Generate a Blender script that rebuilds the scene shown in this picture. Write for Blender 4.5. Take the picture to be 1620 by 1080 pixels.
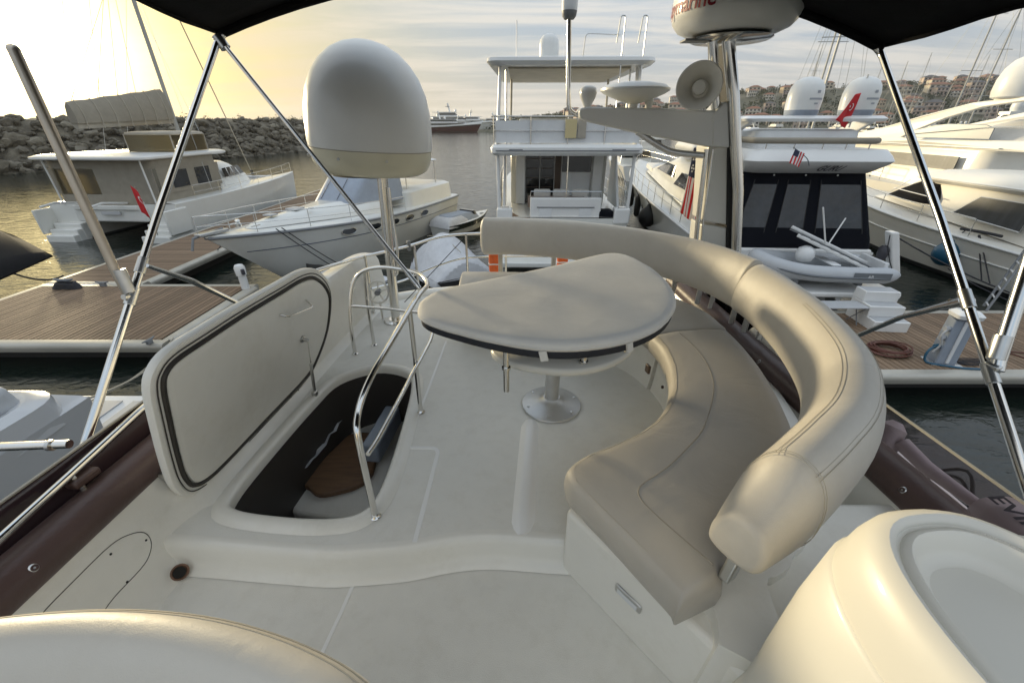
import bpy, bmesh, math, random
from mathutils import Vector, Matrix, noise
random.seed(7)
R = math.radians
for o in list(bpy.data.objects):
    bpy.data.objects.remove(o)
SC = bpy.context.scene
COL = SC.collection

# ------------------------------------------------------------------ camera
CAMZ = 5.4
FPX, HOR = 650.0, 195.0                      # focal length and horizon row for a 1620 x 1080 frame
PITCH = math.atan((540.0 - HOR) / FPX)
cam_d = bpy.data.cameras.new('camera')
cam = bpy.data.objects.new('camera', cam_d)
COL.objects.link(cam)
cam.location = (0, 0, CAMZ)
cam.rotation_euler = (math.pi / 2 - PITCH, 0, 0)
cam_d.sensor_width = 36.0
cam_d.lens = 36.0 * FPX / 1620.0
cam_d.clip_start = 0.05
cam_d.clip_end = 9000
SC.camera = cam

# ------------------------------------------------------------------ light
SUN_EL, SUN_AZ = R(5.2), R(-44)              # azimuth from +Y, negative to the left of the view
SUN_DIR = Vector((math.sin(SUN_AZ) * math.cos(SUN_EL), math.cos(SUN_AZ) * math.cos(SUN_EL), math.sin(SUN_EL)))
sd = bpy.data.lights.new('sun', 'SUN')
sd.energy = 2.5
sd.angle = R(6.0)
sd.color = (1.0, 0.83, 0.53)
sun = bpy.data.objects.new('sun', sd)
COL.objects.link(sun)
sun.rotation_euler = (-SUN_DIR).to_track_quat('-Z', 'Y').to_euler()
SC.view_settings.view_transform = 'Standard'
SC.view_settings.look = 'None'
SC.view_settings.exposure = 1.0
SC.view_settings.gamma = 1.0
SC.view_settings.use_curve_mapping = False
SC.render.engine = 'CYCLES'
SC.cycles.use_denoising = True
SC.cycles.max_bounces = 8
SC.cycles.sample_clamp_indirect = 6.0
SC.cycles.caustics_reflective = False
SC.cycles.caustics_refractive = False

# ------------------------------------------------------------------ sky
W = bpy.data.worlds.new('World')
SC.world = W
W.use_nodes = True
nt = W.node_tree
nt.nodes.clear()


def nd(t, typ, **kw):
    n = t.nodes.new(typ)
    for k, v in kw.items():
        setattr(n, k, v)
    return n


def mth(t, op, a, b=None, c=None, clamp=False):
    n = t.nodes.new('ShaderNodeMath')
    n.operation = op
    n.use_clamp = clamp
    for i, q in enumerate((a, b, c)):
        if q is None:
            continue
        if isinstance(q, (int, float)):
            n.inputs[i].default_value = q
        else:
            t.links.new(q, n.inputs[i])
    return n.outputs[0]


def mixc(t, fac, a, b, mode='MIX'):
    n = t.nodes.new('ShaderNodeMix')
    n.data_type = 'RGBA'
    n.blend_type = mode
    for key, q in ((0, fac), (6, a), (7, b)):
        if isinstance(q, (int, float)):
            n.inputs[key].default_value = q
        elif isinstance(q, tuple):
            n.inputs[key].default_value = q if len(q) == 4 else q + (1,)
        else:
            t.links.new(q, n.inputs[key])
    return n.outputs[2]


def ramp(t, fac, stops, interp='LINEAR'):
    n = t.nodes.new('ShaderNodeValToRGB')
    n.color_ramp.interpolation = interp
    e = n.color_ramp.elements
    while len(e) < len(stops):
        e.new(0.5)
    for q, (p, c) in zip(e, stops):
        q.position = p
        q.color = c if isinstance(c, tuple) and len(c) == 4 else (c + (1,) if isinstance(c, tuple) else (c, c, c, 1))
    t.links.new(fac, n.inputs[0])
    return n.outputs[0]


SKY_S = 0.138
sky = nd(nt, 'ShaderNodeTexSky', sky_type='NISHITA')
sky.sun_disc = False
sky.sun_elevation = SUN_EL
sky.sun_rotation = SUN_AZ
sky.air_density = 1.3
sky.dust_density = 2.2
sky.ozone_density = 1.2
tc = nd(nt, 'ShaderNodeTexCoord')
nrm = nd(nt, 'ShaderNodeVectorMath', operation='NORMALIZE')
nt.links.new(tc.outputs['Generated'], nrm.inputs[0])
dirv = nrm.outputs[0]
sep = nd(nt, 'ShaderNodeSeparateXYZ')
nt.links.new(dirv, sep.inputs[0])
dz = mth(nt, 'MAXIMUM', sep.outputs[2], 0.0)
dot = nd(nt, 'ShaderNodeVectorMath', operation='DOT_PRODUCT')
nt.links.new(dirv, dot.inputs[0])
dot.inputs[1].default_value = SUN_DIR
cosa = mth(nt, 'MAXIMUM', dot.outputs['Value'], 0.0)
# veil of thin high cloud: lies on a flat layer, seen in perspective
den = mth(nt, 'ADD', dz, 0.09)
comb = nd(nt, 'ShaderNodeCombineXYZ')
nt.links.new(mth(nt, 'DIVIDE', sep.outputs[0], den), comb.inputs[0])
nt.links.new(mth(nt, 'DIVIDE', sep.outputs[1], den), comb.inputs[1])
mapn = nd(nt, 'ShaderNodeMapping')
mapn.inputs['Rotation'].default_value = (0, 0, R(24))
mapn.inputs['Scale'].default_value = (0.42, 1.5, 1)
nt.links.new(comb.outputs[0], mapn.inputs[0])
n1 = nd(nt, 'ShaderNodeTexNoise')
n1.inputs['Scale'].default_value = 1.25
n1.inputs['Detail'].default_value = 9
n1.inputs['Roughness'].default_value = 0.62
n1.inputs['Distortion'].default_value = 0.5
nt.links.new(mapn.outputs[0], n1.inputs['Vector'])
cl = ramp(nt, n1.outputs['Fac'], [(0.42, 0.0), (0.60, 1.0)])
# colour of the veil: warm towards the sun, cool grey away from it
glow1 = mth(nt, 'POWER', cosa, 9.0)
glow2 = mth(nt, 'POWER', cosa, 26.0)
glow3 = mth(nt, 'POWER', cosa, 170.0)
glow4 = mth(nt, 'POWER', cosa, 1500.0)
low = mth(nt, 'SUBTRACT', 1.0, mth(nt, 'MULTIPLY', dz, 4.6, clamp=True), clamp=True)
base = mixc(nt, low, (1.25, 1.65, 2.15), (2.15, 2.12, 2.0))
base = mixc(nt, mth(nt, 'MULTIPLY', glow1, 0.95), base, (3.0, 2.5, 1.05))
cloudc = mixc(nt, glow1, (2.75, 2.65, 2.5), (2.25, 1.95, 1.25))
mask = mth(nt, 'MULTIPLY', cl, 0.85)
veil = mixc(nt, mask, base, cloudc)
# a veiled sky is brighter towards the zenith than at the horizon
zen = nd(nt, 'ShaderNodeVectorMath', operation='SCALE')
nt.links.new(veil, zen.inputs[0])
nt.links.new(mth(nt, 'MULTIPLY_ADD', dz, 0.9, 0.95), zen.inputs['Scale'])
veil = zen.outputs[0]
g2 = mixc(nt, glow2, (0, 0, 0), (0.9, 0.72, 0.12))
g3 = mixc(nt, glow3, (0, 0, 0), (16.0, 13.6, 7.5))
g4 = mixc(nt, glow4, (0, 0, 0), (40.0, 32.0, 18.0))
v2 = mixc(nt, 1.0, veil, g2, 'ADD')
v2 = mixc(nt, 1.0, v2, g3, 'ADD')
v2 = mixc(nt, 1.0, v2, g4, 'ADD')
fin = mixc(nt, 0.95, sky.outputs[0], v2)
bg = nd(nt, 'ShaderNodeBackground')
bg.inputs['Strength'].default_value = SKY_S
nt.links.new(fin, bg.inputs['Color'])
wo = nd(nt, 'ShaderNodeOutputWorld')
nt.links.new(bg.outputs[0], wo.inputs[0])

# ------------------------------------------------------------------ helpers


def ray(px, py):
    u, v = (px - 810.0) / FPX, (540.0 - py) / FPX
    c, s = math.cos(PITCH), math.sin(PITCH)
    return Vector((u, c + v * s, -s + v * c))


def at(px, py, z=None, Y=None, X=None):
    """World point that the photograph shows at (px, py), at height z, depth Y or side X."""
    d = ray(px, py)
    if z is not None:
        t = (z - CAMZ) / d.z
    elif Y is not None:
        t = Y / d.y
    else:
        t = X / d.x
    return Vector((d.x * t, d.y * t, CAMZ + d.z * t))


def V(*a):
    return Vector(a)


def smoothpath(pts, n=6, closed=False):
    """Catmull-Rom through the points."""
    P = [Vector(p) for p in pts]
    out = []
    m = len(P)
    seg = m if closed else m - 1
    for i in range(seg):
        if closed:
            a, b, c, d = P[(i - 1) % m], P[i], P[(i + 1) % m], P[(i + 2) % m]
        else:
            b, c = P[i], P[i + 1]
            a = P[i - 1] if i else b * 2 - c
            d = P[i + 2] if i + 2 < m else c * 2 - b
        for k in range(n):
            t = k / n
            out.append(0.5 * ((2 * b) + (c - a) * t + (2 * a - 5 * b + 4 * c - d) * t * t + (3 * b - a - 3 * c + d) * t ** 3))
    if not closed:
        out.append(P[-1])
    return out


def fillet(pts, r, n=6):
    """Polyline with rounded corners (pipe bends)."""
    P = [Vector(p) for p in pts]
    out = [P[0]]
    for i in range(1, len(P) - 1):
        a, b, c = P[i - 1], P[i], P[i + 1]
        d1, d2 = (a - b), (c - b)
        l1, l2 = d1.length, d2.length
        d1.normalize(); d2.normalize()
        q = min(r, l1 * .48, l2 * .48)
        p1, p2 = b + d1 * q, b + d2 * q
        for k in range(n + 1):
            t = k / n
            out.append((1 - t) ** 2 * p1 + 2 * t * (1 - t) * b + t * t * p2)
    out.append(P[-1])
    return out


def lerp(a, b, t):
    return a + (b - a) * t


class MB:
    def __init__(s):
        s.v = []; s.f = []; s.mi = []

    def add(s, verts, faces, mi=0):
        o = len(s.v)
        s.v += [Vector(v) for v in verts]
        s.f += [tuple(i + o for i in f) for f in faces]
        s.mi += [mi] * len(faces)
        return s

    def box(s, c, size, rz=0, rx=0, ry=0, mi=0, taper=1.0):
        hx, hy, hz = size[0] / 2, size[1] / 2, size[2] / 2
        M = Matrix.Translation(Vector(c)) @ Matrix.Rotation(rz, 4, 'Z') @ Matrix.Rotation(ry, 4, 'Y') @ Matrix.Rotation(rx, 4, 'X')
        vs = []
        for z in (-hz, hz):
            k = taper if z > 0 else 1
            for x, y in ((-hx, -hy), (hx, -hy), (hx, hy), (-hx, hy)):
                vs.append(M @ Vector((x * k, y * k, z)))
        s.add(vs, [(3, 2, 1, 0), (4, 5, 6, 7), (0, 1, 5, 4), (1, 2, 6, 5), (2, 3, 7, 6), (3, 0, 4, 7)], mi)
        return s

    def loft(s, secs, closed=True, caps=True, mi=0, loop=False):
        n = len(secs[0])
        vs = [p for sec in secs for p in sec]
        fs = []
        m = len(secs)
        for i in range(m if loop else m - 1):
            j = (i + 1) % m
            for k in range(n if closed else n - 1):
                k2 = (k + 1) % n
                fs.append((i * n + k, i * n + k2, j * n + k2, j * n + k))
        if caps and not loop:
            fs.append(tuple(range(n - 1, -1, -1)))
            fs.append(tuple((m - 1) * n + k for k in range(n)))
        s.add(vs, fs, mi)
        return s

    def tube(s, pts, r, n=10, caps=True, closed=False, mi=0, flat=1.0):
        P = [Vector(p) for p in pts]
        m = len(P)
        rr = r if isinstance(r, (list, tuple)) else [r] * m
        secs = []
        up = None
        for i in range(m):
            if closed:
                t = (P[(i + 1) % m] - P[i - 1])
            else:
                t = P[min(i + 1, m - 1)] - P[max(i - 1, 0)]
            if t.length < 1e-9:
                t = Vector((0, 0, 1))
            t.normalize()
            if up is None:
                up = Vector((0, 0, 1)) if abs(t.z) < .9 else Vector((0, 1, 0))
            a = up - t * up.dot(t)
            if a.length < 1e-6:
                a = t.orthogonal()
            a.normalize()
            b = t.cross(a)
            up = a
            secs.append([P[i] + (a * math.cos(2 * math.pi * k / n) * flat + b * math.sin(2 * math.pi * k / n)) * rr[i] for k in range(n)])
        s.loft(secs, True, caps, mi, loop=closed)
        return s

    def lathe(s, prof, c=(0, 0, 0), n=32, axis=None, mi=0, sx=1, sy=1, cap0=True):
        """prof: (radius, height) pairs; axis: direction of the height."""
        q = Vector((0, 0, 1)).rotation_difference(Vector(axis).normalized()).to_matrix() if axis is not None else Matrix.Identity(3)
        c = Vector(c)
        vs, fs = [], []
        for (r, h) in prof:
            for k in range(n):
                a = 2 * math.pi * k / n
                vs.append(c + q @ Vector((r * math.cos(a) * sx, r * math.sin(a) * sy, h)))
        m = len(prof)
        for i in range(m - 1):
            for k in range(n):
                k2 = (k + 1) % n
                fs.append((i * n + k, i * n + k2, (i + 1) * n + k2, (i + 1) * n + k))
        if cap0:
            fs.append(tuple(range(n - 1, -1, -1)))
        fs.append(tuple((m - 1) * n + k for k in range(n)))
        s.add(vs, fs, mi)
        return s

    def prism(s, poly, z0, z1, mi=0):
        n = len(poly)
        vs = [Vector((p[0], p[1], z0)) for p in poly] + [Vector((p[0], p[1], z1)) for p in poly]
        fs = [tuple(range(n - 1, -1, -1)), tuple(range(n, 2 * n))]
        fs += [(k, (k + 1) % n, n + (k + 1) % n, n + k) for k in range(n)]
        s.add(vs, fs, mi)
        return s

    def slab(s, pts, d, mi=0):
        """Closed plate: outline pts (3-D, flat-ish), thickness vector d."""
        n = len(pts)
        P = [Vector(p) for p in pts]
        D = Vector(d)
        s.add(P + [p + D for p in P], [tuple(range(n - 1, -1, -1)), tuple(range(n, 2 * n))] + [(k, (k + 1) % n, n + (k + 1) % n, n + k) for k in range(n)], mi)
        return s

    def build(s, name, mat, parent=None, world=False, smooth=35, bevel=0, bseg=2, sub=0, loc=None, recalc=True):
        me = bpy.data.meshes.new(name)
        vs = s.v
        if world and parent is not None:
            inv = parent_matrix(parent).inverted()
            vs = [inv @ v for v in vs]
        me.from_pydata([tuple(v) for v in vs], [], s.f)
        mats = mat if isinstance(mat, (list, tuple)) else [mat]
        for m in mats:
            me.materials.append(M[m] if isinstance(m, str) else m)
        if len(mats) > 1:
            me.polygons.foreach_set('material_index', s.mi)
        if recalc:
            bm = bmesh.new()
            bm.from_mesh(me)
            bmesh.ops.recalc_face_normals(bm, faces=bm.faces)
            bm.to_mesh(me)
            bm.free()
        if smooth:
            me.polygons.foreach_set('use_smooth', [True] * len(me.polygons))
            me.set_sharp_from_angle(angle=R(smooth))
        me.update()
        o = bpy.data.objects.new(name, me)
        COL.objects.link(o)
        if parent is not None:
            o.parent = parent
        if loc is not None:
            o.location = loc
        if bevel:
            b = o.modifiers.new('bevel', 'BEVEL')
            b.width = bevel
            b.segments = bseg
            b.limit_method = 'ANGLE'
            b.angle_limit = R(40)
            b.harden_normals = False
        if sub:
            b = o.modifiers.new('sub', 'SUBSURF')
            b.levels = sub
            b.render_levels = sub
        return o


def parent_matrix(p):
    m = p.matrix_basis.copy()
    while p.parent is not None:
        p = p.parent
        m = p.matrix_basis @ m
    return m


def tag(o, label=None, cat=None, group=None, kind=None):
    if label: o['label'] = label
    if cat: o['category'] = cat
    if group: o['group'] = group
    if kind: o['kind'] = kind
    return o


def thing(name, label, cat, loc=(0, 0, 0), rz=0, group=None):
    o = bpy.data.objects.new(name, None)
    o.empty_display_size = .2
    COL.objects.link(o)
    o.location = loc
    o.rotation_euler = (0, 0, rz)
    return tag(o, label, cat, group)


def copy_tree(o, parent=None):
    c = o.copy()
    COL.objects.link(c)
    c.parent = parent
    for ch in [q for q in bpy.data.objects if q.parent == o]:
        copy_tree(ch, c)
    return c


# ------------------------------------------------------------------ materials
M = {}


def mat(name, col, rough=0.5, metal=0.0, var=0.0, vscale=6.0, bump=0.0, bscale=60.0, coat=0.0, spec=0.5, stain=None, stain_amt=0.0, sscale=2.0, alpha=None, rvar=0.0, stretch=None, sheen=0.0, trans=0.0, crease=0.0, cscale=7.0):
    m = bpy.data.materials.new(name)
    m.use_nodes = True
    t = m.node_tree
    b = t.nodes['Principled BSDF']
    b.inputs['Roughness'].default_value = rough
    b.inputs['Metallic'].default_value = metal
    b.inputs['Specular IOR Level'].default_value = spec
    b.inputs['Coat Weight'].default_value = coat
    b.inputs['Coat Roughness'].default_value = 0.08
    if sheen:
        b.inputs['Sheen Weight'].default_value = sheen
    if trans:
        b.inputs['Transmission Weight'].default_value = trans
    if alpha is not None:
        b.inputs['Alpha'].default_value = alpha
    tcn = t.nodes.new('ShaderNodeTexCoord')
    vec = tcn.outputs['Object']
    if stretch:
        mp = t.nodes.new('ShaderNodeMapping')
        mp.inputs['Scale'].default_value = stretch
        t.links.new(vec, mp.inputs[0])
        vec = mp.outputs[0]
    c4 = tuple(col) + (1,)
    src = None
    if var:
        n = t.nodes.new('ShaderNodeTexNoise')
        n.inputs['Scale'].default_value = vscale
        n.inputs['Detail'].default_value = 5
        n.inputs['Roughness'].default_value = 0.6
        t.links.new(vec, n.inputs['Vector'])
        lo = tuple(max(0, q * (1 - var)) for q in col)
        hi = tuple(min(1, q * (1 + var * .7)) for q in col)
        src = ramp(t, n.outputs['Fac'], [(0.3, lo), (0.7, hi)])
        if rvar:
            rr = ramp(t, n.outputs['Fac'], [(0.3, max(0, rough - rvar)), (0.7, min(1, rough + rvar))])
            t.links.new(rr, b.inputs['Roughness'])
    if stain is not None:
        n = t.nodes.new('ShaderNodeTexNoise')
        n.inputs['Scale'].default_value = sscale
        n.inputs['Detail'].default_value = 8
        n.inputs['Roughness'].default_value = 0.7
        t.links.new(vec, n.inputs['Vector'])
        f = ramp(t, n.outputs['Fac'], [(0.5, 0.0), (0.78, stain_amt)])
        src = mixc(t, f, src if src is not None else c4, tuple(stain) + (1,))
    if src is None:
        b.inputs['Base Color'].default_value = c4
    else:
        t.links.new(src, b.inputs['Base Color'])
    if bump:
        n = t.nodes.new('ShaderNodeTexNoise')
        n.inputs['Scale'].default_value = bscale
        n.inputs['Detail'].default_value = 4
        t.links.new(vec, n.inputs['Vector'])
        bn = t.nodes.new('ShaderNodeBump')
        bn.inputs['Strength'].default_value = bump
        bn.inputs['Distance'].default_value = 0.02
        t.links.new(n.outputs['Fac'], bn.inputs['Height'])
        if crease:
            n3 = t.nodes.new('ShaderNodeTexNoise')
            n3.inputs['Scale'].default_value = cscale
            n3.inputs['Detail'].default_value = 3
            n3.inputs['Distortion'].default_value = 1.2
            t.links.new(vec, n3.inputs['Vector'])
            b3 = t.nodes.new('ShaderNodeBump')
            b3.inputs['Strength'].default_value = crease
            b3.inputs['Distance'].default_value = 0.03
            t.links.new(n3.outputs['Fac'], b3.inputs['Height'])
            t.links.new(bn.outputs[0], b3.inputs['Normal'])
            bn = b3
        t.links.new(bn.outputs[0], b.inputs['Normal'])
    M[name] = m
    return m


mat('gelcoat', (0.83, 0.81, 0.74), 0.32, coat=0.25, var=0.05, vscale=3, stain=(0.42, 0.38, 0.28), stain_amt=0.35, sscale=3)
mat('gelcoat_floor', (0.775, 0.76, 0.70), 0.55, var=0.025, vscale=14, bump=0.16, bscale=330, stain=(0.46, 0.42, 0.33), stain_amt=0.22, sscale=11, rvar=.06)
mat('gelcoat_line', (0.87, 0.865, 0.84), 0.30, coat=0.2)
mat('gelcoat_yellow', (0.71, 0.69, 0.62), 0.42, coat=0.12, var=0.03, vscale=2)
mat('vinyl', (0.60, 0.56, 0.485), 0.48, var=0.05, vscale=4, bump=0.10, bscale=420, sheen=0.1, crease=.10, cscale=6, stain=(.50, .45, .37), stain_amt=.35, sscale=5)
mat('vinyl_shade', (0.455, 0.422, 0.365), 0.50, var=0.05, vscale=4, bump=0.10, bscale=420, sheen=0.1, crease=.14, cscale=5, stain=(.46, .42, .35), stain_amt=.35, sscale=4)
mat('vinyl_window', (0.03, 0.034, 0.04), 0.08, var=.5, vscale=1.5, bump=.05, bscale=30, crease=.35, cscale=2.2, spec=.6)
mat('seam', (0.46, 0.42, 0.34), 0.7)
mat('piping', (0.30, 0.27, 0.22), 0.6)
mat('cover_cloth', (0.68, 0.655, 0.60), 0.85, var=0.04, vscale=9, bump=0.10, bscale=260, sheen=0.2, stain=(0.52, 0.49, 0.43), stain_amt=.22, sscale=4, crease=.05, cscale=9)
mat('cover_band', (0.018, 0.02, 0.026), 0.75)
mat('chrome', (0.74, 0.73, 0.70), 0.17, metal=1.0, var=.03, vscale=9)
mat('steel', (0.60, 0.60, 0.58), 0.32, metal=1.0, var=.1, vscale=14)
mat('alu', (0.62, 0.62, 0.61), 0.42, metal=0.85, var=.1, vscale=8)
mat('alu_edge', (0.47, 0.445, 0.385), 0.45, metal=0.3, var=.14, vscale=3, stretch=(.3, 1, 1))
mat('brown_pad', (0.085, 0.052, 0.045), 0.42, var=.12, vscale=9, bump=.1, bscale=60)
mat('smoked', (0.045, 0.028, 0.032), 0.10, coat=.4)
mat('black_canvas', (0.010, 0.010, 0.011), 0.9, spec=.15, var=.2, vscale=20, bump=.12, bscale=90)
mat('navy_canvas', (0.005, 0.006, 0.010), 0.85, spec=.15, var=.2, vscale=12, bump=.1, bscale=40)
mat('mast_grey', (0.40, 0.40, 0.38), 0.5, metal=.2, var=.1, vscale=2)
mat('sunset_steel', (0.50, 0.44, 0.36), 0.34, metal=1.0, var=.1, vscale=12)  # sunset glow on the port leg put into the colour as a tan tint
mat('rubber', (0.015, 0.015, 0.015), 0.6)
mat('gasket', (0.035, 0.03, 0.025), 0.6)
mat('orange', (0.75, 0.14, 0.03), 0.55, var=.12, vscale=14)
mat('white_paint', (0.78, 0.78, 0.76), 0.28, coat=0.3, var=.03, vscale=2)
mat('white_hull', (0.74, 0.74, 0.70), 0.22, coat=0.4, var=.04, vscale=.8, stain=(.55, .52, .44), stain_amt=.3, sscale=.9)
mat('cream_hull', (0.78, 0.755, 0.69), 0.42, coat=0.1, var=.04, vscale=.8, stain=(.58, .52, .40), stain_amt=.3, sscale=.8)
mat('grey_hull', (0.50, 0.51, 0.52), 0.25, coat=0.4, var=.05, vscale=.8)
mat('white_matte', (0.72, 0.73, 0.73), 0.5, var=.05, vscale=3)
mat('underside', (0.55, 0.50, 0.40), 0.6, var=.12, vscale=2)
mat('boot', (0.03, 0.03, 0.035), 0.4)
mat('blue_stripe', (0.03, 0.05, 0.10), 0.3)
mat('antifoul', (0.06, 0.065, 0.07), 0.6, var=.2, vscale=3)
mat('dull_glass', (0.05, 0.055, 0.06), 0.4, spec=.35, var=.35, vscale=1.2, stretch=(3, 1, .3))
mat('dark_glass', (0.012, 0.015, 0.018), 0.06, coat=.3, spec=.7)
mat('blue_cover', (0.30, 0.34, 0.40), 0.6, var=.08, vscale=4, bump=.15, bscale=8)
mat('grey_tarp', (0.58, 0.59, 0.61), 0.65, var=.10, vscale=4, bump=.30, bscale=9, crease=.6, cscale=3.2)
mat('sand_canvas', (0.42, 0.38, 0.31), 0.85, var=.1, vscale=4, bump=.2, bscale=10)
mat('taupe_canvas', (0.30, 0.27, 0.215), 0.85, var=.1, vscale=3, bump=.2, bscale=6)
mat('teak', (0.20, 0.115, 0.062), 0.5, var=.25, vscale=7, stretch=(1, 8, 1))
mat('deck_board', (0.225, 0.155, 0.10), 0.72, spec=.3, var=.22, vscale=5, stretch=(6, .6, 1), bump=.15, bscale=40)
mat('deck_board_x', (0.225, 0.155, 0.10), 0.72, spec=.3, var=.22, vscale=5, stretch=(.6, 6, 1), bump=.15, bscale=40)
mat('float', (0.02, 0.02, 0.02), 0.8)
mat('rope_pale', (0.42, 0.38, 0.30), 0.9)
mat('rope_dark', (0.035, 0.035, 0.04), 0.9)
mat('hose', (0.13, 0.045, 0.03), 0.5, var=.2, vscale=10)
mat('grey_plastic', (0.42, 0.43, 0.44), 0.4, var=.05, vscale=6)
mat('mid_grey', (0.20, 0.21, 0.22), 0.5, var=.1, vscale=6)
mat('tube_grey', (0.46, 0.48, 0.50), 0.55, var=.05, vscale=3)
mat('tube_dark', (0.16, 0.175, 0.19), 0.6, var=.05, vscale=3)
mat('blue_ball', (0.012, 0.09, 0.16), 0.35, coat=.2, var=.1, vscale=8)
mat('flag_red', (0.55, 0.02, 0.025), 0.8, var=.1, vscale=10)
mat('flag_white', (0.72, 0.70, 0.68), 0.8)
mat('flag_blue', (0.03, 0.035, 0.07), 0.8)
mat('print_red', (0.26, 0.015, 0.03), 0.5)
mat('print_dark', (0.05, 0.05, 0.06), 0.5)
mat('print_grey', (0.35, 0.37, 0.40), 0.5)
mat('dark_red_hull', (0.085, 0.02, 0.02), 0.25, coat=.4)
mat('blue_grey_hull', (0.15, 0.18, 0.22), 0.3, coat=.3)
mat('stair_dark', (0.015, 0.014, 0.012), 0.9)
mat('drain_rust', (0.16, 0.085, 0.05), 0.6, var=.4, vscale=40)
mat('cowl', (0.42, 0.37, 0.36), 0.4, var=.06, vscale=6)
mat('horn_plastic', (0.80, 0.775, 0.70), 0.5, var=.06, vscale=12)
mat('radome', (0.76, 0.76, 0.73), 0.35, coat=.2, var=.03, vscale=4)
mat('radome_base', (0.70, 0.66, 0.50), 0.38, coat=.2, var=.05, vscale=5)
mat('red_cushion', (0.22, 0.16, 0.13), .8)
mat('yellow_plate', (0.62, 0.52, 0.28), .5)
mat('wood_dark', (0.06, 0.035, 0.02), .4)


def clear_vinyl():
    m = bpy.data.materials.new('clear_vinyl')
    m.use_nodes = True
    t = m.node_tree
    t.nodes.clear()
    tr = t.nodes.new('ShaderNodeBsdfTransparent')
    tr.inputs[0].default_value = (0.75, 0.76, 0.74, 1)
    gl = t.nodes.new('ShaderNodeBsdfGlossy')
    gl.inputs['Roughness'].default_value = 0.12
    lw = t.nodes.new('ShaderNodeFresnel')
    lw.inputs['IOR'].default_value = 1.5
    df = t.nodes.new('ShaderNodeBsdfDiffuse')
    df.inputs[0].default_value = (.5, .5, .46, 1)
    m1 = t.nodes.new('ShaderNodeMixShader')
    m1.inputs[0].default_value = .16
    t.links.new(tr.outputs[0], m1.inputs[1])
    t.links.new(df.outputs[0], m1.inputs[2])
    m2 = t.nodes.new('ShaderNodeMixShader')
    t.links.new(lw.outputs[0], m2.inputs[0])
    t.links.new(m1.outputs[0], m2.inputs[1])
    t.links.new(gl.outputs[0], m2.inputs[2])
    o = t.nodes.new('ShaderNodeOutputMaterial')
    t.links.new(m2.outputs[0], o.inputs[0])
    M['clear_vinyl'] = m


def amber_vinyl():
    m = bpy.data.materials.new('amber_vinyl')
    m.use_nodes = True
    t = m.node_tree
    t.nodes.clear()
    tr = t.nodes.new('ShaderNodeBsdfTransparent')
    tr.inputs[0].default_value = (0.85, 0.82, 0.70, 1)
    tl = t.nodes.new('ShaderNodeBsdfTranslucent')
    tl.inputs[0].default_value = (0.75, 0.68, 0.48, 1)
    m1 = t.nodes.new('ShaderNodeMixShader')
    m1.inputs[0].default_value = .5
    t.links.new(tr.outputs[0], m1.inputs[1])
    t.links.new(tl.outputs[0], m1.inputs[2])
    gl = t.nodes.new('ShaderNodeBsdfGlossy')
    gl.inputs['Roughness'].default_value = 0.15
    fr = t.nodes.new('ShaderNodeFresnel')
    m2 = t.nodes.new('ShaderNodeMixShader')
    t.links.new(fr.outputs[0], m2.inputs[0])
    t.links.new(m1.outputs[0], m2.inputs[1])
    t.links.new(gl.outputs[0], m2.inputs[2])
    o = t.nodes.new('ShaderNodeOutputMaterial')
    t.links.new(m2.outputs[0], o.inputs[0])
    M['amber_vinyl'] = m


def smoked_acrylic():
    m = bpy.data.materials.new('smoked_acrylic')
    m.use_nodes = True
    t = m.node_tree
    t.nodes.clear()
    tr = t.nodes.new('ShaderNodeBsdfTransparent')
    tr.inputs[0].default_value = (0.90, 0.84, 0.85, 1)
    gl = t.nodes.new('ShaderNodeBsdfGlossy')
    gl.inputs['Roughness'].default_value = 0.05
    lw = t.nodes.new('ShaderNodeFresnel')
    lw.inputs['IOR'].default_value = 1.5
    m2 = t.nodes.new('ShaderNodeMixShader')
    t.links.new(lw.outputs[0], m2.inputs[0])
    t.links.new(tr.outputs[0], m2.inputs[1])
    t.links.new(gl.outputs[0], m2.inputs[2])
    o = t.nodes.new('ShaderNodeOutputMaterial')
    t.links.new(m2.outputs[0], o.inputs[0])
    M['smoked_acrylic'] = m


def water_mat():
    m = bpy.data.materials.new('water')
    m.use_nodes = True
    t = m.node_tree
    b = t.nodes['Principled BSDF']
    b.inputs['Base Color'].default_value = (0.010, 0.015, 0.012, 1)
    b.inputs['Roughness'].default_value = 0.06
    b.inputs['IOR'].default_value = 1.42
    tcn = t.nodes.new('ShaderNodeTexCoord')
    hs = []
    for sc, st, det in ((0.32, (1, 1.7, 1), 3), (1.5, (1, 2.0, 1), 4), (6.0, (1, 1.6, 1), 3)):
        mp = t.nodes.new('ShaderNodeMapping')
        mp.inputs['Scale'].default_value = st
        mp.inputs['Rotation'].default_value = (0, 0, R(18 * sc))
        t.links.new(tcn.outputs['Object'], mp.inputs[0])
        n = t.nodes.new('ShaderNodeTexNoise')
        n.inputs['Scale'].default_value = sc
        n.inputs['Detail'].default_value = det
        n.inputs['Distortion'].default_value = .6
        t.links.new(mp.outputs[0], n.inputs['Vector'])
        hs.append(n.outputs['Fac'])
    h = mth(t, 'ADD', mth(t, 'MULTIPLY', hs[0], 0.06), mth(t, 'ADD', mth(t, 'MULTIPLY', hs[1], 0.032), mth(t, 'MULTIPLY', hs[2], 0.006)))
    bn = t.nodes.new('ShaderNodeBump')
    bn.inputs['Strength'].default_value = 1.0
    bn.inputs['Distance'].default_value = 1.0
    t.links.new(h, bn.inputs['Height'])
    t.links.new(bn.outputs[0], b.inputs['Normal'])
    M['water'] = m


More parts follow.
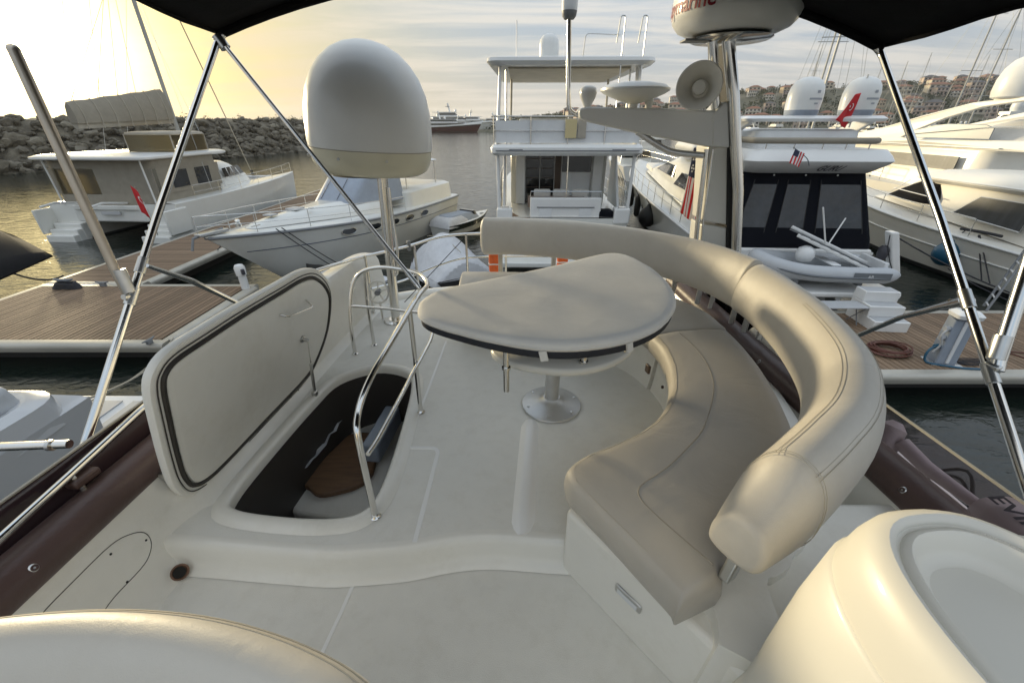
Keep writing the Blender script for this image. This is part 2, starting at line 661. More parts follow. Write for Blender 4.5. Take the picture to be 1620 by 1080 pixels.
def ground_mat(name, stops, scale, bump=.6, bs=3):
    m = bpy.data.materials.new(name)
    m.use_nodes = True
    t = m.node_tree
    b = t.nodes['Principled BSDF']
    b.inputs['Roughness'].default_value = 0.9
    tcn = t.nodes.new('ShaderNodeTexCoord')
    n = t.nodes.new('ShaderNodeTexNoise')
    n.inputs['Scale'].default_value = scale
    n.inputs['Detail'].default_value = 8
    n.inputs['Roughness'].default_value = .65
    t.links.new(tcn.outputs['Object'], n.inputs['Vector'])
    t.links.new(ramp(t, n.outputs['Fac'], stops), b.inputs['Base Color'])
    n2 = t.nodes.new('ShaderNodeTexNoise')
    n2.inputs['Scale'].default_value = bs
    n2.inputs['Detail'].default_value = 6
    t.links.new(tcn.outputs['Object'], n2.inputs['Vector'])
    bn = t.nodes.new('ShaderNodeBump')
    bn.inputs['Strength'].default_value = bump
    bn.inputs['Distance'].default_value = .3
    t.links.new(n2.outputs['Fac'], bn.inputs['Height'])
    t.links.new(bn.outputs[0], b.inputs['Normal'])
    M[name] = m


clear_vinyl()
amber_vinyl()
smoked_acrylic()
water_mat()
ground_mat('rock', [(.3, (.06, .052, .038)), (.5, (.125, .108, .078)), (.72, (.21, .185, .135))], .6, .8, 2.5)
ground_mat('rock_pale', [(.3, (.12, .105, .078)), (.55, (.20, .178, .135)), (.75, (.28, .255, .20))], .9, .7, 3)
ground_mat('hill_ground', [(.3, (.05, .055, .03)), (.5, (.11, .10, .06)), (.7, (.22, .18, .12))], .03, .3, .5)
ground_mat('foliage', [(.35, (.02, .03, .012)), (.6, (.05, .065, .025)), (.8, (.09, .095, .04))], 1.2, .6, 4)


def piece_tint(name, amt):
    """Each board, stone or panel its own shade."""
    t = M[name].node_tree
    b = t.nodes['Principled BSDF']
    src = b.inputs['Base Color'].links[0].from_socket
    oi = t.nodes.new('ShaderNodeObjectInfo')
    f = mth(t, 'MULTIPLY_ADD', oi.outputs['Random'], 2 * amt, 1 - amt)
    sc = t.nodes.new('ShaderNodeVectorMath')
    sc.operation = 'SCALE'
    t.links.new(src, sc.inputs[0])
    t.links.new(f, sc.inputs['Scale'])
    t.links.new(sc.outputs[0], b.inputs['Base Color'])


for n_, a_ in (('deck_board', .20), ('deck_board_x', .20), ('rock', .25), ('rock_pale', .25)):
    piece_tint(n_, a_)
# ------------------------------------------------------------------ water
mb = MB()
mb.add([(-2500, -300, 0), (2500, -300, 0), (2500, 4200, 0), (-2500, 4200, 0)], [(0, 1, 2, 3)])
tag(mb.build('water', 'water', smooth=0, recalc=False), kind='structure')

# ------------------------------------------------------------------ pontoons
DZ = 0.60                                     # pontoon deck height


def board_mesh(w, l, along='y', th=.03):
    m = MB()
    m.box((0, 0, 0), (w, l, th) if along == 'y' else (l, w, th))
    o = m.build('board', 'deck_board' if along == 'y' else 'deck_board_x', smooth=0, bevel=.006, bseg=1)
    return o


def pontoon(name, label, x0, x1, y0, y1, along, pitch, edge=.16):
    """Floating pontoon: black floats, alloy edge beams, boards on top."""
    root = thing(name, label, 'pontoon', ((x0 + x1) / 2, (y0 + y1) / 2, 0))
    cx, cy = root.location.x, root.location.y
    hx, hy = (x1 - x0) / 2, (y1 - y0) / 2
    MB().box((0, 0, .17), (2 * hx - .7, 2 * hy - .7, .44)).build('float', 'float', root, smooth=0)
    # edge beams with a rounded fender face
    for ax, sgn in (('x', -1), ('x', 1), ('y', -1), ('y', 1)):
        m = MB()
        prof = [(0, -.24), (.07, -.22), (.10, -.12), (.10, -.04), (.06, .0), (0, .012), (-edge, .012), (-edge, -.24)]
        if ax == 'x':
            secs = [[(q * (hx), sgn * (hy + p[0]), DZ + p[1]) for p in prof] for q in (-1, 1)]
        else:
            secs = [[(sgn * (hx + p[0]), q * (hy - edge - .004), DZ + p[1]) for p in prof] for q in (-1, 1)]
        m.loft(secs, True, True)
        m.build('edge_beam', 'alu_edge', root, smooth=50)
    proto = None
    n = int((2 * (hx if along == 'y' else hy) - 2 * edge) / pitch)
    for i in range(n):
        q = -(hx if along == 'y' else hy) + edge + pitch * (i + .5)
        l = 2 * (hy if along == 'y' else hx) - 2 * edge - .01
        if proto is None:
            proto = o = board_mesh(pitch - .020, l, along)
        else:
            o = proto.copy()
            COL.objects.link(o)
        o.parent = root
        o.location = (q, 0, DZ - .004 + random.uniform(-.002, .002)) if along == 'y' else (0, q, DZ - .004 + random.uniform(-.002, .002))
    MB().box((0, 0, DZ - .06), (2 * hx - .3, 2 * hy - .3, .06)).build('bearer', 'float', root, smooth=0)
    return root


PL = pontoon('pontoon', 'wide brown pontoon platform with boards running away, left of the open hatch', -15.8, -8.6, 8.95, 13.1, 'y', .155)
PF = pontoon('pontoon', 'long narrow pontoon leading off between the catamaran and the sports cruiser', -15.8, -12.5, 13.25, 40, 'x', .14)
PR = pontoon('pontoon', 'brown pontoon behind the curved sofa carrying hose and steps', 1.6, 26, 7.55, 10.9, 'y', .15)


def cleat(p, rz, name='mooring_cleat', label='', s=1.0):
    r = thing(name, label, 'cleat', p, rz)
    m = MB()
    m.tube([(-.14 * s, 0, .10 * s), (-.06 * s, 0, .085 * s), (.06 * s, 0, .085 * s), (.14 * s, 0, .10 * s)], [.014 * s, .024 * s, .024 * s, .014 * s], 8)
    m.build('horn', 'mid_grey', r)
    MB().box((0, 0, .04 * s), (.12 * s, .06 * s, .08 * s)).build('foot', 'mid_grey', r, bevel=.01)
    return r


cleat((-13.6, 12.95, DZ + .01), 0, label='dark cleat on the far edge of the wide left pontoon', s=1.5)
cleat((-14.9, 13.0, DZ + .01), 0, label='dark cleat with rope pile at the left pontoon corner', s=2.2)
cleat((-8.9, 8.9, DZ + .012), 1.5, label='small cleat at the front right corner of the left pontoon', s=1.2)

# ------------------------------------------------------------------ breakwater
BW = [V(-150, 6, 0), V(-92, 30, 0), V(-62, 50, 0), V(-52, 66, 0), V(-46, 88, 0), V(-43, 118, 0), V(-46, 170, 0)]


def bw_line(n):
    P = smoothpath(BW, 10)
    # resample
    L = [0]
    for a, b in zip(P, P[1:]):
        L.append(L[-1] + (b - a).length)
    out = []
    for i in range(n):
        d = L[-1] * i / (n - 1)
        k = 0
        while k < len(L) - 2 and L[k + 1] < d:
            k += 1
        out.append(P[k].lerp(P[k + 1], (d - L[k]) / max(1e-6, L[k + 1] - L[k])))
    return out


line = bw_line(150)
bw_root = thing('breakwater', 'long rock breakwater closing the harbour on the left', 'breakwater', (-60, 60, 0))
prof = [(0, -1.2), (3.0, .5), (5.0, 1.7), (7.0, 3.0), (9.0, 4.4), (11.0, 5.7), (15.0, 6.0), (19.0, 6.0)]
secs = []
for i, p in enumerate(line):
    t = (line[min(i + 1, len(line) - 1)] - line[max(i - 1, 0)]).normalized()
    nrm_ = Vector((-t.y, t.x, 0))           # away from the harbour
    sec = []
    for (d, h) in prof:
        q = p + nrm_ * d
        dz_ = noise.noise(q * .55) * .55 + noise.noise(q * 1.7) * .25
        sec.append(q + Vector((0, 0, h + (dz_ if h > -1 else 0))) + nrm_ * noise.noise(q * .7 + V(9, 0, 0)) * .6)
    secs.append(sec)
m = MB()
m.loft(secs, False, False)
m.build('rubble_core', 'rock', bw_root, world=True, smooth=0)
boulders = []
for k in range(6):
    bm = bmesh.new()
    bmesh.ops.create_icosphere(bm, subdivisions=2, radius=1)
    for v in bm.verts:
        q = v.co.copy()
        f = 1 + .35 * noise.noise(q * 1.1 + V(k * 7, 3, 1)) + .16 * noise.noise(q * 2.6 + V(k * 3, 1, 8))
        v.co = Vector((q.x * 1.15, q.y * .9, q.z * .72)) * f
    me = bpy.data.meshes.new('boulder')
    bm.to_mesh(me)
    bm.free()
    me.materials.append(M['rock_pale'] if k % 3 == 0 else M['rock'])
    boulders.append(me)
rng = random.Random(5)
nb = 0
while nb < 300:
    i = int(len(line) * (.28 + .62 * rng.random()))
    if i > len(line) - 2:
        continue
    p = line[i].lerp(line[i + 1], rng.random())
    t = (line[i + 1] - line[i]).normalized()
    nn = Vector((-t.y, t.x, 0))
    f = rng.random() ** .8
    d = 1.0 + f * 10.0
    h = -.4 + max(0, (d - 1)) * .64
    s = rng.uniform(.45, 1.05) * (1.3 if f < .2 else 1)
    o = bpy.data.objects.new('boulder', boulders[rng.randrange(6)])
    COL.objects.link(o)
    o.parent = bw_root
    o.location = p + nn * d + V(0, 0, h) - bw_root.location
    o.rotation_euler = (rng.uniform(-.5, .5), rng.uniform(-.5, .5), rng.uniform(0, 6.3))
    o.scale = (s, s, s * rng.uniform(.8, 1.2))
    nb += 1
# the smaller stones between them
m = MB()
ico = [v.co.copy() for v in boulders[1].vertices]
bm = bmesh.new()
bmesh.ops.create_icosphere(bm, subdivisions=1, radius=1)
iv = [v.co.copy() for v in bm.verts]
ifc = [tuple(v.index for v in f.verts) for f in bm.faces]
bm.free()
for k in range(2200):
    i = int((len(line) - 2) * (.25 + .73 * rng.random()))
    p = line[i].lerp(line[i + 1], rng.random())
    t = (line[i + 1] - line[i]).normalized()
    nn = Vector((-t.y, t.x, 0))
    d = rng.uniform(.8, 12.5)
    s_ = rng.uniform(.22, .6)
    c = p + nn * d + V(0, 0, -.25 + min(d - 1, 10.2) * .60 + rng.uniform(-.1, .25))
    rot = Matrix.Rotation(rng.uniform(0, 6), 3, 'Z') @ Matrix.Rotation(rng.uniform(-.6, .6), 3, 'X')
    e = V(rng.uniform(.8, 1.5), rng.uniform(.7, 1.1), rng.uniform(.5, .9)) * s_
    sd_ = rng.uniform(0, 50)
    m.add([c + rot @ Vector((v.x * e.x, v.y * e.y, v.z * e.z)) * (1 + .35 * noise.noise(v * 1.3 + V(sd_, 0, 0))) for v in iv], ifc, k % 3 == 0)
o = m.build('small_stones', ['rock', 'rock_pale'], bw_root, world=True, smooth=0, recalc=False)
o['kind'] = 'stuff'
# scrub on the crest
m = MB()
for k in range(34):
    i = rng.randrange(int(len(line) * .55), int(len(line) * .97))
    t = (line[i + 1] - line[i]).normalized()
    nn = Vector((-t.y, t.x, 0))
    c = line[i] + nn * rng.uniform(11.5, 15) + V(0, 0, 6.0)
    s = rng.uniform(.5, 1.3) if k > 4 else rng.uniform(1.4, 2.0)
    for q in range(46):
        a, b = rng.uniform(0, 6.3), rng.random()
        p0 = c + V(math.cos(a) * s * b, math.sin(a) * s * b, rng.uniform(0, s * 1.0) * (1.1 - b))
        e = rng.uniform(.10, .24)
        d1 = V(rng.uniform(-1, 1), rng.uniform(-1, 1), rng.uniform(-1, 1)).normalized() * e
        d2 = V(rng.uniform(-1, 1), rng.uniform(-1, 1), rng.uniform(-1, 1)).normalized() * e
        m.add([p0, p0 + d1, p0 + d1 + d2, p0 + d2], [(0, 1, 2, 3)])
o = m.build('crest_scrub', 'foliage', smooth=0, recalc=False)
tag(o, 'dry scrub growing along the top of the rock breakwater', 'scrub', kind='stuff')

# ------------------------------------------------------------------ hill


def hill_h(x, y):
    """Coastal hill behind the marina."""
    r = (y - 330 + .10 * (x - 200)) / 300.0
    r = max(0.0, min(1.0, r))
    r = r * r * (3 - 2 * r)
    ax = max(0.0, min(1.0, (x - 20) / 330.0))
    amp = 8.5 + 34 * ax + max(0, x - 400) * .033
    return r * amp * (1 + .14 * noise.noise(V(x * .008, y * .008, 3))) + 2.2 * noise.noise(V(x * .03, y * .03, 1)) * r + 1.2


m = MB()
NX, NY = 90, 46
vs, fs = [], []
for j in range(NY):
    for i in range(NX):
        x = -60 + 1500 * i / (NX - 1)
        y = 318 + 620 * j / (NY - 1) - .10 * max(0, x - 200)
        vs.append((x, y, hill_h(x, y) if j else -1))
for j in range(NY - 1):
    for i in range(NX - 1):
        a = j * NX + i
        fs.append((a, a + 1, a + NX + 1, a + NX))
m.add(vs, fs)
tag(m.build('hill', 'hill_ground', smooth=60), kind='structure')

HOUSE_WALLS = [mat('wall_cream', (.62, .55, .44), .8, var=.1, vscale=.3), mat('wall_white', (.68, .64, .56), .8, var=.1, vscale=.3),
               mat('wall_ochre', (.52, .42, .30), .8, var=.1, vscale=.3), mat('wall_rose', (.50, .40, .34), .8, var=.1, vscale=.3)]
mat('roof_tile', (.30, .14, .085), .85, var=.25, vscale=1.2)
mat('roof_grey', (.13, .12, .12), .85, var=.2, vscale=1.0)
mat('window_far', (.03, .035, .04), .2)


def house_proto(w, d, h, wall, roof, hip, cols):
    """Villa: walls, hipped roof, balcony slab and windows on the harbour side (-Y)."""
    parts = []
    parts.append(('wall', MB().box((0, 0, h / 2 - 1.5), (w, d, h + 3)), wall))
    m = MB()
    ov = .7
    z0, z1 = h, h + hip
    rw = max(.4, w / 2 - d / 2)
    m.add([(-w / 2 - ov, -d / 2 - ov, z0), (w / 2 + ov, -d / 2 - ov, z0), (w / 2 + ov, d / 2 + ov, z0), (-w / 2 - ov, d / 2 + ov, z0), (-rw, 0, z1), (rw, 0, z1)],
          [(0, 1, 5, 4), (1, 2, 5), (2, 3, 4, 5), (3, 0, 4), (3, 2, 1, 0)])
    parts.append(('roof', m, roof))
    parts.append(('balcony', MB().box((0, -d / 2 - .7, h * .52), (w * .8, 1.4, .25)).box((0, -d / 2 - 1.36, h * .52 + .5), (w * .8, .08, .8)), wall))
    for r_ in range(2):
        for c in range(cols):
            x = -w / 2 + w * (c + .5) / cols
            parts.append(('window', MB().box((x, -d / 2 - .03, h * (.27 + .48 * r_)), (w / cols * .55, .12, h * .27)), 'window_far'))
    r = bpy.data.objects.new('villa', None)
    COL.objects.link(r)
    for nme, m, mt in parts:
        m.build(nme, mt, r, smooth=0)
    return r


rng = random.Random(11)
protos = []
for k in range(8):
    protos.append(house_proto(rng.uniform(11, 19), rng.uniform(8, 11), rng.uniform(6, 8.5), HOUSE_WALLS[k % 4].name, 'roof_tile' if k % 4 != 3 else 'roof_grey', rng.uniform(1.8, 3.0), 3 + k % 3))
kinds = ['cream villa', 'white villa', 'ochre villa', 'rose villa']
spots = []
tries = 0
while len(spots) < 165 and tries < 9000:
    tries += 1
    y = rng.uniform(345, 690)
    x = rng.uniform(60, 1.12 * y)
    yy = y - .10 * max(0, x - 200)
    if all((x - a) ** 2 + ((yy - b) * 1.3) ** 2 > 15.5 ** 2 for a, b in spots):
        spots.append((x, yy))
villas = []
for i, (x, y) in enumerate(spots):
    k = i % 8
    o = protos[k] if i < 8 else copy_tree(protos[k])
    o.location = (x, y, hill_h(x, y))
    o.rotation_euler = (0, 0, math.atan2(x, y) * -.6 + rng.uniform(-.35, .35))
    s = rng.uniform(.62, .98)
    o.scale = (s, s, s)
    villas.append((x / y, k % 4, o))
ONES = ['', 'first', 'second', 'third', 'fourth', 'fifth', 'sixth', 'seventh', 'eighth', 'ninth', 'tenth', 'eleventh', 'twelfth', 'thirteenth', 'fourteenth', 'fifteenth', 'sixteenth', 'seventeenth', 'eighteenth', 'nineteenth']


def ordinal(n):
    if n < 20:
        return ONES[n]
    t_ = ['', '', 'twent', 'thirt', 'fort', 'fift'][n // 10]
    return t_ + 'ieth' if n % 10 == 0 else t_ + 'y-' + ONES[n % 10]


cnt = [0, 0, 0, 0]
for q_, k, o in sorted(villas, key=lambda e: e[0]):
    cnt[k] += 1
    c_ = kinds[k].split()[0]
    tag(o, '%s with %s hipped roof, %s %s one from the left on the hill' % (kinds[k], 'grey' if k == 3 else 'red', ordinal(cnt[k]), c_), 'house', 'villas on the hillside')

# woodland on the hill: one mass of many small clumps
def clump_mass(name, label, centres, leaves, rng, matn='foliage', flat=.8):
    m = MB()
    for (c, s) in centres:
        for q in range(leaves):
            d = V(rng.gauss(0, 1), rng.gauss(0, 1), rng.gauss(0, 1)).normalized() * s * (.55 + .45 * rng.random())
            p0 = c + V(d.x, d.y, d.z * flat + s * .7)
            e = s * rng.uniform(.25, .5)
            d1 = V(rng.uniform(-1, 1), rng.uniform(-1, 1), rng.uniform(-1, 1)).normalized() * e
            d2 = V(rng.uniform(-1, 1), rng.uniform(-1, 1), rng.uniform(-1, 1)).normalized() * e
            m.add([p0, p0 + d1, p0 + d1 + d2, p0 + d2], [(0, 1, 2, 3)])
    o = m.build(name, matn, smooth=0, recalc=False)
    return tag(o, label, 'woodland', kind='stuff')


cs = []
for k in range(3600):
    y = rng.uniform(335, 720)
    x = rng.uniform(-20, 1.15 * y)
    yy = y - .10 * max(0, x - 200)
    if noise.noise(V(x * .012, yy * .012, 7)) < -.12:
        continue
    if any((x - a) ** 2 + (yy - b) ** 2 < 40 for a, b in spots):
        continue
    cs.append((V(x, yy, hill_h(x, yy)), rng.uniform(1.6, 3.6)))
clump_mass('hill_trees', 'dark green trees and scrub scattered between the villas on the hill', cs, 20, rng)
# the quay at the foot of the hill
m = MB()
m.box((420, 312, .4), (860, 16, 2.2))
tag(m.build('quay', 'rock_pale', smooth=0), kind='structure')
# long low far shore, closing the horizon
m = MB()
secs = []
for i in range(80):
    x = -700 + 1500 * i / 79
    h = 6 + 9 * max(0, noise.noise(V(x * .006, 4, 0)) + .5) + max(0, x) * .03
    secs.append([(x, 900, -1), (x, 930, h * .5), (x, 980, h), (x, 1100, h)])
m.loft(secs, False, False)
tag(m.build('far_shore', 'hill_ground', smooth=60), kind='structure')
# ================================================================== our flybridge
UF, LF = 3.92, 3.794                          # raised and lower floor of the flybridge


def fill_poly(outer, holes, z, name, matn, th=.02, uv=None):
    """Flat floor sheet with holes."""
    bm = bmesh.new()
    es = []
    for loop in [outer] + holes:
        vs = [bm.verts.new((p[0], p[1], z)) for p in loop]
        es += [bm.edges.new((vs[i], vs[(i + 1) % len(vs)])) for i in range(len(vs))]
    bmesh.ops.triangle_fill(bm, use_beauty=True, use_dissolve=False, edges=es, normal=(0, 0, 1))
    bmesh.ops.recalc_face_normals(bm, faces=bm.faces)
    for f in bm.faces:
        if f.normal.z < 0:
            f.normal_flip()
    me = bpy.data.meshes.new(name)
    bm.to_mesh(me)
    bm.free()
    me.materials.append(M[matn])
    o = bpy.data.objects.new(name, me)
    COL.objects.link(o)
    return o


def wallx(y):                                 # inner face of the coaming at floor level (half breadth)
    return 1.43 - .045 * max(0, y) - .02 * max(0, y - 2) ** 2


# step line
st_top = [(-1.48, 1.10), (-1.25, 1.085), (-.925, 1.058), (-.726, 1.044), (-.6, 1.050), (-.41, 1.068), (-.247, 1.103), (-.096, 1.117), (.059, 1.108), (.2, 1.097), (.5, 1.09), (1.0, 1.09), (1.6, 1.09)]
st_top = smoothpath([(x, y, 0) for x, y in st_top], 4)
aft = smoothpath([(1.36, 3.0, 0), (1.1, 3.45, 0), (.5, 3.75, 0), (-.2, 3.88, 0), (-.75, 3.80, 0), (-1.15, 3.62, 0), (-1.3, 3.3, 0)], 5)
hole = smoothpath([(-1.19, 1.225, 0), (-1.245, 1.30, 0), (-1.235, 1.56, 0), (-1.19, 1.985, 0), (-1.13, 2.25, 0), (-.92, 2.39, 0), (-.71, 2.33, 0), (-.635, 2.17, 0), (-.60, 1.75, 0), (-.595, 1.36, 0), (-.635, 1.22, 0), (-.74, 1.18, 0), (-.95, 1.185, 0)], 5, closed=True)
outer = [(p.x, p.y) for p in st_top] + [(1.46, 2.0)] + [(p.x, p.y) for p in aft] + [(-1.44, 2.4), (-1.46, 1.6)]
o = fill_poly(outer, [[(p.x, p.y) for p in hole]], UF, 'deck_floor', 'gelcoat_floor')
tag(o, kind='structure')
UFO = o
# riser of the step, a rolled moulding
m = MB()
secs = []
for p in st_top:
    sec = []
    for (d, z) in ((.02, UF + .0005), (0, UF + .003), (-.016, UF - .004), (-.027, UF - .03), (-.033, UF - .08), (-.045, LF + .018), (-.075, LF + .003)):
        sec.append((p.x, p.y + d, z))
    secs.append(sec)
m.loft(secs, False, False)
m.build('step_riser', 'gelcoat', UFO, smooth=70)
o = fill_poly([(-1.5, -1.6), (1.7, -1.6), (1.7, 1.07), (.3, 1.07), (-.1, 1.08), (-.6, 1.02), (-1.5, 1.05)], [], LF, 'lower_floor', 'gelcoat_floor')
tag(o, kind='structure')
LFO = o
# smooth gelcoat lines moulded into the non-slip
def strip(pts, z, w, name, parent, th=.003, matn='gelcoat_line'):
    m = MB()
    P = [Vector((p[0], p[1], z)) for p in pts]
    secs = []
    for i, p in enumerate(P):
        t = (P[min(i + 1, len(P) - 1)] - P[max(i - 1, 0)]).normalized()
        n = Vector((-t.y, t.x, 0))
        secs.append([p - n * w / 2, p - n * w * .4 + V(0, 0, th), p + n * w * .4 + V(0, 0, th), p + n * w / 2])
    m.loft(secs, False, False)
    return m.build(name, matn, parent, smooth=40)


q = [at(a, b, z=UF) for a, b in ((690, 560), (662, 640), (634, 712), (606, 790), (585, 840))]
q = [at(a, b, z=UF) for a, b in ((706, 540), (676, 620), (640, 708))]
strip(q, UF, .016, 'moulded_line', UFO)
q = fillet([at(a, b, z=UF) for a, b in ((640, 708), (695, 708), (656, 858))], .05)
strip(q, UF, .022, 'moulded_line', UFO)
q = [at(a, b, z=LF) for a, b in ((566, 908), (540, 968), (508, 1036), (470, 1120))]
strip(q, LF, .016, 'moulded_line', LFO)
# half-round ridge from the pedestal to the step
r0, r1 = at(839, 664, z=UF), at(826, 846, z=UF)
m = MB()
secs = []
for k in range(13):
    p = r0.lerp(r1, k / 12)
    w = .036 * (1 if 0 < k < 12 else .55)
    h = .021 * (1 if 0 < k < 12 else .3)
    secs.append([p + V(w * math.cos(a) * (1.35 if j in (0, 8) else 1), 0, h * math.sin(a)) for j, a in enumerate([math.pi * i / 8 for i in range(9)])])
m.loft(secs, False, False)
m.build('moulded_ridge', 'gelcoat_line', UFO, smooth=80)
# cable tunnel closing the groove beside the seat base: thin shadow joint
# stairwell rim
m = MB()
secs = []
n = len(hole)
cen = sum(hole, Vector()) / n
for i, p in enumerate(hole):
    t = (hole[(i + 1) % n] - hole[i - 1]).normalized()
    nn = Vector((t.y, -t.x, 0))
    if nn.dot(p - cen) < 0:
        nn = -nn
    wide = .062
    sec = []
    for (d, z) in ((-.004, UF - .035), (-.004, UF + .004), (.004, UF + .017), (.016, UF + .022), (wide - .02, UF + .018), (wide - .004, UF + .009), (wide + .010, UF + .001)):
        sec.append(p + nn * d + V(0, 0, z))
    secs.append(sec)
m.loft(secs, False, False, loop=True)
m.build('stairwell_rim', 'gelcoat', UFO, smooth=70)

# stairwell below the hatch
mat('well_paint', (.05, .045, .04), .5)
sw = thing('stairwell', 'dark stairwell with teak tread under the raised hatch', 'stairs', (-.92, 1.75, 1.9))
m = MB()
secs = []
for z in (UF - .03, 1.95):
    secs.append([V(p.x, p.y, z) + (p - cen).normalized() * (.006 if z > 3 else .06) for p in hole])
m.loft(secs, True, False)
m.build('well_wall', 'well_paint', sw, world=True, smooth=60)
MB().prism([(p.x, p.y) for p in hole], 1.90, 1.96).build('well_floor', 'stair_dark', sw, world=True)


blk = MB()
bp = [at(q[0], q[1], z=3.46) for q in ((452, 800), (470, 812), (600, 830), (640, 800), (690, 640), (640, 610), (585, 640), (520, 710))]
blk.prism([(p.x, p.y) for p in bp], 2.2, 3.46)
st_ = blk.build('step_moulding', 'gelcoat', sw, world=True, bevel=.02, bseg=3)
tk = MB()
bp = smoothpath([at(q[0], q[1], z=3.50) for q in ((482, 758), (488, 770), (504, 781), (535, 776), (566, 766), (590, 744), (596, 690), (560, 684), (535, 702))], 3, closed=True)
tk.prism([(p.x, p.y) for p in bp], 3.462, 3.50)
tk.build('teak_tread', 'teak', st_, world=True, bevel=.008)
# crumpled clear sheet and grey locker seen in the well
m = MB()
m.box(at(606, 684, z=3.62), (.10, .40, .14), rz=-.1).build('locker_ledge', 'blue_cover', sw, world=True, bevel=.015)
m = MB()
cl_pts = smoothpath([at(q[0], q[1], z=3.56) for q in ((612, 606), (575, 625), (545, 655), (520, 690), (498, 722), (480, 748))], 4)
for i, p in enumerate(cl_pts):
    for j in range(6):
        m.v.append(p + V(-.055 + .022 * j + .02 * noise.noise(V(i * .7, j * .9, 1)), .02 * noise.noise(V(i, j, 6)), .035 * noise.noise(V(i * .8, j * 1.1, 2)) + .012 * j))
for i in range(len(cl_pts) - 1):
    for j in range(5):
        a = i * 6 + j
        m.f.append((a, a + 1, a + 7, a + 6))
        m.mi.append(0)
m.build('plastic_sheet', 'grey_tarp', sw, world=True, smooth=25)

# ------------------------------------------------------------------ coamings
def coaming(sx, y0, y1, name):
    """Moulded side wall of the flybridge, inner face leaning outwards, capped."""
    secs = []
    N = 26
    for k in range(N + 1):
        y = lerp(y0, y1, k / N)
        b = wallx(y)
        h = 4.16 + .05 * max(0, y - 2.2)
        fl = LF if y < 1.12 else UF
        sec = [(sx * (b - .07), y, fl - .002), (sx * (b - .03), y, fl + .016), (sx * (b), y, fl + .06), (sx * (b + .03), y, fl + .16), (sx * (b + .055), y, h - .03), (sx * (b + .075), y, h), (sx * (b + .16), y, h + .005),
               (sx * (b + .21), y, h - .03), (sx * (b + .26), y, h - .4), (sx * (b + .30), y, 2.9)]
        secs.append(sec)
    m = MB()
    m.loft(secs, False, False)
    o = m.build(name, 'gelcoat', smooth=60)
    tag(o, kind='structure')
    return o


CL = coaming(-1, -1.4, 3.55, 'side_wall')
CR = coaming(1, -1.4, 3.55, 'side_wall')
# raised aft wing of the port coaming beside the dome mast
m = MB()
secs = []
for k in range(15):
    y = lerp(2.35, 3.7, k / 14)
    b = wallx(y) - .005
    h = 4.16 + .24 * min(1, k / 5) ** .7 - .05 * max(0, (k - 10) / 4) ** 2
    secs.append([(-(b - .01), y, UF), (-(b + .0), y, UF + .15), (-(b + .03), y, h - .06), (-(b + .06), y, h), (-(b + .15), y, h + .005), (-(b + .20), y, h - .05), (-(b + .26), y, UF - .2)])
m.loft(secs, False, True)
m.build('wing', 'gelcoat', CL, smooth=60)
# service panel with three screws, and the scupper, in the port wall
def onwall(px, py, off=.0):
    """Point of the port wall face seen at a pixel."""
    d = ray(px, py)
    lo, hi = .6, 3.5
    for _ in range(40):
        t = (lo + hi) / 2
        p = V(0, 0, CAMZ) + d * t
        b = wallx(p.y)
        z = p.z
        x = b + (.0 if z < LF + .06 else (.03 * (z - LF - .06) / .10 if z < LF + .16 else .03 + .025 * (z - LF - .16) / .18))
        if -p.x > x - off:
            hi = t
        else:
            lo = t
    return V(0, 0, CAMZ) + d * lo


pan = [onwall(a, b) for a, b in ((60, 978), (120, 915), (175, 862), (205, 845), (228, 842), (239, 856), (236, 878), (222, 900), (180, 945), (150, 985), (110, 1020), (70, 1040), (50, 1010))]
strip_pts = smoothpath(pan, 4, closed=True)
MB().tube(strip_pts, .0016, 6, closed=True).build('panel_joint', 'gasket', CL, world=True)
for a, b in ((175, 876), (231, 854), (201, 920)):
    p = onwall(a, b)
    MB().lathe([(.0045, 0), (.004, .002)], p, 10, axis=(1, .1, .25)).build('screw', 'rubber', CL, world=True)
p = V(-1.318, 1.012, LF + .034)
dr = thing('scupper_drain', 'rusty round drain in the corner below the hatch', 'drain', p)
MB().lathe([(.031, 0), (.031, .004), (.025, .005), (.022, .001)], p, 22, axis=(.45, -.6, .6), sy=1.0).build('flange', 'drain_rust', dr, world=True)
MB().lathe([(.0215, .003), (.02, -.0)], p + V(.002, -.003, .003), 18, axis=(.45, -.6, .6)).build('bore', 'stair_dark', dr, world=True)

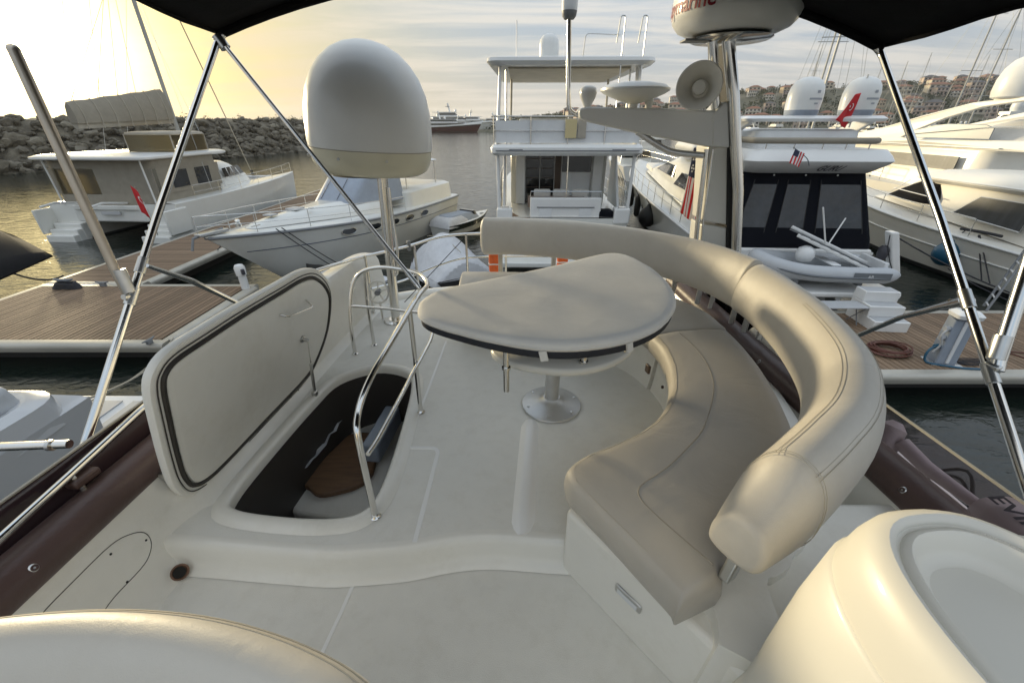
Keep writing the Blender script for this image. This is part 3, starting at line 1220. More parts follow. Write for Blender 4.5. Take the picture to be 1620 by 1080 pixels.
# brown padded roll along each coaming, smoked wind screen outside it
for sx, lab in ((-1, 'brown padded roll on the port coaming, chrome snap studs'), (1, 'dark brown padded roll on the coaming behind the curved sofa')):
    r = thing('coaming_pad', lab, 'pad', (sx * 1.53, 1.2, 4.16))
    pts = [(sx * (wallx(y) + .125), y, 4.175 + .05 * max(0, y - 2.2)) for y in [-1.3 + .2 * k for k in range(19 if sx < 0 else 24)]]
    MB().tube(pts, .082, 18, flat=.85).build('roll', 'brown_pad', r, world=True, smooth=80)
    ys = (.78, -.2) if sx < 0 else (1.08, 1.62, 2.0)
    for y in ys:
        c = V(sx * (wallx(y) + .062), y, 4.16 + .045)
        MB().lathe([(.015, 0), (.015, .005), (.010, .010), (.009, .007), (.003, .007), (.003, .010)], c + V(0, 0, .0), 20, axis=(-sx * .85, 0, .5)).build('snap_stud', 'steel', r, world=True)
    w = thing('wind_screen', ('smoked wind screen along the port side under the chrome rail' if sx < 0 else 'smoked wind screen over the stowed outboard motor'), 'wind screen', (sx * 1.7, 1, 4.1))
    m = MB()
    secs = []
    for y in [-1.2 + .2 * k for k in range(17 if sx < 0 else 22)]:
        b = wallx(y) + .19
        e = .0 if y < 1.6 else 0
        secs.append([V(sx * b, y, 4.10), V(sx * (b + .055), y, 4.32), V(sx * (b + .062), y, 4.322), V(sx * (b + .007), y, 4.10)])
    m.loft(secs, True, True)
    m.build('screen', 'smoked_acrylic' if sx > 0 else 'smoked', w, world=True, smooth=40)
    MB().tube([(sx * (wallx(y) + .25), y, 4.327) for y in [-1.2 + .2 * k for k in range(17 if sx < 0 else 22)]], .006, 6).build('edge_trim', 'alu_edge', w, world=True)

# chrome hand rail over the port pad
hr = thing('hand_rail', 'chrome hand rail running over the brown port pad', 'rail', (-1.6, 1.0, 4.3))
pts = [at(-120, 960, z=4.30), at(0, 852, z=4.30), at(110, 752, z=4.30), at(232, 640, z=4.32), at(262, 618, z=4.30), V(-1.58, 1.78, 4.17)]
MB().tube(fillet(pts, .06), .0145, 12).build('tube', 'chrome', hr, world=True)
p = at(112, 752, z=4.30)
MB().tube([p, p + V(.02, .0, -.10)], .010, 10).build('stanchion', 'chrome', hr, world=True)
MB().box(p + V(.01, 0.02, -.03), (.05, .09, .03), rz=-.1).build('clamp', 'brown_pad', hr, world=True, bevel=.008)
po = thing('boat_hook', 'polished pole lying crosswise at the foot of the port bimini leg', 'pole', at(108, 704, z=4.33))
MB().tube([at(-60, 709, z=4.33), at(110, 702, z=4.33)], .0165, 12).build('shaft', 'chrome', po, world=True)
MB().tube([at(78, 704, z=4.33), at(84, 704, z=4.33)], .021, 12).build('collar', 'steel', po, world=True)

# ------------------------------------------------------------------ hatch
H1, H2 = at(310, 784, z=3.965), at(497, 588, z=3.965)
hv = (H2 - H1)
hv.z = 0
hv.normalize()
inw = Vector((hv.y, -hv.x, 0))               # towards the opening
upv = (Vector((0, 0, 1)) * math.cos(R(14)) + inw * math.sin(R(14))).normalized()
hn = hv.cross(upv).normalized()              # faces the opening
if hn.dot(inw) < 0:
    hn = -hn


def onhatch(px, py, off=0.0):
    d = ray(px, py)
    o_ = H1 + hn * off
    t = (o_ - V(0, 0, CAMZ)).dot(hn) / d.dot(hn)
    return V(0, 0, CAMZ) + d * t


ht = thing('hatch', 'open cream hatch with dark gasket standing beside the stairwell', 'hatch', H1)
pxs = [(296, 787), (276, 772), (262, 735), (246, 672), (236, 622), (242, 588), (268, 554), (320, 520), (383, 481), (440, 449), (478, 428), (501, 426), (519, 443), (526, 470), (521, 520), (505, 568), (484, 605), (420, 675), (360, 740), (324, 774)]
outl = smoothpath([onhatch(a, b) for a, b in pxs], 4, closed=True)
cenh = sum(outl, Vector()) / len(outl)


def inset(loop, d):
    out = []
    n = len(loop)
    for i, p in enumerate(loop):
        t = (loop[(i + 1) % n] - loop[i - 1]).normalized()
        k = hn.cross(t).normalized()
        if k.dot(cenh - p) < 0:
            k = -k
        out.append(p + k * d)
    return out


m = MB()
secs = [[p - hn * .035 for p in inset(outl, .02)], [p - hn * .030 for p in inset(outl, .004)], [p - hn * .012 for p in outl], [p for p in inset(outl, .004)], [p + hn * .004 for p in inset(outl, .02)], [p + hn * .001 for p in inset(outl, .026)], [p + hn * .001 for p in inset(outl, .04)]]
m.loft(secs, True, True)
m.build('lid', 'gelcoat', ht, world=True, smooth=55)
a, b = inset(outl, .042), inset(outl, .062)
m = MB()
m.loft([[p + hn * .002 for p in a], [p + hn * .012 for p in inset(outl, .047)], [p + hn * .012 for p in inset(outl, .057)], [p + hn * .002 for p in b]], True, False)
m.build('gasket', 'gasket', ht, world=True, smooth=50)
m = MB()
m.loft([[p + hn * .0015 for p in inset(outl, .063)], [p + hn * .007 for p in inset(outl, .066)], [p + hn * .009 for p in inset(outl, .09)]], True, False)
m.add([p + hn * .009 for p in inset(outl, .09)], [tuple(range(len(outl)))])
m.build('inner_panel', 'gelcoat', ht, world=True, smooth=30)
m = MB()
m.tube([p + hn * .0045 for p in inset(outl, .0275)], .0022, 6, closed=True)
m.build('joint_line', 'gasket', ht, world=True)
hp = [onhatch(*q_, off=.01) for q_ in ((443, 498), (458, 500), (487, 483), (484, 474))]
MB().tube(fillet([hp[0], hp[0] + hn * .03 + (hp[1] - hp[0]) * .3, hp[2] + hn * .03, hp[3]], .015, 4), .0042, 8).build('handle', 'chrome', ht, world=True)
g0, g1 = onhatch(478, 536, off=.01), at(498, 622, z=3.95)
gs = MB().lathe([(.022, 0), (.022, .008), (.012, .014), (.010, .036)], g0, 16, axis=hn).build('strut_bracket', 'steel', ht, world=True)
MB().tube([g0 + hn * .034, g0.lerp(g1, .45) + hn * .018], .0042, 8).build('strut_rod', 'chrome', ht, world=True)
MB().tube([g0.lerp(g1, .42) + hn * .019, g1], .009, 10).build('strut_cylinder', 'steel', ht, world=True)
MB().box(g1, (.03, .03, .035)).build('strut_foot', 'steel', ht, world=True, bevel=.006)
for a_, b_ in ((352, 742), (368, 727), (458, 622), (470, 611)):
    p = onhatch(a_ + 2, b_ + 6, off=.004)
    MB().lathe([(.004, 0), (.0035, .003)], p, 8, axis=hn).build('screw', 'rubber', ht, world=True)
p = onhatch(262, 752, off=-.05)
MB().box(p + V(-.02, .02, -.03), (.05, .02, .07), rx=.2).build('hinge', 'steel', ht, world=True, bevel=.004)

# ------------------------------------------------------------------ stair guard rail
gr = thing('stair_guard_rail', 'bent chrome guard rail looping round the stairwell', 'rail', (-.58, 1.2, UF))
f1 = at(594, 817, z=UF); f2 = at(666, 652, z=UF); f3 = at(562, 560, z=UF); f4 = at(592, 546, z=UF)
b1 = at(568, 700, Y=f1.y + .03); b2 = at(572, 625, Y=f1.y + .14)
top = [f1, b1, at(566, 655, Y=1.30), at(585, 600, Y=1.42), at(625, 530, Y=1.72), at(660, 470, Y=2.05), at(676, 450, Y=2.32), at(664, 434, Y=2.52), at(635, 426, Y=2.62), at(600, 423, Y=2.68), at(573, 430, Y=2.70), at(558, 450, Y=2.68), at(554, 490, Y=2.64), at(557, 530, Y=f3.y + .01), f3]
MB().tube(smoothpath(top, 6), .0135, 12).build('top_rail', 'chrome', gr, world=True, smooth=80)
pt = at(648, 490, Y=1.93)
MB().tube([f2, f2.lerp(pt, .5), pt], .0125, 12).build('post', 'chrome', gr, world=True)
mid = [at(582, 718, Y=1.27), at(600, 690, Y=1.38), at(640, 615, Y=1.72), at(665, 568, Y=1.95), at(682, 535, Y=2.2), at(684, 510, Y=2.40), at(672, 496, Y=2.5), at(640, 492, Y=2.58), at(610, 488, Y=2.62), at(556, 484, Y=2.645)]
MB().tube(smoothpath(mid, 5), .0105, 10).build('mid_rail', 'chrome', gr, world=True, smooth=80)
MB().tube([f4, at(581, 480, Y=f4.y), at(577, 428, Y=f4.y)], .0125, 12).build('post', 'chrome', gr, world=True)
for f in (f1, f2, f3, f4):
    MB().lathe([(.024, 0), (.024, .006), (.018, .011), (.015, .016)], f, 20).build('foot', 'chrome', gr, world=True)

# ------------------------------------------------------------------ table
tb = thing('flybridge_table', 'pointed oval table under a fitted sand cloth cover on a grey pedestal', 'table', at(872, 640, z=UF))
tp = [(-.425, 1.70), (-.43, 1.80), (-.36, 1.935), (-.20, 2.04), (.0, 2.165), (.19, 2.285), (.36, 2.41), (.50, 2.52), (.62, 2.595), (.705, 2.585), (.765, 2.47), (.805, 2.29), (.82, 2.10), (.81, 1.95), (.765, 1.77), (.64, 1.565), (.47, 1.43), (.29, 1.365), (.12, 1.36), (-.07, 1.42), (-.27, 1.525), (-.385, 1.61)]
tl = smoothpath([(x, y, 0) for x, y in tp], 4, closed=True)
ct = sum(tl, Vector()) / len(tl)


def tring(f, z, wob=0, zw=0):
    return [V(ct.x + (p.x - ct.x) * f, ct.y + (p.y - ct.y) * f, z + zw * noise.noise(V((ct.x + (p.x - ct.x) * f) * 4.5, (ct.y + (p.y - ct.y) * f) * 4.5, 3))) + V(wob * noise.noise(V(p.x * 9, p.y * 9, z * 30)), wob * noise.noise(V(p.x * 9, p.y * 9, 5 + z * 30)), 0) for p in tl]


m = MB()
rings = [tring(.987, 4.630, .003), tring(.994, 4.638, .005, .002), tring(.998, 4.650, .006, .003), tring(.990, 4.664, .004, .003), tring(.965, 4.670, 0, .003), tring(.93, 4.672, 0, .004), tring(.86, 4.673, 0, .005), tring(.76, 4.674, 0, .005), tring(.64, 4.674, 0, .005), tring(.5, 4.675, 0, .005), tring(.35, 4.675, 0, .005), tring(.2, 4.676, 0, .005), tring(.06, 4.676, 0, .005)]
m.loft(rings, True, True)
cv = m.build('cloth_cover', 'cover_cloth', tb, world=True, smooth=75)
MB().tube(tring(.9965, 4.644, .004, .001), .0035, 6, closed=True).build('hem_piping', 'cover_cloth', cv, world=True)
m = MB()
m.loft([tring(.955, 4.594), tring(.975, 4.596), tring(.985, 4.604), tring(.985, 4.631, .002)], True, True)
m.build('table_board', 'cover_band', tb, world=True, smooth=60)
# two webbing straps over the band
for a_ in (865, 1004):
    best = min(range(len(tl)), key=lambda i: abs(at(a_, 560, z=4.6).x - tl[i].x) + (0 if tl[i].y < 1.7 else 9))
    p = V(ct.x + (tl[best].x - ct.x) * .992, ct.y + (tl[best].y - ct.y) * .992, 4.612)
    t = (tl[(best + 1) % len(tl)] - tl[best - 1]).normalized()
    MB().box(p, (.03, .008, .042), rz=math.atan2(t.y, t.x), ry=.25).build('strap', 'cover_cloth', tb, world=True)
bc = tb.location
MB().lathe([(.172, 0), (.176, .006), (.172, .014), (.13, .024), (.085, .036), (.056, .05), (.047, .06)], bc, 48).build('base_plate', 'alu', tb, world=True, smooth=40)
for k in range(6):
    a_ = k * math.pi / 3 + .3
    MB().lathe([(.008, .016), (.006, .022)], bc + V(.145 * math.cos(a_), .145 * math.sin(a_), .004), 10).build('bolt', 'steel', tb, world=True)
MB().lathe([(.041, .05), (.041, .53), (.05, .68)], bc, 32).build('column', 'alu', tb, world=True)
m = MB()
tray = smoothpath([(-.02, 1.78, 0), (-.10, 1.68, 0), (-.04, 1.58, 0), (.12, 1.51, 0), (.30, 1.50, 0), (.47, 1.58, 0), (.60, 1.75, 0), (.60, 2.0, 0), (.4, 2.2, 0), (.15, 2.1, 0)], 5, closed=True)
tcn_ = sum(tray, Vector()) / len(tray)
m.loft([[tcn_ + (p - tcn_) * .93 + V(0, 0, 4.425) for p in tray], [tcn_ + (p - tcn_) * .985 + V(0, 0, 4.437) for p in tray], [p + V(0, 0, 4.458) for p in tray], [tcn_ + (p - tcn_) * .97 + V(0, 0, 4.472) for p in tray]], True, True)
m.build('storage_tray', 'gelcoat_yellow', tb, world=True, smooth=60)
for a_, b_, z0_ in ((801, 600, 4.36), (922, 590, 4.44), (985, 570, 4.44)):
    p = at(a_, b_, z=4.42)
    MB().lathe([(.013, z0_ - 4.42), (.013, 4.60 - 4.42)], p + V(0, 0, 0), 12).build('spacer_pin', 'chrome', tb, world=True)
    MB().lathe([(.019, 4.474 - 4.42), (.019, 4.484 - 4.42)], p, 14).build('pin_collar', 'chrome', tb, world=True)
p = bc + V(-.035, -.02, .34)
MB().tube(fillet([p, p + V(-.035, 0, 0), p + V(-.035, 0, -.07), p + V(-.02, 0, -.07)], .01, 3), .005, 8).build('lock_lever', 'rubber', tb, world=True)
# ------------------------------------------------------------------ curved sofa
SI = [(.434, .645), (.375, .735), (.31, .84), (.24, .95), (.192, 1.03), (.195, 1.095), (.262, 1.155), (.367, 1.21), (.509, 1.294), (.637, 1.417), (.735, 1.584), (.80, 1.78), (.825, 1.979), (.81, 2.12)]
SO = [(.585, .705), (.64, .755), (.70, .81), (.77, .86), (.83, .905), (.885, .95), (.94, 1.0), (.995, 1.06), (1.07, 1.16), (1.15, 1.30), (1.22, 1.52), (1.275, 1.78), (1.30, 2.03), (1.30, 2.20)]
RI = [(.815, 2.15), (.74, 2.33), (.56, 2.52), (.26, 2.68), (-.08, 2.77), (-.38, 2.80)]
RO = [(1.31, 2.235), (1.28, 2.50), (1.12, 2.80), (.80, 3.08), (.30, 3.28), (-.40, 3.32)]
SZ = 4.315


def v3(l, z=0):
    return [Vector((a, b, z)) for a, b in l]


def cushion(I, O, zt, th, rin, name, matn, parent, n=5, crown=.012):
    """Upholstered slab between an inner and an outer edge line, rolled edges, slightly crowned."""
    I, O = smoothpath(v3(I), n), smoothpath(v3(O), n)
    # close ends with rounded shrink
    secs = []
    N = len(I)
    for k in range(-3, N + 3):
        kk = min(max(k, 0), N - 1)
        a, b = I[kk], O[kk]
        over = (-k if k < 0 else (k - N + 1 if k >= N else 0))
        tdir = (I[min(kk + 1, N - 1)] - I[max(kk - 1, 0)] + O[min(kk + 1, N - 1)] - O[max(kk - 1, 0)]).normalized()
        if over:
            # roll the end: move along the run while shrinking height
            e = [.0, .012, .020, .022][over]
            dzt = [.0, .006, .022, .045][over]
            sg = -1 if k < 0 else 1
            a, b = a + tdir * e * sg, b + tdir * e * sg
        else:
            dzt = 0
        w = (b - a)
        L = w.length
        u = w / L
        sc = min(1.0, L / .34)
        prof = [(.030, -th), (.008, -th + .02), (0, -th * .5), (.004, -.032), (.016, -.010), (.036, -.001), (.08, .004)]
        prof = [(d * sc, h) for d, h in prof]
        mid_ = [(L * .3, crown), (L * .5, crown), (L * .7, crown), (L - .07 * sc, .003), (L - .025 * sc, -.006), (L - .003, -.04), (L, -th * .6), (L - .02 * sc, -th)]
        sec = []
        for d, h in prof + mid_:
            hh = h - dzt if h > -th * .45 else h
            if h <= -th * .9:
                hh = h + dzt * .3
            sec.append(a + u * d + V(0, 0, zt + hh))
        secs.append(sec)
    m = MB()
    m.loft(secs, True, True)
    return m.build(name, matn, parent, world=True, smooth=75)


sf = thing('curved_sofa', 'curved sand vinyl sofa wrapping round the table', 'sofa', (.9, 1.6, UF))
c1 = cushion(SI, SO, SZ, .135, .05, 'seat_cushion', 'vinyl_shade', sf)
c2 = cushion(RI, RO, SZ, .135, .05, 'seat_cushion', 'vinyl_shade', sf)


def on_seat(px, py, dz_=.0):
    p = at(px, py, z=SZ + dz_)
    return p


pip = [on_seat(a, b, .010) for a, b in ((1075, 527), (1098, 548), (1119, 577), (1129, 614), (1115, 673), (1088, 708), (1055, 740), (1022, 762), (1010, 775), (1014, 790), (1035, 812), (1080, 852), (1128, 893))]
MB().tube(smoothpath(pip, 5), .0034, 6).build('piping', 'piping', c1, world=True)
# stitched double seam along the front edge
for off in (.030, .040):
    pts = []
    for k in range(5, 131):
        t_ = k / 130 * 12.9
        i = int(min(t_, 12.999)); f = t_ - i
        a = Vector(SI[i] + (0,)).lerp(Vector(SI[i + 1] + (0,)), f)
        b = Vector(SO[i] + (0,)).lerp(Vector(SO[i + 1] + (0,)), f)
        pts.append(a + (b - a).normalized() * off + V(0, 0, SZ - .0025))
    MB().tube(pts, .0012, 5).build('seam', 'seam', c1, world=True)
# moulded base
def base_part(I, O, name, zb):
    Is, Os = smoothpath(v3(I), 4), smoothpath(v3(O), 4)
    m = MB()
    secs = []
    for a, b in zip(Is, Os):
        u = (b - a).normalized()
        z0 = zb(a)
        secs.append([a + u * .035 + V(0, 0, z0), a + u * .042 + V(0, 0, z0 + .03), a + u * .06 + V(0, 0, SZ - .14), b + V(0, 0, SZ - .14), b + u * .12 + V(0, 0, SZ - .15), b + u * .12 + V(0, 0, LF)])
    m.loft(secs, True, True)
    return m.build(name, 'gelcoat', sf, world=True, smooth=60)


bI = [(.50, .62), (.515, .675), (.44, .775), (.36, .885), (.285, .99), (.215, 1.085), (.215, 1.13), (.29, 1.17), (.39, 1.235), (.53, 1.31), (.66, 1.43), (.765, 1.60), (.83, 1.79), (.85, 1.98), (.83, 2.13)]
bO = [(.60, .56), (.66, .72), (.70, .78), (.76, .83), (.80, .88), (.86, .92), (.90, .96), (.95, 1.0), (1.0, 1.06), (1.07, 1.16), (1.15, 1.30), (1.22, 1.52), (1.275, 1.78), (1.30, 2.03), (1.30, 2.20)]
base_part(bI, bO, 'base', lambda p: LF if p.y < 1.09 else UF)
base_part(RI, [(a * .99, b - .02) for a, b in RO], 'base', lambda p: UF)
# plinth running forward of the seat on the lower floor
m = MB()
pl_ = [(.23, 1.09), (.20, 1.06), (.52, .655), (1.0, .02), (1.5, .0), (1.5, 1.1)]
m.prism(pl_, LF - .01, LF + .33)
m.build('plinth', 'gelcoat', sf, world=True, bevel=.025, bseg=4)


# fittings on the base
def on_base(px, py):
    """Point on the vertical front of the plinth seen at a pixel."""
    n_ = Vector((-(1.06 - .655), -(.52 - .20), 0)).normalized()
    o_ = V(.20, 1.06, LF)
    d = ray(px, py)
    t = (o_ - V(0, 0, CAMZ)).dot(n_) / d.dot(n_)
    return V(0, 0, CAMZ) + d * t, n_


p, n_ = on_base(994, 945)
tdir = Vector((-n_.y, n_.x, 0))
ang = math.atan2(tdir.y, tdir.x)
cl_ = MB().box(p, (.105, .016, .042), rz=ang).build('courtesy_light', 'steel', sf, world=True, bevel=.008, bseg=3)
MB().box(p + n_ * .006, (.080, .012, .020), rz=ang).build('lens', 'white_matte', cl_, world=True, bevel=.003)
for a_, b_ in ((942, 957), (1010, 1040)):
    q_, _ = on_base(a_, b_)
    MB().lathe([(.004, 0), (.004, .003)], q_, 8, axis=n_).build('screw', 'rubber', sf, world=True)
for a_, b_, s_ in ((1025, 583, .9), (1048, 612, .3)):
    q_ = at(a_, b_, Y=1.92)
    MB().box(q_, (.014, .045 * s_, .055 * s_), rz=.2).build('locker_catch', 'wood_dark', sf, world=True, bevel=.004)


def backrest(ib, prof, name, end_round, n=5, zadd=None, taper=0):
    """Fat upholstered roll: prof (offset outwards, height) swept along the inner lower edge ib."""
    P = smoothpath(v3(ib), n)
    N = len(P)
    pr = smoothpath([(a, b, 0) for a, b in prof], 4, closed=True)
    cx = sum(q.x for q in pr) / len(pr)
    cz = sum(q.y for q in pr) / len(pr)
    secs = []
    ks = [(0, s, e) for s, e in ((.55, .030), (.80, .020), (.93, .008))] + [(k, 1, 0) for k in range(N)] + [(N - 1, s, -e) for s, e in reversed(((.70, end_round), (.90, end_round * .78), (.975, end_round * .38)))]
    for k, s, e in ks:
        t = (P[min(k + 1, N - 1)] - P[max(k - 1, 0)]).normalized()
        o_ = Vector((-t.y, t.x, 0))          # outwards for a path running with the sofa on its right
        c = P[k] - t * e
        za = zadd(k / (N - 1)) if zadd else 0
        dl = sum((P[q + 1] - P[q]).length for q in range(k, N - 1))
        wd = max(0, 1 - dl / .13) ** 1.2 if taper else 0
        s2 = s * (1 - taper * max(0, (k / (N - 1) - .72) / .28) ** 1.5)
        zlo = 4.41
        secs.append([c + o_ * (cx + (q.x - cx) * s2 * (1 - .22 * wd)) + V(0, 0, zlo + (cz + (q.y - cz) * s2 - zlo) * (1 - .42 * wd) + za) for q in pr])
    m = MB()
    m.loft(secs, True, True)
    return m.build(name, 'vinyl', sf, world=True, smooth=80), P


prof_r = [(.005, 4.435), (-.012, 4.50), (.004, 4.60), (.045, 4.675), (.10, 4.70), (.155, 4.675), (.188, 4.60), (.19, 4.50), (.165, 4.43), (.08, 4.41)]
ibr = [(1.295, 2.235), (1.298, 2.05), (1.258, 1.72), (1.175, 1.42), (1.085, 1.235), (.945, 1.06), (.80, .945), (.67, .855), (.545, .775)]
br, PR_ = backrest(ibr, prof_r, 'backrest', .035, taper=.03, zadd=lambda u: -.03 * max(0, (u - .6) / .4))
prof_b = [(.0, 4.43), (-.008, 4.52), (.012, 4.63), (.045, 4.695), (.085, 4.712), (.125, 4.69), (.142, 4.62), (.142, 4.52), (.125, 4.43), (.06, 4.415)]
ibb = [(-.235, 3.40), (.05, 3.385), (.37, 3.30), (.65, 3.165), (.90, 2.99), (1.13, 2.755), (1.25, 2.54), (1.305, 2.33), (1.315, 2.27)]
bb, PB_ = backrest(ibb, prof_b, 'backrest', .012)


def br_pt(k, off, z):
    N = len(PR_)
    s2 = 1 - .03 * max(0, (k / (N - 1) - .72) / .28) ** 1.5
    off, z = .09 + (off - .09) * s2, 4.56 + (z - 4.56) * s2
    t = (PR_[min(k + 1, N - 1)] - PR_[max(k - 1, 0)]).normalized()
    o_ = Vector((-t.y, t.x, 0))
    return PR_[k] + o_ * off + V(0, 0, z - .03 * max(0, (k / (N - 1) - .6) / .4))


KA = len(PR_) - 5
for off, z in ((.050, 4.6815), (.060, 4.6885), (.150, 4.6795), (.160, 4.6725)):
    MB().tube([br_pt(k, off, z) for k in range(10, KA + 1)], .0009, 5).build('seam', 'seam', br, world=True)
kk = KA
arc = [(-.010, 4.50), (.006, 4.605), (.047, 4.681), (.10, 4.705), (.157, 4.681), (.192, 4.605), (.194, 4.50), (.168, 4.43)]
for dk in (0, 1):
    MB().tube(smoothpath([br_pt(kk - dk * 0, a, b) + (PR_[kk] - PR_[kk - 1]).normalized() * (.0 + .012 * dk - .01) for a, b in arc], 3), .0009, 5).build('seam', 'seam', br, world=True)
MB().box((.60, .70, 4.36), (.05, .03, .12), rz=.6, ry=.3).build('backrest_hinge', 'steel', sf, world=True, bevel=.006)
# polished struts that carry the backrests
for a_, b_, Yq in ((1062, 455, 2.86), (1098, 480, 2.66), (1118, 492, 2.58), (1160, 480, 2.34), (1178, 500, 2.22), (1200, 520, 2.12)):
    p = at(a_, b_, Y=Yq)
    MB().box((p.x + .02, p.y, 4.37), (.032, .05, .16), rz=-.5).build('backrest_strut', 'chrome' if a_ not in (1098,) else 'alu', sf, world=True, bevel=.006)
for (x, y) in ((-.1, 3.46), (.35, 3.37), (.95, 1.02), (.72, .83)):
    MB().box((x, y, 4.35), (.035, .03, .20), rz=.3).build('backrest_strut', 'steel', sf, world=True, bevel=.006)
# orange webbing round the struts below the aft backrest
for a_, b_, lab in ((782, 413, 'orange float sleeve on the aft rail below the left end of the backrest'), (890, 410, 'orange float sleeve on the aft rail behind the table')):
    p = at(a_, b_, Y=3.62)
    t_ = thing('float_sleeve', lab, 'float', p)
    MB().lathe([(.030, -.10), (.042, -.09), (.044, 0), (.042, .07), (.032, .08)], p, 16, sx=1.15).build('sleeve', 'orange', t_, world=True)
    MB().tube([p + V(.05 * math.cos(q), .045 * math.sin(q), -.02 + .004 * math.sin(3 * q)) for q in [k * math.pi / 8 for k in range(16)]], .006, 6, closed=True).build('lashing', 'white_matte', t_, world=True)

# white cream locker seen behind the sofa under the arch
lk = thing('aft_locker', 'rounded cream locker on the side deck behind the sofa', 'locker', (1.62, 2.35, 3.9))
MB().box((1.60, 2.18, 4.07), (.22, .5, .40), taper=.82).build('locker_body', 'gelcoat', lk, world=True, bevel=.06, bseg=5)

# ------------------------------------------------------------------ aft rail of the flybridge
ar = thing('aft_rail', 'chrome two bar rail round the aft edge of the flybridge', 'rail', (-.9, 3.7, UF))
tpr = [at(500, 428, Y=2.95), at(560, 410, Y=3.25), at(647, 389, Y=3.62), at(700, 374, Y=3.82), at(770, 369, Y=3.92), at(860, 367, Y=3.92), at(960, 372, Y=3.8)]
MB().tube(smoothpath(tpr, 6), .0135, 12).build('top_bar', 'chrome', ar, world=True)
lwr = [at(588, 457, Y=3.30), at(640, 443, Y=3.55), at(660, 433, Y=3.66), at(720, 411, Y=3.86), at(770, 406, Y=3.92), at(880, 405, Y=3.9)]
MB().tube(smoothpath(lwr, 6), .010, 10).build('lower_bar', 'chrome', ar, world=True)
for a_, b_, a2, b2, Yq in ((737, 372, 739, 446, 3.87), (577, 404, 590, 470, 3.31), (800, 368, 800, 430, 3.93), (655, 386, 662, 452, 3.65)):
    p = at(a_, b_, Y=Yq)
    MB().tube([p, V(p.x, p.y - .01, UF + .01)], .011, 10).build('stanchion', 'chrome', ar, world=True)
p = at(647, 389, Y=3.62)
MB().box(p, (.03, .03, .09), rz=.4).build('clamp', 'mid_grey', ar, world=True, bevel=.006)
MB().tube([at(640, 478, Y=3.45), at(735, 376, Y=3.86)], .004, 6).build('stay_wire', 'rope_dark', ar, world=True)
# cream rim at the aft end of the floor
m = MB()
secs = []
for k, p in enumerate(aft):
    t = (aft[min(k + 1, len(aft) - 1)] - aft[max(k - 1, 0)]).normalized()
    o_ = Vector((t.y, -t.x, 0))
    if o_.dot(p - V(0, 2.4, 0)) < 0:
        o_ = -o_
    secs.append([p - o_ * .05 + V(0, 0, UF - .002), p - o_ * .03 + V(0, 0, UF + .03), p + V(0, 0, UF + .045), p + o_ * .05 + V(0, 0, UF + .04), p + o_ * .07 + V(0, 0, UF), p + o_ * .06 + V(0, 0, UF - .35)])
m.loft(secs, False, True)
tag(m.build('aft_wall', 'gelcoat', smooth=60), kind='structure')
# coil of grey hose hanging on the aft rail
hc = thing('hose_reel', 'small round line spool behind the stair rail posts', 'spool', at(600, 455, Y=3.2))
c = at(598, 462, Y=3.18)
MB().tube([c + V(.085 * math.cos(q), .03 * math.sin(q), .085 * math.sin(q)) for q in [k * math.pi / 12 for k in range(24)]], .008, 8, closed=True).build('rim', 'horn_plastic', hc, world=True)
for k in range(5):
    q = k * math.pi * 2 / 5 + .3
    MB().tube([c, c + V(.085 * math.cos(q), .03 * math.sin(q), .085 * math.sin(q))], .006, 6).build('spoke', 'horn_plastic', hc, world=True)
MB().lathe([(.022, -.03), (.022, .03)], c, 14, axis=(0, 1, 0)).build('hub', 'mid_grey', hc, world=True)
MB().tube([c + V(0, .01, -.085), V(c.x, c.y + .01, UF)], .008, 6).build('stem', 'horn_plastic', hc, world=True)

# ------------------------------------------------------------------ satellite dome
sdm = thing('satellite_dome', 'big cream satellite dome on a polished post aft of the hatch', 'antenna dome', V(-1.0, 3.17, UF))
x0, y0 = -.985, 3.17
pb = V(x0, y0, UF)
pt = at(606, 292, Y=3.15)
MB().lathe([(.10, 0), (.10, .008), (.06, .014), (.058, .02)], pb, 28).build('foot_plate', 'chrome', sdm, world=True)
MB().tube([pb + V(0, 0, .01), pt.lerp(pb, -.06) + V(0, 0, .0)], .037, 24).build('post', 'chrome', sdm, world=True, smooth=80)
q0 = pt + V(.055, -.02, -.25)
MB().tube(fillet([pt + V(.045, -.03, -.02), pt + V(.048, -.03, -.50), pb + V(.07, -.03, .42), pb + V(.04, -.02, .40)], .03), .011, 10).build('conduit', 'chrome', sdm, world=True)
dc = at(592, 270, Y=3.13)
zb_ = dc.z
rr_ = .432
axd = V(.065, 0, 1)
cap = [(.448, .185), (.452, .225), (.450, .34), (.440, .44), (.415, .55), (.37, .65), (.31, .73), (.235, .795), (.15, .838), (.07, .858), (.012, .864)]
bas = [(.28, .0), (.36, .012), (.405, .04), (.432, .085), (.443, .135), (.4445, .182)]
sc_ = .90
MB().lathe([(r * sc_, h * sc_ - .02) for r, h in bas], dc, 64, axis=axd).build('dome_base', 'radome_base', sdm, world=True, smooth=40)
MB().lathe([(r * sc_, h * sc_ - .02) for r, h in cap], dc, 64, axis=axd).build('dome_cap', 'radome', sdm, world=True, smooth=50)
MB().lathe([(.447 * sc_, .180 * sc_ - .02), (.4505 * sc_, .1835 * sc_ - .02), (.447 * sc_, .187 * sc_ - .02)], dc, 64, axis=axd).build('joint_seam', 'sand_canvas', sdm, world=True)
for a_ in (-2.35, -1.75, -1.1):
    qd = Vector((0, 0, 1)).rotation_difference(axd.normalized()).to_matrix() @ V(.438 * math.cos(a_), .438 * math.sin(a_), .10)
    MB().lathe([(.009, 0), (.008, .006)], dc + qd, 10, axis=(math.cos(a_), math.sin(a_), -.2)).build('bolt', 'steel', sdm, world=True)
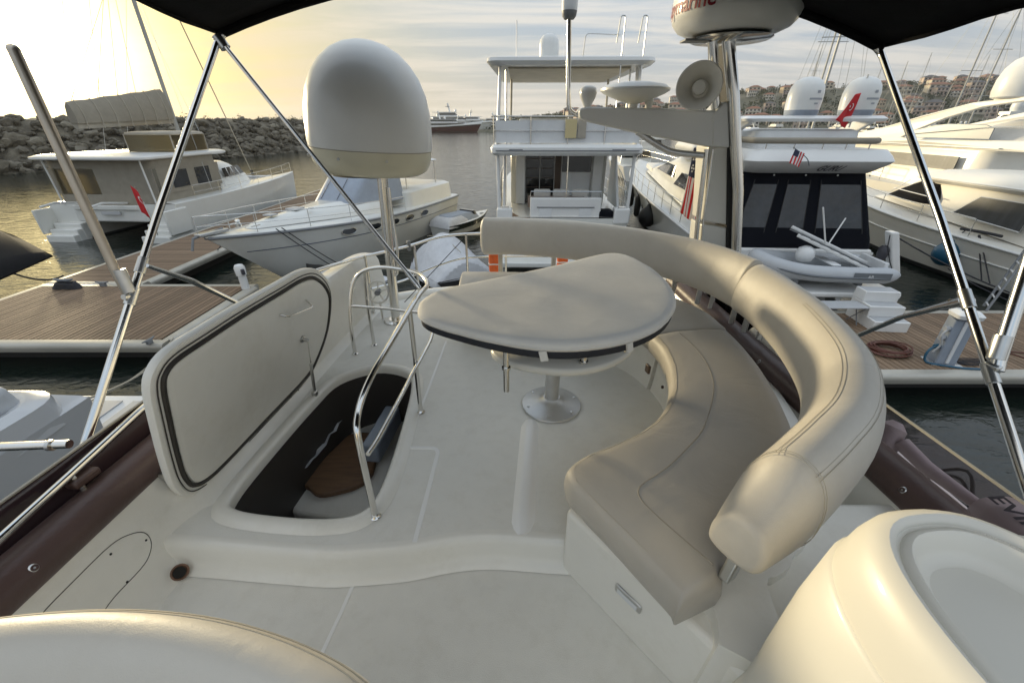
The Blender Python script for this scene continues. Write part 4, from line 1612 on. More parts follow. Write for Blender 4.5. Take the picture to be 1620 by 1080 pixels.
MB().lathe([(.05, -.05), (.12, -.04), (.20, -.022), (.28, -.02)], dc, 32).build('mount_flange', 'mid_grey', sdm, world=True)

# ------------------------------------------------------------------ radar arch
AY = 3.02
ra = thing('radar_arch', 'cream radar arch leg with polished edge and side wing', 'radar arch', V(1.62, AY, UF))


def pl(px, py, Y=AY):
    return at(px, py, Y=Y)


# main leg: two cream fairings with a joint, polished tube on the outer side
def plate(pts, Y0, th, name, matn, parent, bevel=.012):
    P = [pl(a, b, Y0) for a, b in pts]
    m = MB()
    m.slab(P, (0, th, 0))
    return m.build(name, matn, parent, world=True, bevel=bevel, bseg=3)


plate([(1122, 232), (1152, 232), (1150, 356), (1113, 350)], AY, .22, 'fairing', 'gelcoat_yellow', ra)
plate([(1111, 355), (1150, 360), (1146, 500), (1096, 500)], AY, .22, 'fairing', 'gelcoat_yellow', ra)
plate([(1147, 70), (1157, 70), (1162, 200), (1160, 520), (1148, 520), (1152, 200)], AY - .01, .18, 'dark_channel', 'rubber', ra, bevel=.004)
m = MB()
m.tube([pl(1152, 60, AY - .02), pl(1160, 150, AY - .03), pl(1167, 300, AY - .03), pl(1163, 430, AY - .03), pl(1160, 520, AY - .03)], .036, 18)
m.build('polished_leg', 'chrome', ra, world=True, smooth=80)
m = MB()
m.tube([pl(1128, 66, AY), pl(1130, 140, AY), pl(1140, 240, AY + .05)], .030, 14)
m.build('polished_leg', 'chrome', ra, world=True, smooth=80)
MB().tube([pl(1118, 236, AY - .0), pl(1104, 350, AY), pl(1090, 500, AY)], .016, 12).build('polished_edge', 'chrome', ra, world=True)
MB().tube([pl(1128, 236, AY - .0), pl(1112, 350, AY), pl(1101, 500, AY)], .008, 8).build('polished_edge', 'chrome', ra, world=True)
# wing reaching inboard
wing = [(1150, 178), (1135, 175), (1060, 172), (930, 169), (919, 171), (916, 177), (918, 187), (930, 192), (1020, 213), (1090, 226), (1118, 232), (1150, 234)]
plate(wing, AY - .03, .16, 'wing', 'radome', ra, bevel=.02)
plate([(1127, 182), (1148, 160), (1153, 162), (1155, 234), (1127, 232)], AY - .036, .19, 'wing_root', 'radome', ra, bevel=.02)
MB().tube(smoothpath([pl(1008, 208, AY + .02), pl(1035, 226, AY), pl(1062, 240, AY), pl(1112, 246, AY)], 6), .020, 12).build('cable_conduit', 'alu', ra, world=True)
# anchor light on its swan-neck tube
MB().tube(fillet([pl(901, 14, AY + .08), pl(899, 140, AY + .08), pl(900, 176, AY + .08), pl(918, 184, AY + .08)], .07), .0145, 12).build('light_tube', 'chrome', ra, world=True, smooth=80)
MB().lathe([(.028, -.02), (.046, -.005), (.048, .05), (.044, .09), (.02, .10)], pl(901, 16, AY + .08), 24).build('anchor_light', 'white_matte', ra, world=True)
MB().lathe([(.030, -.045), (.042, -.03), (.046, -.006)], pl(901, 16, AY + .08), 24).build('light_base', 'mid_grey', ra, world=True)

# radar
rd = thing('radar_dome', 'cream radar dome with dark red lettering on the arch', 'radar', pl(1152, 66))
rc = pl(1155, 58)
rp = [(.20, .0), (.255, .010), (.308, .032), (.34, .068), (.352, .105), (.351, .22), (.335, .25), (.30, .262), (.10, .27), (.01, .27)]
MB().lathe(rp, rc, 64).build('dome', 'radome', rd, world=True, smooth=35)
MB().lathe([(.05, -.03), (.22, -.022), (.235, -.012), (.20, .0)], rc, 40).build('mount_plate', 'chrome', rd, world=True)
MB().box(rc + V(-.20, 0, -.022), (.16, .10, .012)).build('mount_bracket', 'mid_grey', rd, world=True, bevel=.003)


def text_mesh(s, size, shear=0, bold=0.0):
    cu = bpy.data.curves.new('lettering', 'FONT')
    cu.body = s
    cu.size = size
    cu.shear = shear
    cu.offset = bold
    cu.resolution_u = 3
    ob = bpy.data.objects.new('lettering', cu)
    COL.objects.link(ob)
    dg = bpy.context.evaluated_depsgraph_get()
    me = bpy.data.meshes.new_from_object(ob.evaluated_get(dg))
    bpy.data.objects.remove(ob)
    return me


def lettering(s, size, parent, matn, fn, shear=0, bold=0.0, cuts=True):
    """Lettering wrapped on a surface: fn maps (x, y) of the flat text to a world point."""
    me = text_mesh(s, size, shear, bold)
    bm = bmesh.new()
    bm.from_mesh(me)
    bmesh.ops.triangulate(bm, faces=bm.faces)
    if cuts:
        bmesh.ops.subdivide_edges(bm, edges=[e for e in bm.edges if e.calc_length() > size * .25], cuts=2)
    inv = parent_matrix(parent).inverted()
    for v in bm.verts:
        v.co = inv @ fn(v.co.x, v.co.y)
    bm.to_mesh(me)
    bm.free()
    me.materials.clear()
    me.materials.append(M[matn])
    o = bpy.data.objects.new('lettering', me)
    COL.objects.link(o)
    o.parent = parent
    return o


RT = .354
lettering('Raymarine', .105, rd, 'print_red', lambda x, y: rc + V(RT * math.sin(-1.96 + x / RT), -RT * math.cos(-1.96 + x / RT), .098 + y), bold=.002)

# loud hailer
lh = thing('horn_speaker', 'round grey horn loudspeaker on the radar arch wing', 'loudspeaker', pl(1100, 178, AY - .12))
hcn = pl(1106, 136, AY - .12)
hax = V(-.42, -.88, .10)
bell = [(.195, .0), (.205, .005), (.207, .012), (.198, .008), (.185, -.01), (.15, -.055), (.118, -.10), (.085, -.15), (.075, -.17)]
sB = .63
MB().lathe([(r * sB, h * sB) for r, h in [(.205, -.004), (.208, .006), (.198, .009), (.180, -.012), (.145, -.055), (.112, -.10), (.085, -.135), (.080, -.15), (.001, -.15)]], hcn, 48, axis=hax, cap0=False).build('bell', 'horn_plastic', lh, world=True, smooth=60)
MB().lathe([(r * sB, h * sB) for r, h in [(.208, .004), (.19, -.03), (.15, -.08), (.11, -.13), (.10, -.16), (.10, -.24), (.01, -.25)]], hcn, 48, axis=hax, cap0=False).build('driver', 'horn_plastic', lh, world=True, smooth=60)
MB().lathe([(r * sB, h * sB) for r, h in [(.062, -.15), (.062, -.06), (.05, -.048), (.01, -.045)]], hcn, 32, axis=hax).build('tweeter_cone', 'horn_plastic', lh, world=True, smooth=40)
MB().tube([hcn + V(.05, .12, -.06), hcn + V(.06, .12, -.22)], .014, 8).build('bracket', 'steel', lh, world=True)


# ------------------------------------------------------------------ flags
def cloth_grid(p00, p10, p01, p11, nu, nv, amp, freq, seed=0, pinch=0):
    """Grid of points of a hanging flag."""
    G = []
    nrm_ = (p10 - p00).cross(p01 - p00).normalized()
    for j in range(nv + 1):
        row = []
        for i in range(nu + 1):
            u, v = i / nu, j / nv
            p = p00.lerp(p10, u).lerp(p01.lerp(p11, u), v)
            p = p + nrm_ * amp * math.sin(freq * u * 6.28 + v * 2.2 + seed) * (.3 + .7 * v)
            row.append(p)
        G.append(row)
    return G


def flag_grid_build(G, colour_of, mats, name, parent):
    m = MB()
    nv, nu = len(G) - 1, len(G[0]) - 1
    for r_ in G:
        m.v += r_
    for j in range(nv):
        for i in range(nu):
            a = j * (nu + 1) + i
            m.f.append((a, a + 1, a + nu + 2, a + nu + 1))
            m.mi.append(colour_of((i + .5) / nu, (j + .5) / nv))
    o = m.build(name, mats, parent, world=True, smooth=80, recalc=False)
    s_ = o.modifiers.new('solid', 'SOLIDIFY')
    s_.thickness = .004
    return o


def us_flag(u, v):
    # u along the stripes' breadth (13 stripes), v along the fly
    if u < 7 / 13 and v < .4:
        return 2
    return 0 if int(u * 13) % 2 == 0 else 1


uf_ = thing('us_flag', 'large striped american flag hanging beside the radar arch leg', 'flag', pl(1106, 250, 3.35))
G = cloth_grid(pl(1113, 232, 3.40), pl(1098, 234, 3.36), pl(1098, 352, 3.42), pl(1074, 336, 3.36), 26, 24, .018, 1.1)
us_body = flag_grid_build(G, lambda u, v: (2 if v < .42 else (0 if int(u * 7 + .2) % 2 == 0 else 1)), ['flag_red', 'flag_white', 'flag_blue'], 'cloth', uf_)
sp = []
for j in range(7):
    for i in range(3 + j % 2):
        u, v = (.18 + .24 * i - .10 * (j % 2)), .04 + .055 * j
        gj, gi = int(v * 24), int(u * 26)
        p = G[gj][min(max(gi, 0), 26)]
        nn = (p - V(0, 0, CAMZ)).normalized()
        q = p - nn * .012
        rt = V(1, 0, 0)
        upq = V(0, .2, 1).normalized()
        pts = []
        for k in range(10):
            r_ = .0105 if k % 2 == 0 else .0045
            a_ = k * math.pi / 5
            pts.append(q + rt * math.sin(a_) * r_ + upq * math.cos(a_) * r_)
        MB().slab(pts, (0, -.001, 0)).build('star', 'flag_white', us_body, world=True, smooth=0)
MB().tube([pl(1120, 225, 3.40), pl(1088, 400, 3.42)], .010, 8).build('staff', 'white_paint', uf_, world=True)

# ------------------------------------------------------------------ bimini
bi = thing('bimini', 'black canvas bimini on bent chrome tubes over the flybridge', 'bimini', (0, 1.6, 4.2))
CLc, CRc = at(341, 50, Y=2.73), at(1399, 72, Y=2.84)
ell = []
NXb, NYb = 24, 18
m = MB()
for j in range(NYb + 1):
    v = j / NYb
    for i in range(NXb + 1):
        u = i / NXb
        a = CLc.lerp(CRc, u)
        crown = .30 * (1 - abs(2 * u - 1) ** 2.2)
        y = lerp(a.y + .02, .35, v)
        z = a.z + crown + .05 * math.sin(math.pi * v) + .02 * v - .012 * math.sin(math.pi * 4 * v) ** 2
        x = a.x
        m.v.append(V(x, y, z))
for j in range(NYb):
    for i in range(NXb):
        a = j * (NXb + 1) + i
        m.f.append((a, a + 1, a + NXb + 2, a + NXb + 1))
        m.mi.append(0)
cn = m.build('canopy', 'black_canvas', bi, world=True, smooth=80, recalc=False)
s_ = cn.modifiers.new('solid', 'SOLIDIFY')
s_.thickness = .012
# hem pocket round the aft bow
hem = []
for i in range(NXb + 1):
    u = i / NXb
    a = CLc.lerp(CRc, u)
    hem.append(V(a.x, a.y + .015, a.z + .30 * (1 - abs(2 * u - 1) ** 2.2) - .012))
MB().tube(hem, .024, 10).build('bow_pocket', 'black_canvas', cn, world=True)
for sgn, C_ in ((-1, CLc), (1, CRc)):
    MB().tube([V(C_.x, lerp(C_.y + .02, .35, v), C_.z + .05 * math.sin(math.pi * v) + .02 * v - .012 * math.sin(math.pi * 4 * v) ** 2) for v in [k / 18 for k in range(19)]], .013, 8).build('side_hem', 'black_canvas', cn, world=True)
# port legs
bl = at(122, 742, z=4.20)
LA = MB().tube(fillet([CLc + V(.10, .02, .035), CLc + V(0, .01, -.03), CLc.lerp(bl, .5), bl], .05), .0165, 14).build('aft_bow_leg', 'chrome', bi, world=True, smooth=80)


def on_line(a, b, py):
    lo, hi = 0, 1
    for _ in range(40):
        t = (lo + hi) / 2
        p = a.lerp(b, t)
        r_ = p - V(0, 0, CAMZ)
        c, s = math.cos(PITCH), math.sin(PITCH)
        y = 540 - FPX * (r_.y * s + r_.z * c) / (r_.y * c - r_.z * s)
        if y < py:
            lo = t
        else:
            hi = t
    return a.lerp(b, lo)


j1 = on_line(CLc, bl, 468)
j2 = on_line(CLc, bl, 420)
tB = at(24, 84, X=-1.78)
tB2 = tB + (tB - j1) * .01
MB().lathe([(.0188, -.004), (.0188, .006), (.014, .014), (.004, .018)], tB2, 14, axis=(tB - j1)).build('glare_cut_cap', 'sunset_steel', bi, world=True)  # leg cut short to imitate sun glare swallowing it; this cap is added
MB().tube([j1 + V(-.012, 0, .0), j1.lerp(tB, .1) + V(-.02, 0, .01), tB, tB2], .0185, 14).build('forward_bow_leg', 'sunset_steel', bi, world=True, smooth=80)
MB().tube([on_line(CLc, bl, 455), on_line(CLc, bl, 482)], .0215, 14).build('slide_clamp', 'steel', bi, world=True)
MB().tube([on_line(CLc, bl, 408), on_line(CLc, bl, 432)], .021, 14).build('slide_clamp', 'steel', bi, world=True)
MB().tube([j1.lerp(tB, .02), j1.lerp(tB, .13)], .0225, 14).build('fork_end', 'steel', bi, world=True)
MB().tube([j1 + V(.0, .0, 0), j1 + V(.0, -.04, .01)], .012, 10).build('fork_pin', 'steel', bi, world=True)
MB().tube([j2 + V(.02, 0, 0), at(300, 443, Y=2.25), at(382, 482, Y=2.78), V(-1.42, 3.0, 4.30)], [.012, .021, .021, .021], 12, flat=.7).build('brace', 'chrome', bi, world=True, smooth=80)
gtop = at(664, 456, Y=2.06)
MB().tube([CLc + V(.02, 0, -.05), gtop], .0115, 10).build('stay_tube', 'chrome', bi, world=True)
MB().tube([gtop.lerp(CLc, .06), gtop.lerp(CLc, .015)], .014, 10).build('stay_end', 'steel', bi, world=True)
MB().tube([CLc + V(.0, .0, -.02), CLc + V(.03, 0, -.075)], .028, 12).build('corner_joint', 'steel', bi, world=True)
# starboard legs
brr = at(1640, 815, z=4.25)
MB().tube(fillet([CRc + V(-.10, .02, .035), CRc + V(0, .01, -.03), CRc.lerp(brr, .5), brr], .05), .017, 14).build('aft_bow_leg', 'chrome', bi, world=True, smooth=80)
k1, k2 = on_line(CRc, brr, 590), on_line(CRc, brr, 475)
tC = at(1632, 405, X=1.93)
MB().tube([k1 + V(.015, 0, .01), k1.lerp(tC, .1) + V(.012, 0, 0), tC, tC + (tC - k1) * .5], .0235, 14).build('forward_bow_leg', 'chrome', bi, world=True, smooth=80)
MB().tube([on_line(CRc, brr, 575), on_line(CRc, brr, 607)], .022, 14).build('slide_clamp', 'steel', bi, world=True)
MB().tube([on_line(CRc, brr, 460), on_line(CRc, brr, 488)], .022, 14).build('slide_clamp', 'steel', bi, world=True)
MB().tube([k1.lerp(tC, .12), k1.lerp(tC, .32)], .0265, 14).build('fork_end', 'steel', bi, world=True)
MB().box(k1.lerp(tC, .05), (.035, .05, .035), rz=.3).build('fork', 'steel', bi, world=True, bevel=.008)
MB().tube([k2, k2.lerp(at(1440, 496, Y=2.6), .3), at(1425, 502, Y=2.62), at(1345, 536, Y=2.95)], [.026, .020, .019, .019], 12, flat=.8).build('brace', 'chrome', bi, world=True, smooth=80)
MB().tube([k2.lerp(at(1440, 496, Y=2.6), .12) + V(0, -.03, 0), k2.lerp(at(1440, 496, Y=2.6), .12) + V(0, .03, 0)], .010, 10).build('brace_pin', 'rubber', bi, world=True)

# ------------------------------------------------------------------ helm seat backrest (lower left)
hs = thing('helm_seat', 'cream stitched helm seat backrest in the near left corner', 'seat', (-.5, .2, LF))
P_ = smoothpath([(-1.25, .22, 0), (-1.08, .32, 0), (-.90, .375, 0), (-.70, .40, 0), (-.52, .395, 0), (-.36, .365, 0), (-.22, .315, 0), (-.12, .25, 0), (-.05, .16, 0)], 5)
pr = smoothpath([(.0, 4.30, 0), (-.012, 4.50, 0), (-.004, 4.64, 0), (-.022, 4.712, 0), (-.06, 4.732, 0), (-.10, 4.712, 0), (-.135, 4.64, 0), (-.155, 4.50, 0), (-.15, 4.30, 0)], 4)
secs = []
for k, p in enumerate(P_):
    t = (P_[min(k + 1, len(P_) - 1)] - P_[max(k - 1, 0)]).normalized()
    o_ = Vector((-t.y, t.x, 0))
    u = k / (len(P_) - 1)
    drop = .18 * max(0, (u - .72) / .28) ** 2 + .16 * max(0, (.15 - u) / .15) ** 2
    secs.append([p + o_ * q.x + V(0, 0, q.y - drop * max(0, (q.y - 4.3) / .45)) for q in pr])
m = MB()
m.loft(secs, True, True)
hb = m.build('backrest', 'vinyl', hs, world=True, smooth=80)
for off, z in ((-.018, 4.706), (-.027, 4.7185)):
    pts = []
    for k, p in enumerate(P_):
        t = (P_[min(k + 1, len(P_) - 1)] - P_[max(k - 1, 0)]).normalized()
        o_ = Vector((-t.y, t.x, 0))
        u = k / (len(P_) - 1)
        drop = .18 * max(0, (u - .72) / .28) ** 2 + .16 * max(0, (.15 - u) / .15) ** 2
        pts.append(p + o_ * off + V(0, 0, z - drop * (z - 4.3) / .45))
    MB().tube(pts, .0014, 5).build('seam', 'seam', hb, world=True)
MB().box((-.52, .12, 4.02), (.55, .40, .44)).build('seat_base', 'gelcoat', hs, world=True, bevel=.03)

# ------------------------------------------------------------------ moulded consoles (lower right)
def console(name, label, c, ax, a_, b_, zt, matn):
    r = thing(name, label, 'console', (c[0], c[1], LF))
    ca, sa = math.cos(ax), math.sin(ax)

    def ring(k, z, e=2.6, dx=0, dy=0, add=0):
        out = []
        for i in range(56):
            q = 2 * math.pi * i / 56
            cx, cy = math.cos(q), math.sin(q)
            x = math.copysign(abs(cx) ** (2 / e), cx) * (a_ * k + add)
            y = math.copysign(abs(cy) ** (2 / e), cy) * (b_ * k + add)
            out.append(V(c[0] + x * ca - y * sa + dx, c[1] + x * sa + y * ca + dy, z))
        return out
    m = MB()
    # body, from the floor up to the rolled rim and down into the recess
    m.loft([ring(1, LF, add=.16, dy=.04), ring(1, LF + .10, add=.085, dy=.02), ring(1, LF + .35, add=.058), ring(1, zt - .26, add=.046), ring(1, zt - .115, add=.034), ring(1, zt - .108, add=.026), ring(1, zt - .10, add=.0262), ring(1, zt - .05, add=.018), ring(1, zt - .018, add=.008), ring(1, zt - .002, add=-.008), ring(1, zt + .002, add=-.018),
            ring(1, zt - .004, add=-.028), ring(1, zt - .012, add=-.030), ring(1, zt - .014, add=-.036), ring(1, zt - .006, add=-.040), ring(1, zt - .004, add=-.048), ring(1, zt - .010, add=-.054), ring(1, zt - .034, add=-.060), ring(1, zt - .046, add=-.068), ring(1, zt - .050, add=-.085)], True, False)
    m.add(ring(1, zt - .0501, add=-.085), [tuple(range(56))])
    m.build('body', matn, r, world=True, smooth=50)
    return r


cn1 = console('moulded_console', 'cream moulded console with shallow oval recess in the near right corner', (.765, .19), R(5), .185, .335, 4.78, 'gelcoat_yellow')
cn2 = console('moulded_console', 'second cream oval console rim at the right picture edge', (1.10, .34), R(4), .15, .27, 4.60, 'gelcoat_yellow')
p = at(1310, 1065, z=4.42)
MB().lathe([(.026, 0), (.026, .012), (.014, .024)], p, 20, axis=(-.7, .1, .6)).build('knob', 'gelcoat_yellow', cn1, world=True)

# ------------------------------------------------------------------ outboard motor stowed on the starboard side deck
sdk = MB().box((2.0, 1.0, 3.66), (.62, 3.0, .05)).build('side_deck', 'gelcoat', None, bevel=.01)
tag(sdk, kind='structure')
ob = thing('outboard_motor', 'grey outboard motor stowed behind the smoked wind screen', 'outboard', (2.0, 1.0, 3.69))
oc = at(1592, 790, X=1.93)
oc = V(1.88, .92, 4.02)
m = MB()
secs = []
for t_, w, zb, zt_ in ((-.30, .06, .02, .08), (-.27, .11, -.04, .13), (-.15, .135, -.07, .16), (0, .14, -.08, .165), (.13, .125, -.07, .15), (.20, .09, -.05, .11), (.215, .06, -.02, .06)):
    sec = []
    for q in range(14):
        a_ = 2 * math.pi * q / 14
        cy, sz = math.cos(a_), math.sin(a_)
        sec.append(oc + V(w * math.copysign(abs(cy) ** .6, cy), t_, (zb + zt_) / 2 + (zt_ - zb) / 2 * math.copysign(abs(sz) ** .6, sz)))
    secs.append(sec)
m.loft(secs, True, True)
m.build('cowl', 'cowl', ob, world=True, smooth=50)
m = MB()
m.tube([oc + V(.139 * math.cos(q), -.02 + .225 * math.sin(q), .0 - .02) for q in [k * math.pi / 12 for k in range(24)]], .012, 8, closed=True)
m.build('cowl_band', 'rubber', ob, world=True)
lettering('EVINRUDE', .085, ob, 'print_dark', lambda x, y: oc + V(-.085 - .0 + y * .9 * 0 + (y - .03) * .55, .17 - x * .95, .157 + (y - .03) * .35), shear=.25, bold=.002)
MB().tube([oc + V(0, .0, -.08), oc + V(.02, .02, -.33)], .06, 12).build('leg', 'mid_grey', ob, world=True)
tl_ = [oc + V(-.04, .20, .05), oc + V(-.08, .40, .06), oc + V(-.10, .52, .09)]
MB().tube(tl_, [.022, .03, .034], 12).build('tiller', 'cowl', ob, world=True)
MB().lathe([(.05, -.1), (.06, 0), (.05, .10), (.02, .13)], oc + V(-.14, .56, .04), 16, axis=(.5, .3, 1)).build('tiller_grip', 'cowl', ob, world=True)
for s__ in range(2):
    MB().tube(smoothpath([oc + V(-.02, .22, -.02), oc + V(.02, .34, .10 - .05 * s__), oc + V(-.06 + .05 * s__, .42, -.02), oc + V(-.12, .34, -.06), oc + V(-.10, .24, .03)], 5), .007, 6).build('cable', 'rubber', ob, world=True)
# ================================================================== other boats
# the omni antennas on our arch wing
tv = thing('tv_antenna', 'white saucer shaped antenna beside the radar arch wing', 'antenna', pl(1004, 172, AY + .12))
tvc = pl(1004, 144, AY + .12)
MB().lathe([(.03, -.075), (.10, -.055), (.19, -.02), (.222, .0), (.222, .012), (.19, .032), (.10, .048), (.01, .052)], tvc, 48).build('saucer', 'radome', tv, world=True, smooth=50)
MB().lathe([(.03, -.16), (.03, -.07)], tvc, 16).build('stem', 'white_matte', tv, world=True)
gp = thing('gps_antenna', 'small white mushroom antenna on the inner end of the arch wing', 'antenna', pl(930, 170, AY + .05))
gc = pl(930, 154, AY + .05)
MB().lathe([(.018, -.07), (.024, -.05), (.05, -.0), (.055, .025), (.05, .05), (.03, .062), (.005, .064)], gc, 28).build('mushroom', 'radome', gp, world=True, smooth=60)
gp2 = thing('gps_antenna', 'tiny white ball antenna between the saucer antenna and the horn', 'antenna', pl(1027, 175, AY + .1))
MB().lathe([(.012, -.07), (.02, -.03), (.028, .0), (.024, .022), (.005, .032)], pl(1027, 162, AY + .1), 20).build('ball', 'radome', gp2, world=True, smooth=60)


def rquad(x0, x1, w0, w1, z, r=.3, n=5, z1=None):
    """Rounded plan outline, aft half-width w0 at x0, forward half-width w1 at x1."""
    P = [V(x0, -w0, 0), V(x1, -w1, 0), V(x1, w1, 0), V(x0, w0, 0)]
    out = []
    m = len(P)
    for i in range(m):
        a, b, c = P[i - 1], P[i], P[(i + 1) % m]
        d1, d2 = (a - b), (c - b)
        q = min(r, d1.length * .45, d2.length * .45)
        p1, p2 = b + d1.normalized() * q, b + d2.normalized() * q
        for k in range(n + 1):
            t = k / n
            out.append((1 - t) ** 2 * p1 + 2 * t * (1 - t) * b + t * t * p2)
    z1 = z if z1 is None else z1
    return [V(p.x, p.y, lerp(z, z1, (p.x - x0) / max(1e-6, x1 - x0))) for p in out]


def shell(parent, name, matn, rings, caps=True, smooth=40):
    m = MB()
    m.loft(rings, True, caps)
    return m.build(name, matn, parent, smooth=smooth)


class Hull:
    """Planing or displacement hull, bow along +x, stern at x = 0, waterline z = 0."""

    def __init__(s, L, B, zs, zb, oh=1.2, fine=2.0, full=.42, st=.94, dip=.0, flare=.80):
        s.L, s.B, s.zs, s.zb, s.oh, s.fine, s.full, s.st, s.dip, s.flare = L, B, zs, zb, oh, fine, full, st, dip, flare

    def half(s, t):
        if t < s.full:
            return s.B / 2 * (s.st + (1 - s.st) * math.sin(math.pi / 2 * t / s.full))
        return s.B / 2 * max(0.012, 1 - ((t - s.full) / (1 - s.full)) ** s.fine)

    def sheer(s, t):
        return s.zs + (s.zb - s.zs) * t ** 1.6 - s.dip * math.sin(math.pi * t)

    def section(s, t):
        b, zd = s.half(t), s.sheer(t)
        q = t ** 4
        bw = b * (s.flare - .35 * t ** 2)      # breadth at the waterline
        rows = [(0, -.55 + .35 * q), (.62, -.28 + .12 * q), (.90, -.04), (1.0, .10), (1.02, .20), (None, .45), (None, .75), (None, 1.0)]
        out = []
        for f, z in rows:
            if f is not None:
                y, zz = bw * f, z
            else:
                y, zz = lerp(bw * 1.02, b, z ** .8), lerp(.20, zd, z)
            x = s.L * t - s.oh * (1 - max(0, min(1, (zz + .1) / (zd + .1)))) * t ** 5
            out.append(V(x, y, zz))
        return out

    def build(s, parent, mats, N=26, closed_top=True):
        ts = [1 - (1 - k / N) ** 1.35 for k in range(N + 1)]
        S = [s.section(t) for t in ts]
        n = len(S[0])
        m = MB()
        verts = []
        for sec in S:
            verts += [V(p.x, -p.y, p.z) for p in reversed(sec)] + sec[1:]
        w = 2 * n - 1
        fs, mi = [], []
        for i in range(N):
            for k in range(w - 1):
                j = k if k >= n - 1 else w - 2 - k       # symmetric row index
                row = j - (n - 1)
                fs.append((i * w + k, i * w + k + 1, (i + 1) * w + k + 1, (i + 1) * w + k))
                mi.append(2 if row < 3 else (1 if row == 3 else 0))
        m.add(verts, fs)
        m.mi = mi
        # transom
        m.f.append(tuple(range(w)))
        m.mi.append(0)
        hull = m.build('hull', mats, parent, smooth=35)
        # deck
        m = MB()
        secs = []
        for t in ts:
            b, z = s.half(t), s.sheer(t)
            x = s.L * t
            secs.append([V(x, -b * .985, z - .02), V(x, -b * .93, z + .02), V(x, -b * .5, z + .05), V(x, 0, z + .06), V(x, b * .5, z + .05), V(x, b * .93, z + .02), V(x, b * .985, z - .02)])
        m.loft(secs, False, False)
        m.build('deck', mats[0], parent, smooth=50)
        return hull

    def line(s, z_of, off=.0, N=30, side=1, t0=0.0, t1=1.0):
        """Points on the topsides at height fraction/height z_of(t)."""
        out = []
        for k in range(N + 1):
            t = lerp(t0, t1, k / N)
            b, zd = s.half(t), s.sheer(t)
            z = z_of(t, zd)
            bw = b * (s.flare - .35 * t ** 2)
            f = max(0, min(1, (z - .2) / (zd - .2)))
            y = lerp(bw * 1.02, b, f ** .8) + off
            x = s.L * t - s.oh * (1 - max(0, min(1, (z + .1) / (zd + .1)))) * t ** 5
            out.append(V(x, side * y, z))
        return out


def rails(parent, pts, h, r, every, name='guard_rail', low=True, matn='chrome', lean=V(0, 0, 0)):
    """Stanchions and bars along deck points."""
    top = [p + V(0, 0, h) + lean for p in pts]
    MB().tube(top, r, 7).build(name, matn, parent, smooth=80)
    if low:
        MB().tube([p + V(0, 0, h * .5) + lean * .5 for p in pts], r * .7, 6).build('lower_bar', matn, parent, smooth=80)
    for i in range(0, len(pts), every):
        MB().tube([pts[i], top[i]], r * .85, 6).build('stanchion', matn, parent)


def rope(name, label, a, b, sag, r=.012, matn='rope_pale', group=None):
    a, b = Vector(a), Vector(b)
    pts = [a.lerp(b, k / 14) - V(0, 0, sag * 4 * (k / 14) * (1 - k / 14)) for k in range(15)]
    o = MB().tube(pts, r, 6).build(name, matn, smooth=80)
    return tag(o, label, 'rope', group)


def face_win(parent, name, pts, matn='dark_glass', n=None, th=.012, frame=None):
    """Glazing panel: outline on a face, lifted off it along n."""
    P = [Vector(p) for p in pts]
    nn = Vector(n).normalized() if n is not None else (P[1] - P[0]).cross(P[2] - P[0]).normalized()
    o = MB().slab([p + nn * .002 for p in P], nn * th).build(name, matn, parent, smooth=0, bevel=.004, bseg=1)
    if frame:
        MB().tube([p + nn * (th) for p in P] , frame, 6, closed=True).build('frame', 'white_paint', o)
    return o


# ------------------------------------------------------------------ catamaran
ct_ = thing('catamaran', 'white sailing catamaran with taupe cockpit enclosure and stowed mainsail', 'catamaran', (-20.6, 21.0, 0), R(87))
for sy in (-1, 1):
    hl = Hull(13.2, 2.0, 1.75, 2.0, oh=.3, fine=2.4, full=.35, st=.86, flare=.86)
    sub = bpy.data.objects.new('float_hull', None)
    COL.objects.link(sub)
    sub.parent = ct_
    sub.location = (0.9, sy * 2.55, 0)
    hl.build(sub, ['white_hull', 'white_hull', 'antifoul'])
    # boarding steps cut into the stern
    for k in range(3):
        MB().box((-.30 * k - .05, 0, .68 - .24 * k - .25), (.65, 1.55, .75 + .0 * k), taper=.95).build('stern_step', 'white_hull', sub, bevel=.05, bseg=3)
    MB().box((-.15, -sy * -.86, .95), (1.5, .12, 1.2), ry=.0).build('stern_wing', 'white_hull', sub, bevel=.05, bseg=3)
    rails(sub, [V(x, sy * (hl.half(x / 13.2) - .06), hl.sheer(x / 13.2) + .03) for x in [1.5 + 1.9 * k for k in range(7)]], .68, .014, 1)
MB().box((5.0, 0, 1.25), (8.8, 3.7, .7)).build('bridge_deck', 'white_hull', ct_, bevel=.08, bseg=3)
MB().box((.62, 0, 1.62), (.25, 3.4, .22)).build('aft_beam', 'white_hull', ct_, bevel=.04, bseg=3)
MB().box((.50, -.2, 1.36), (.06, 1.0, .16)).build('name_board', 'grey_hull', ct_, bevel=.01)
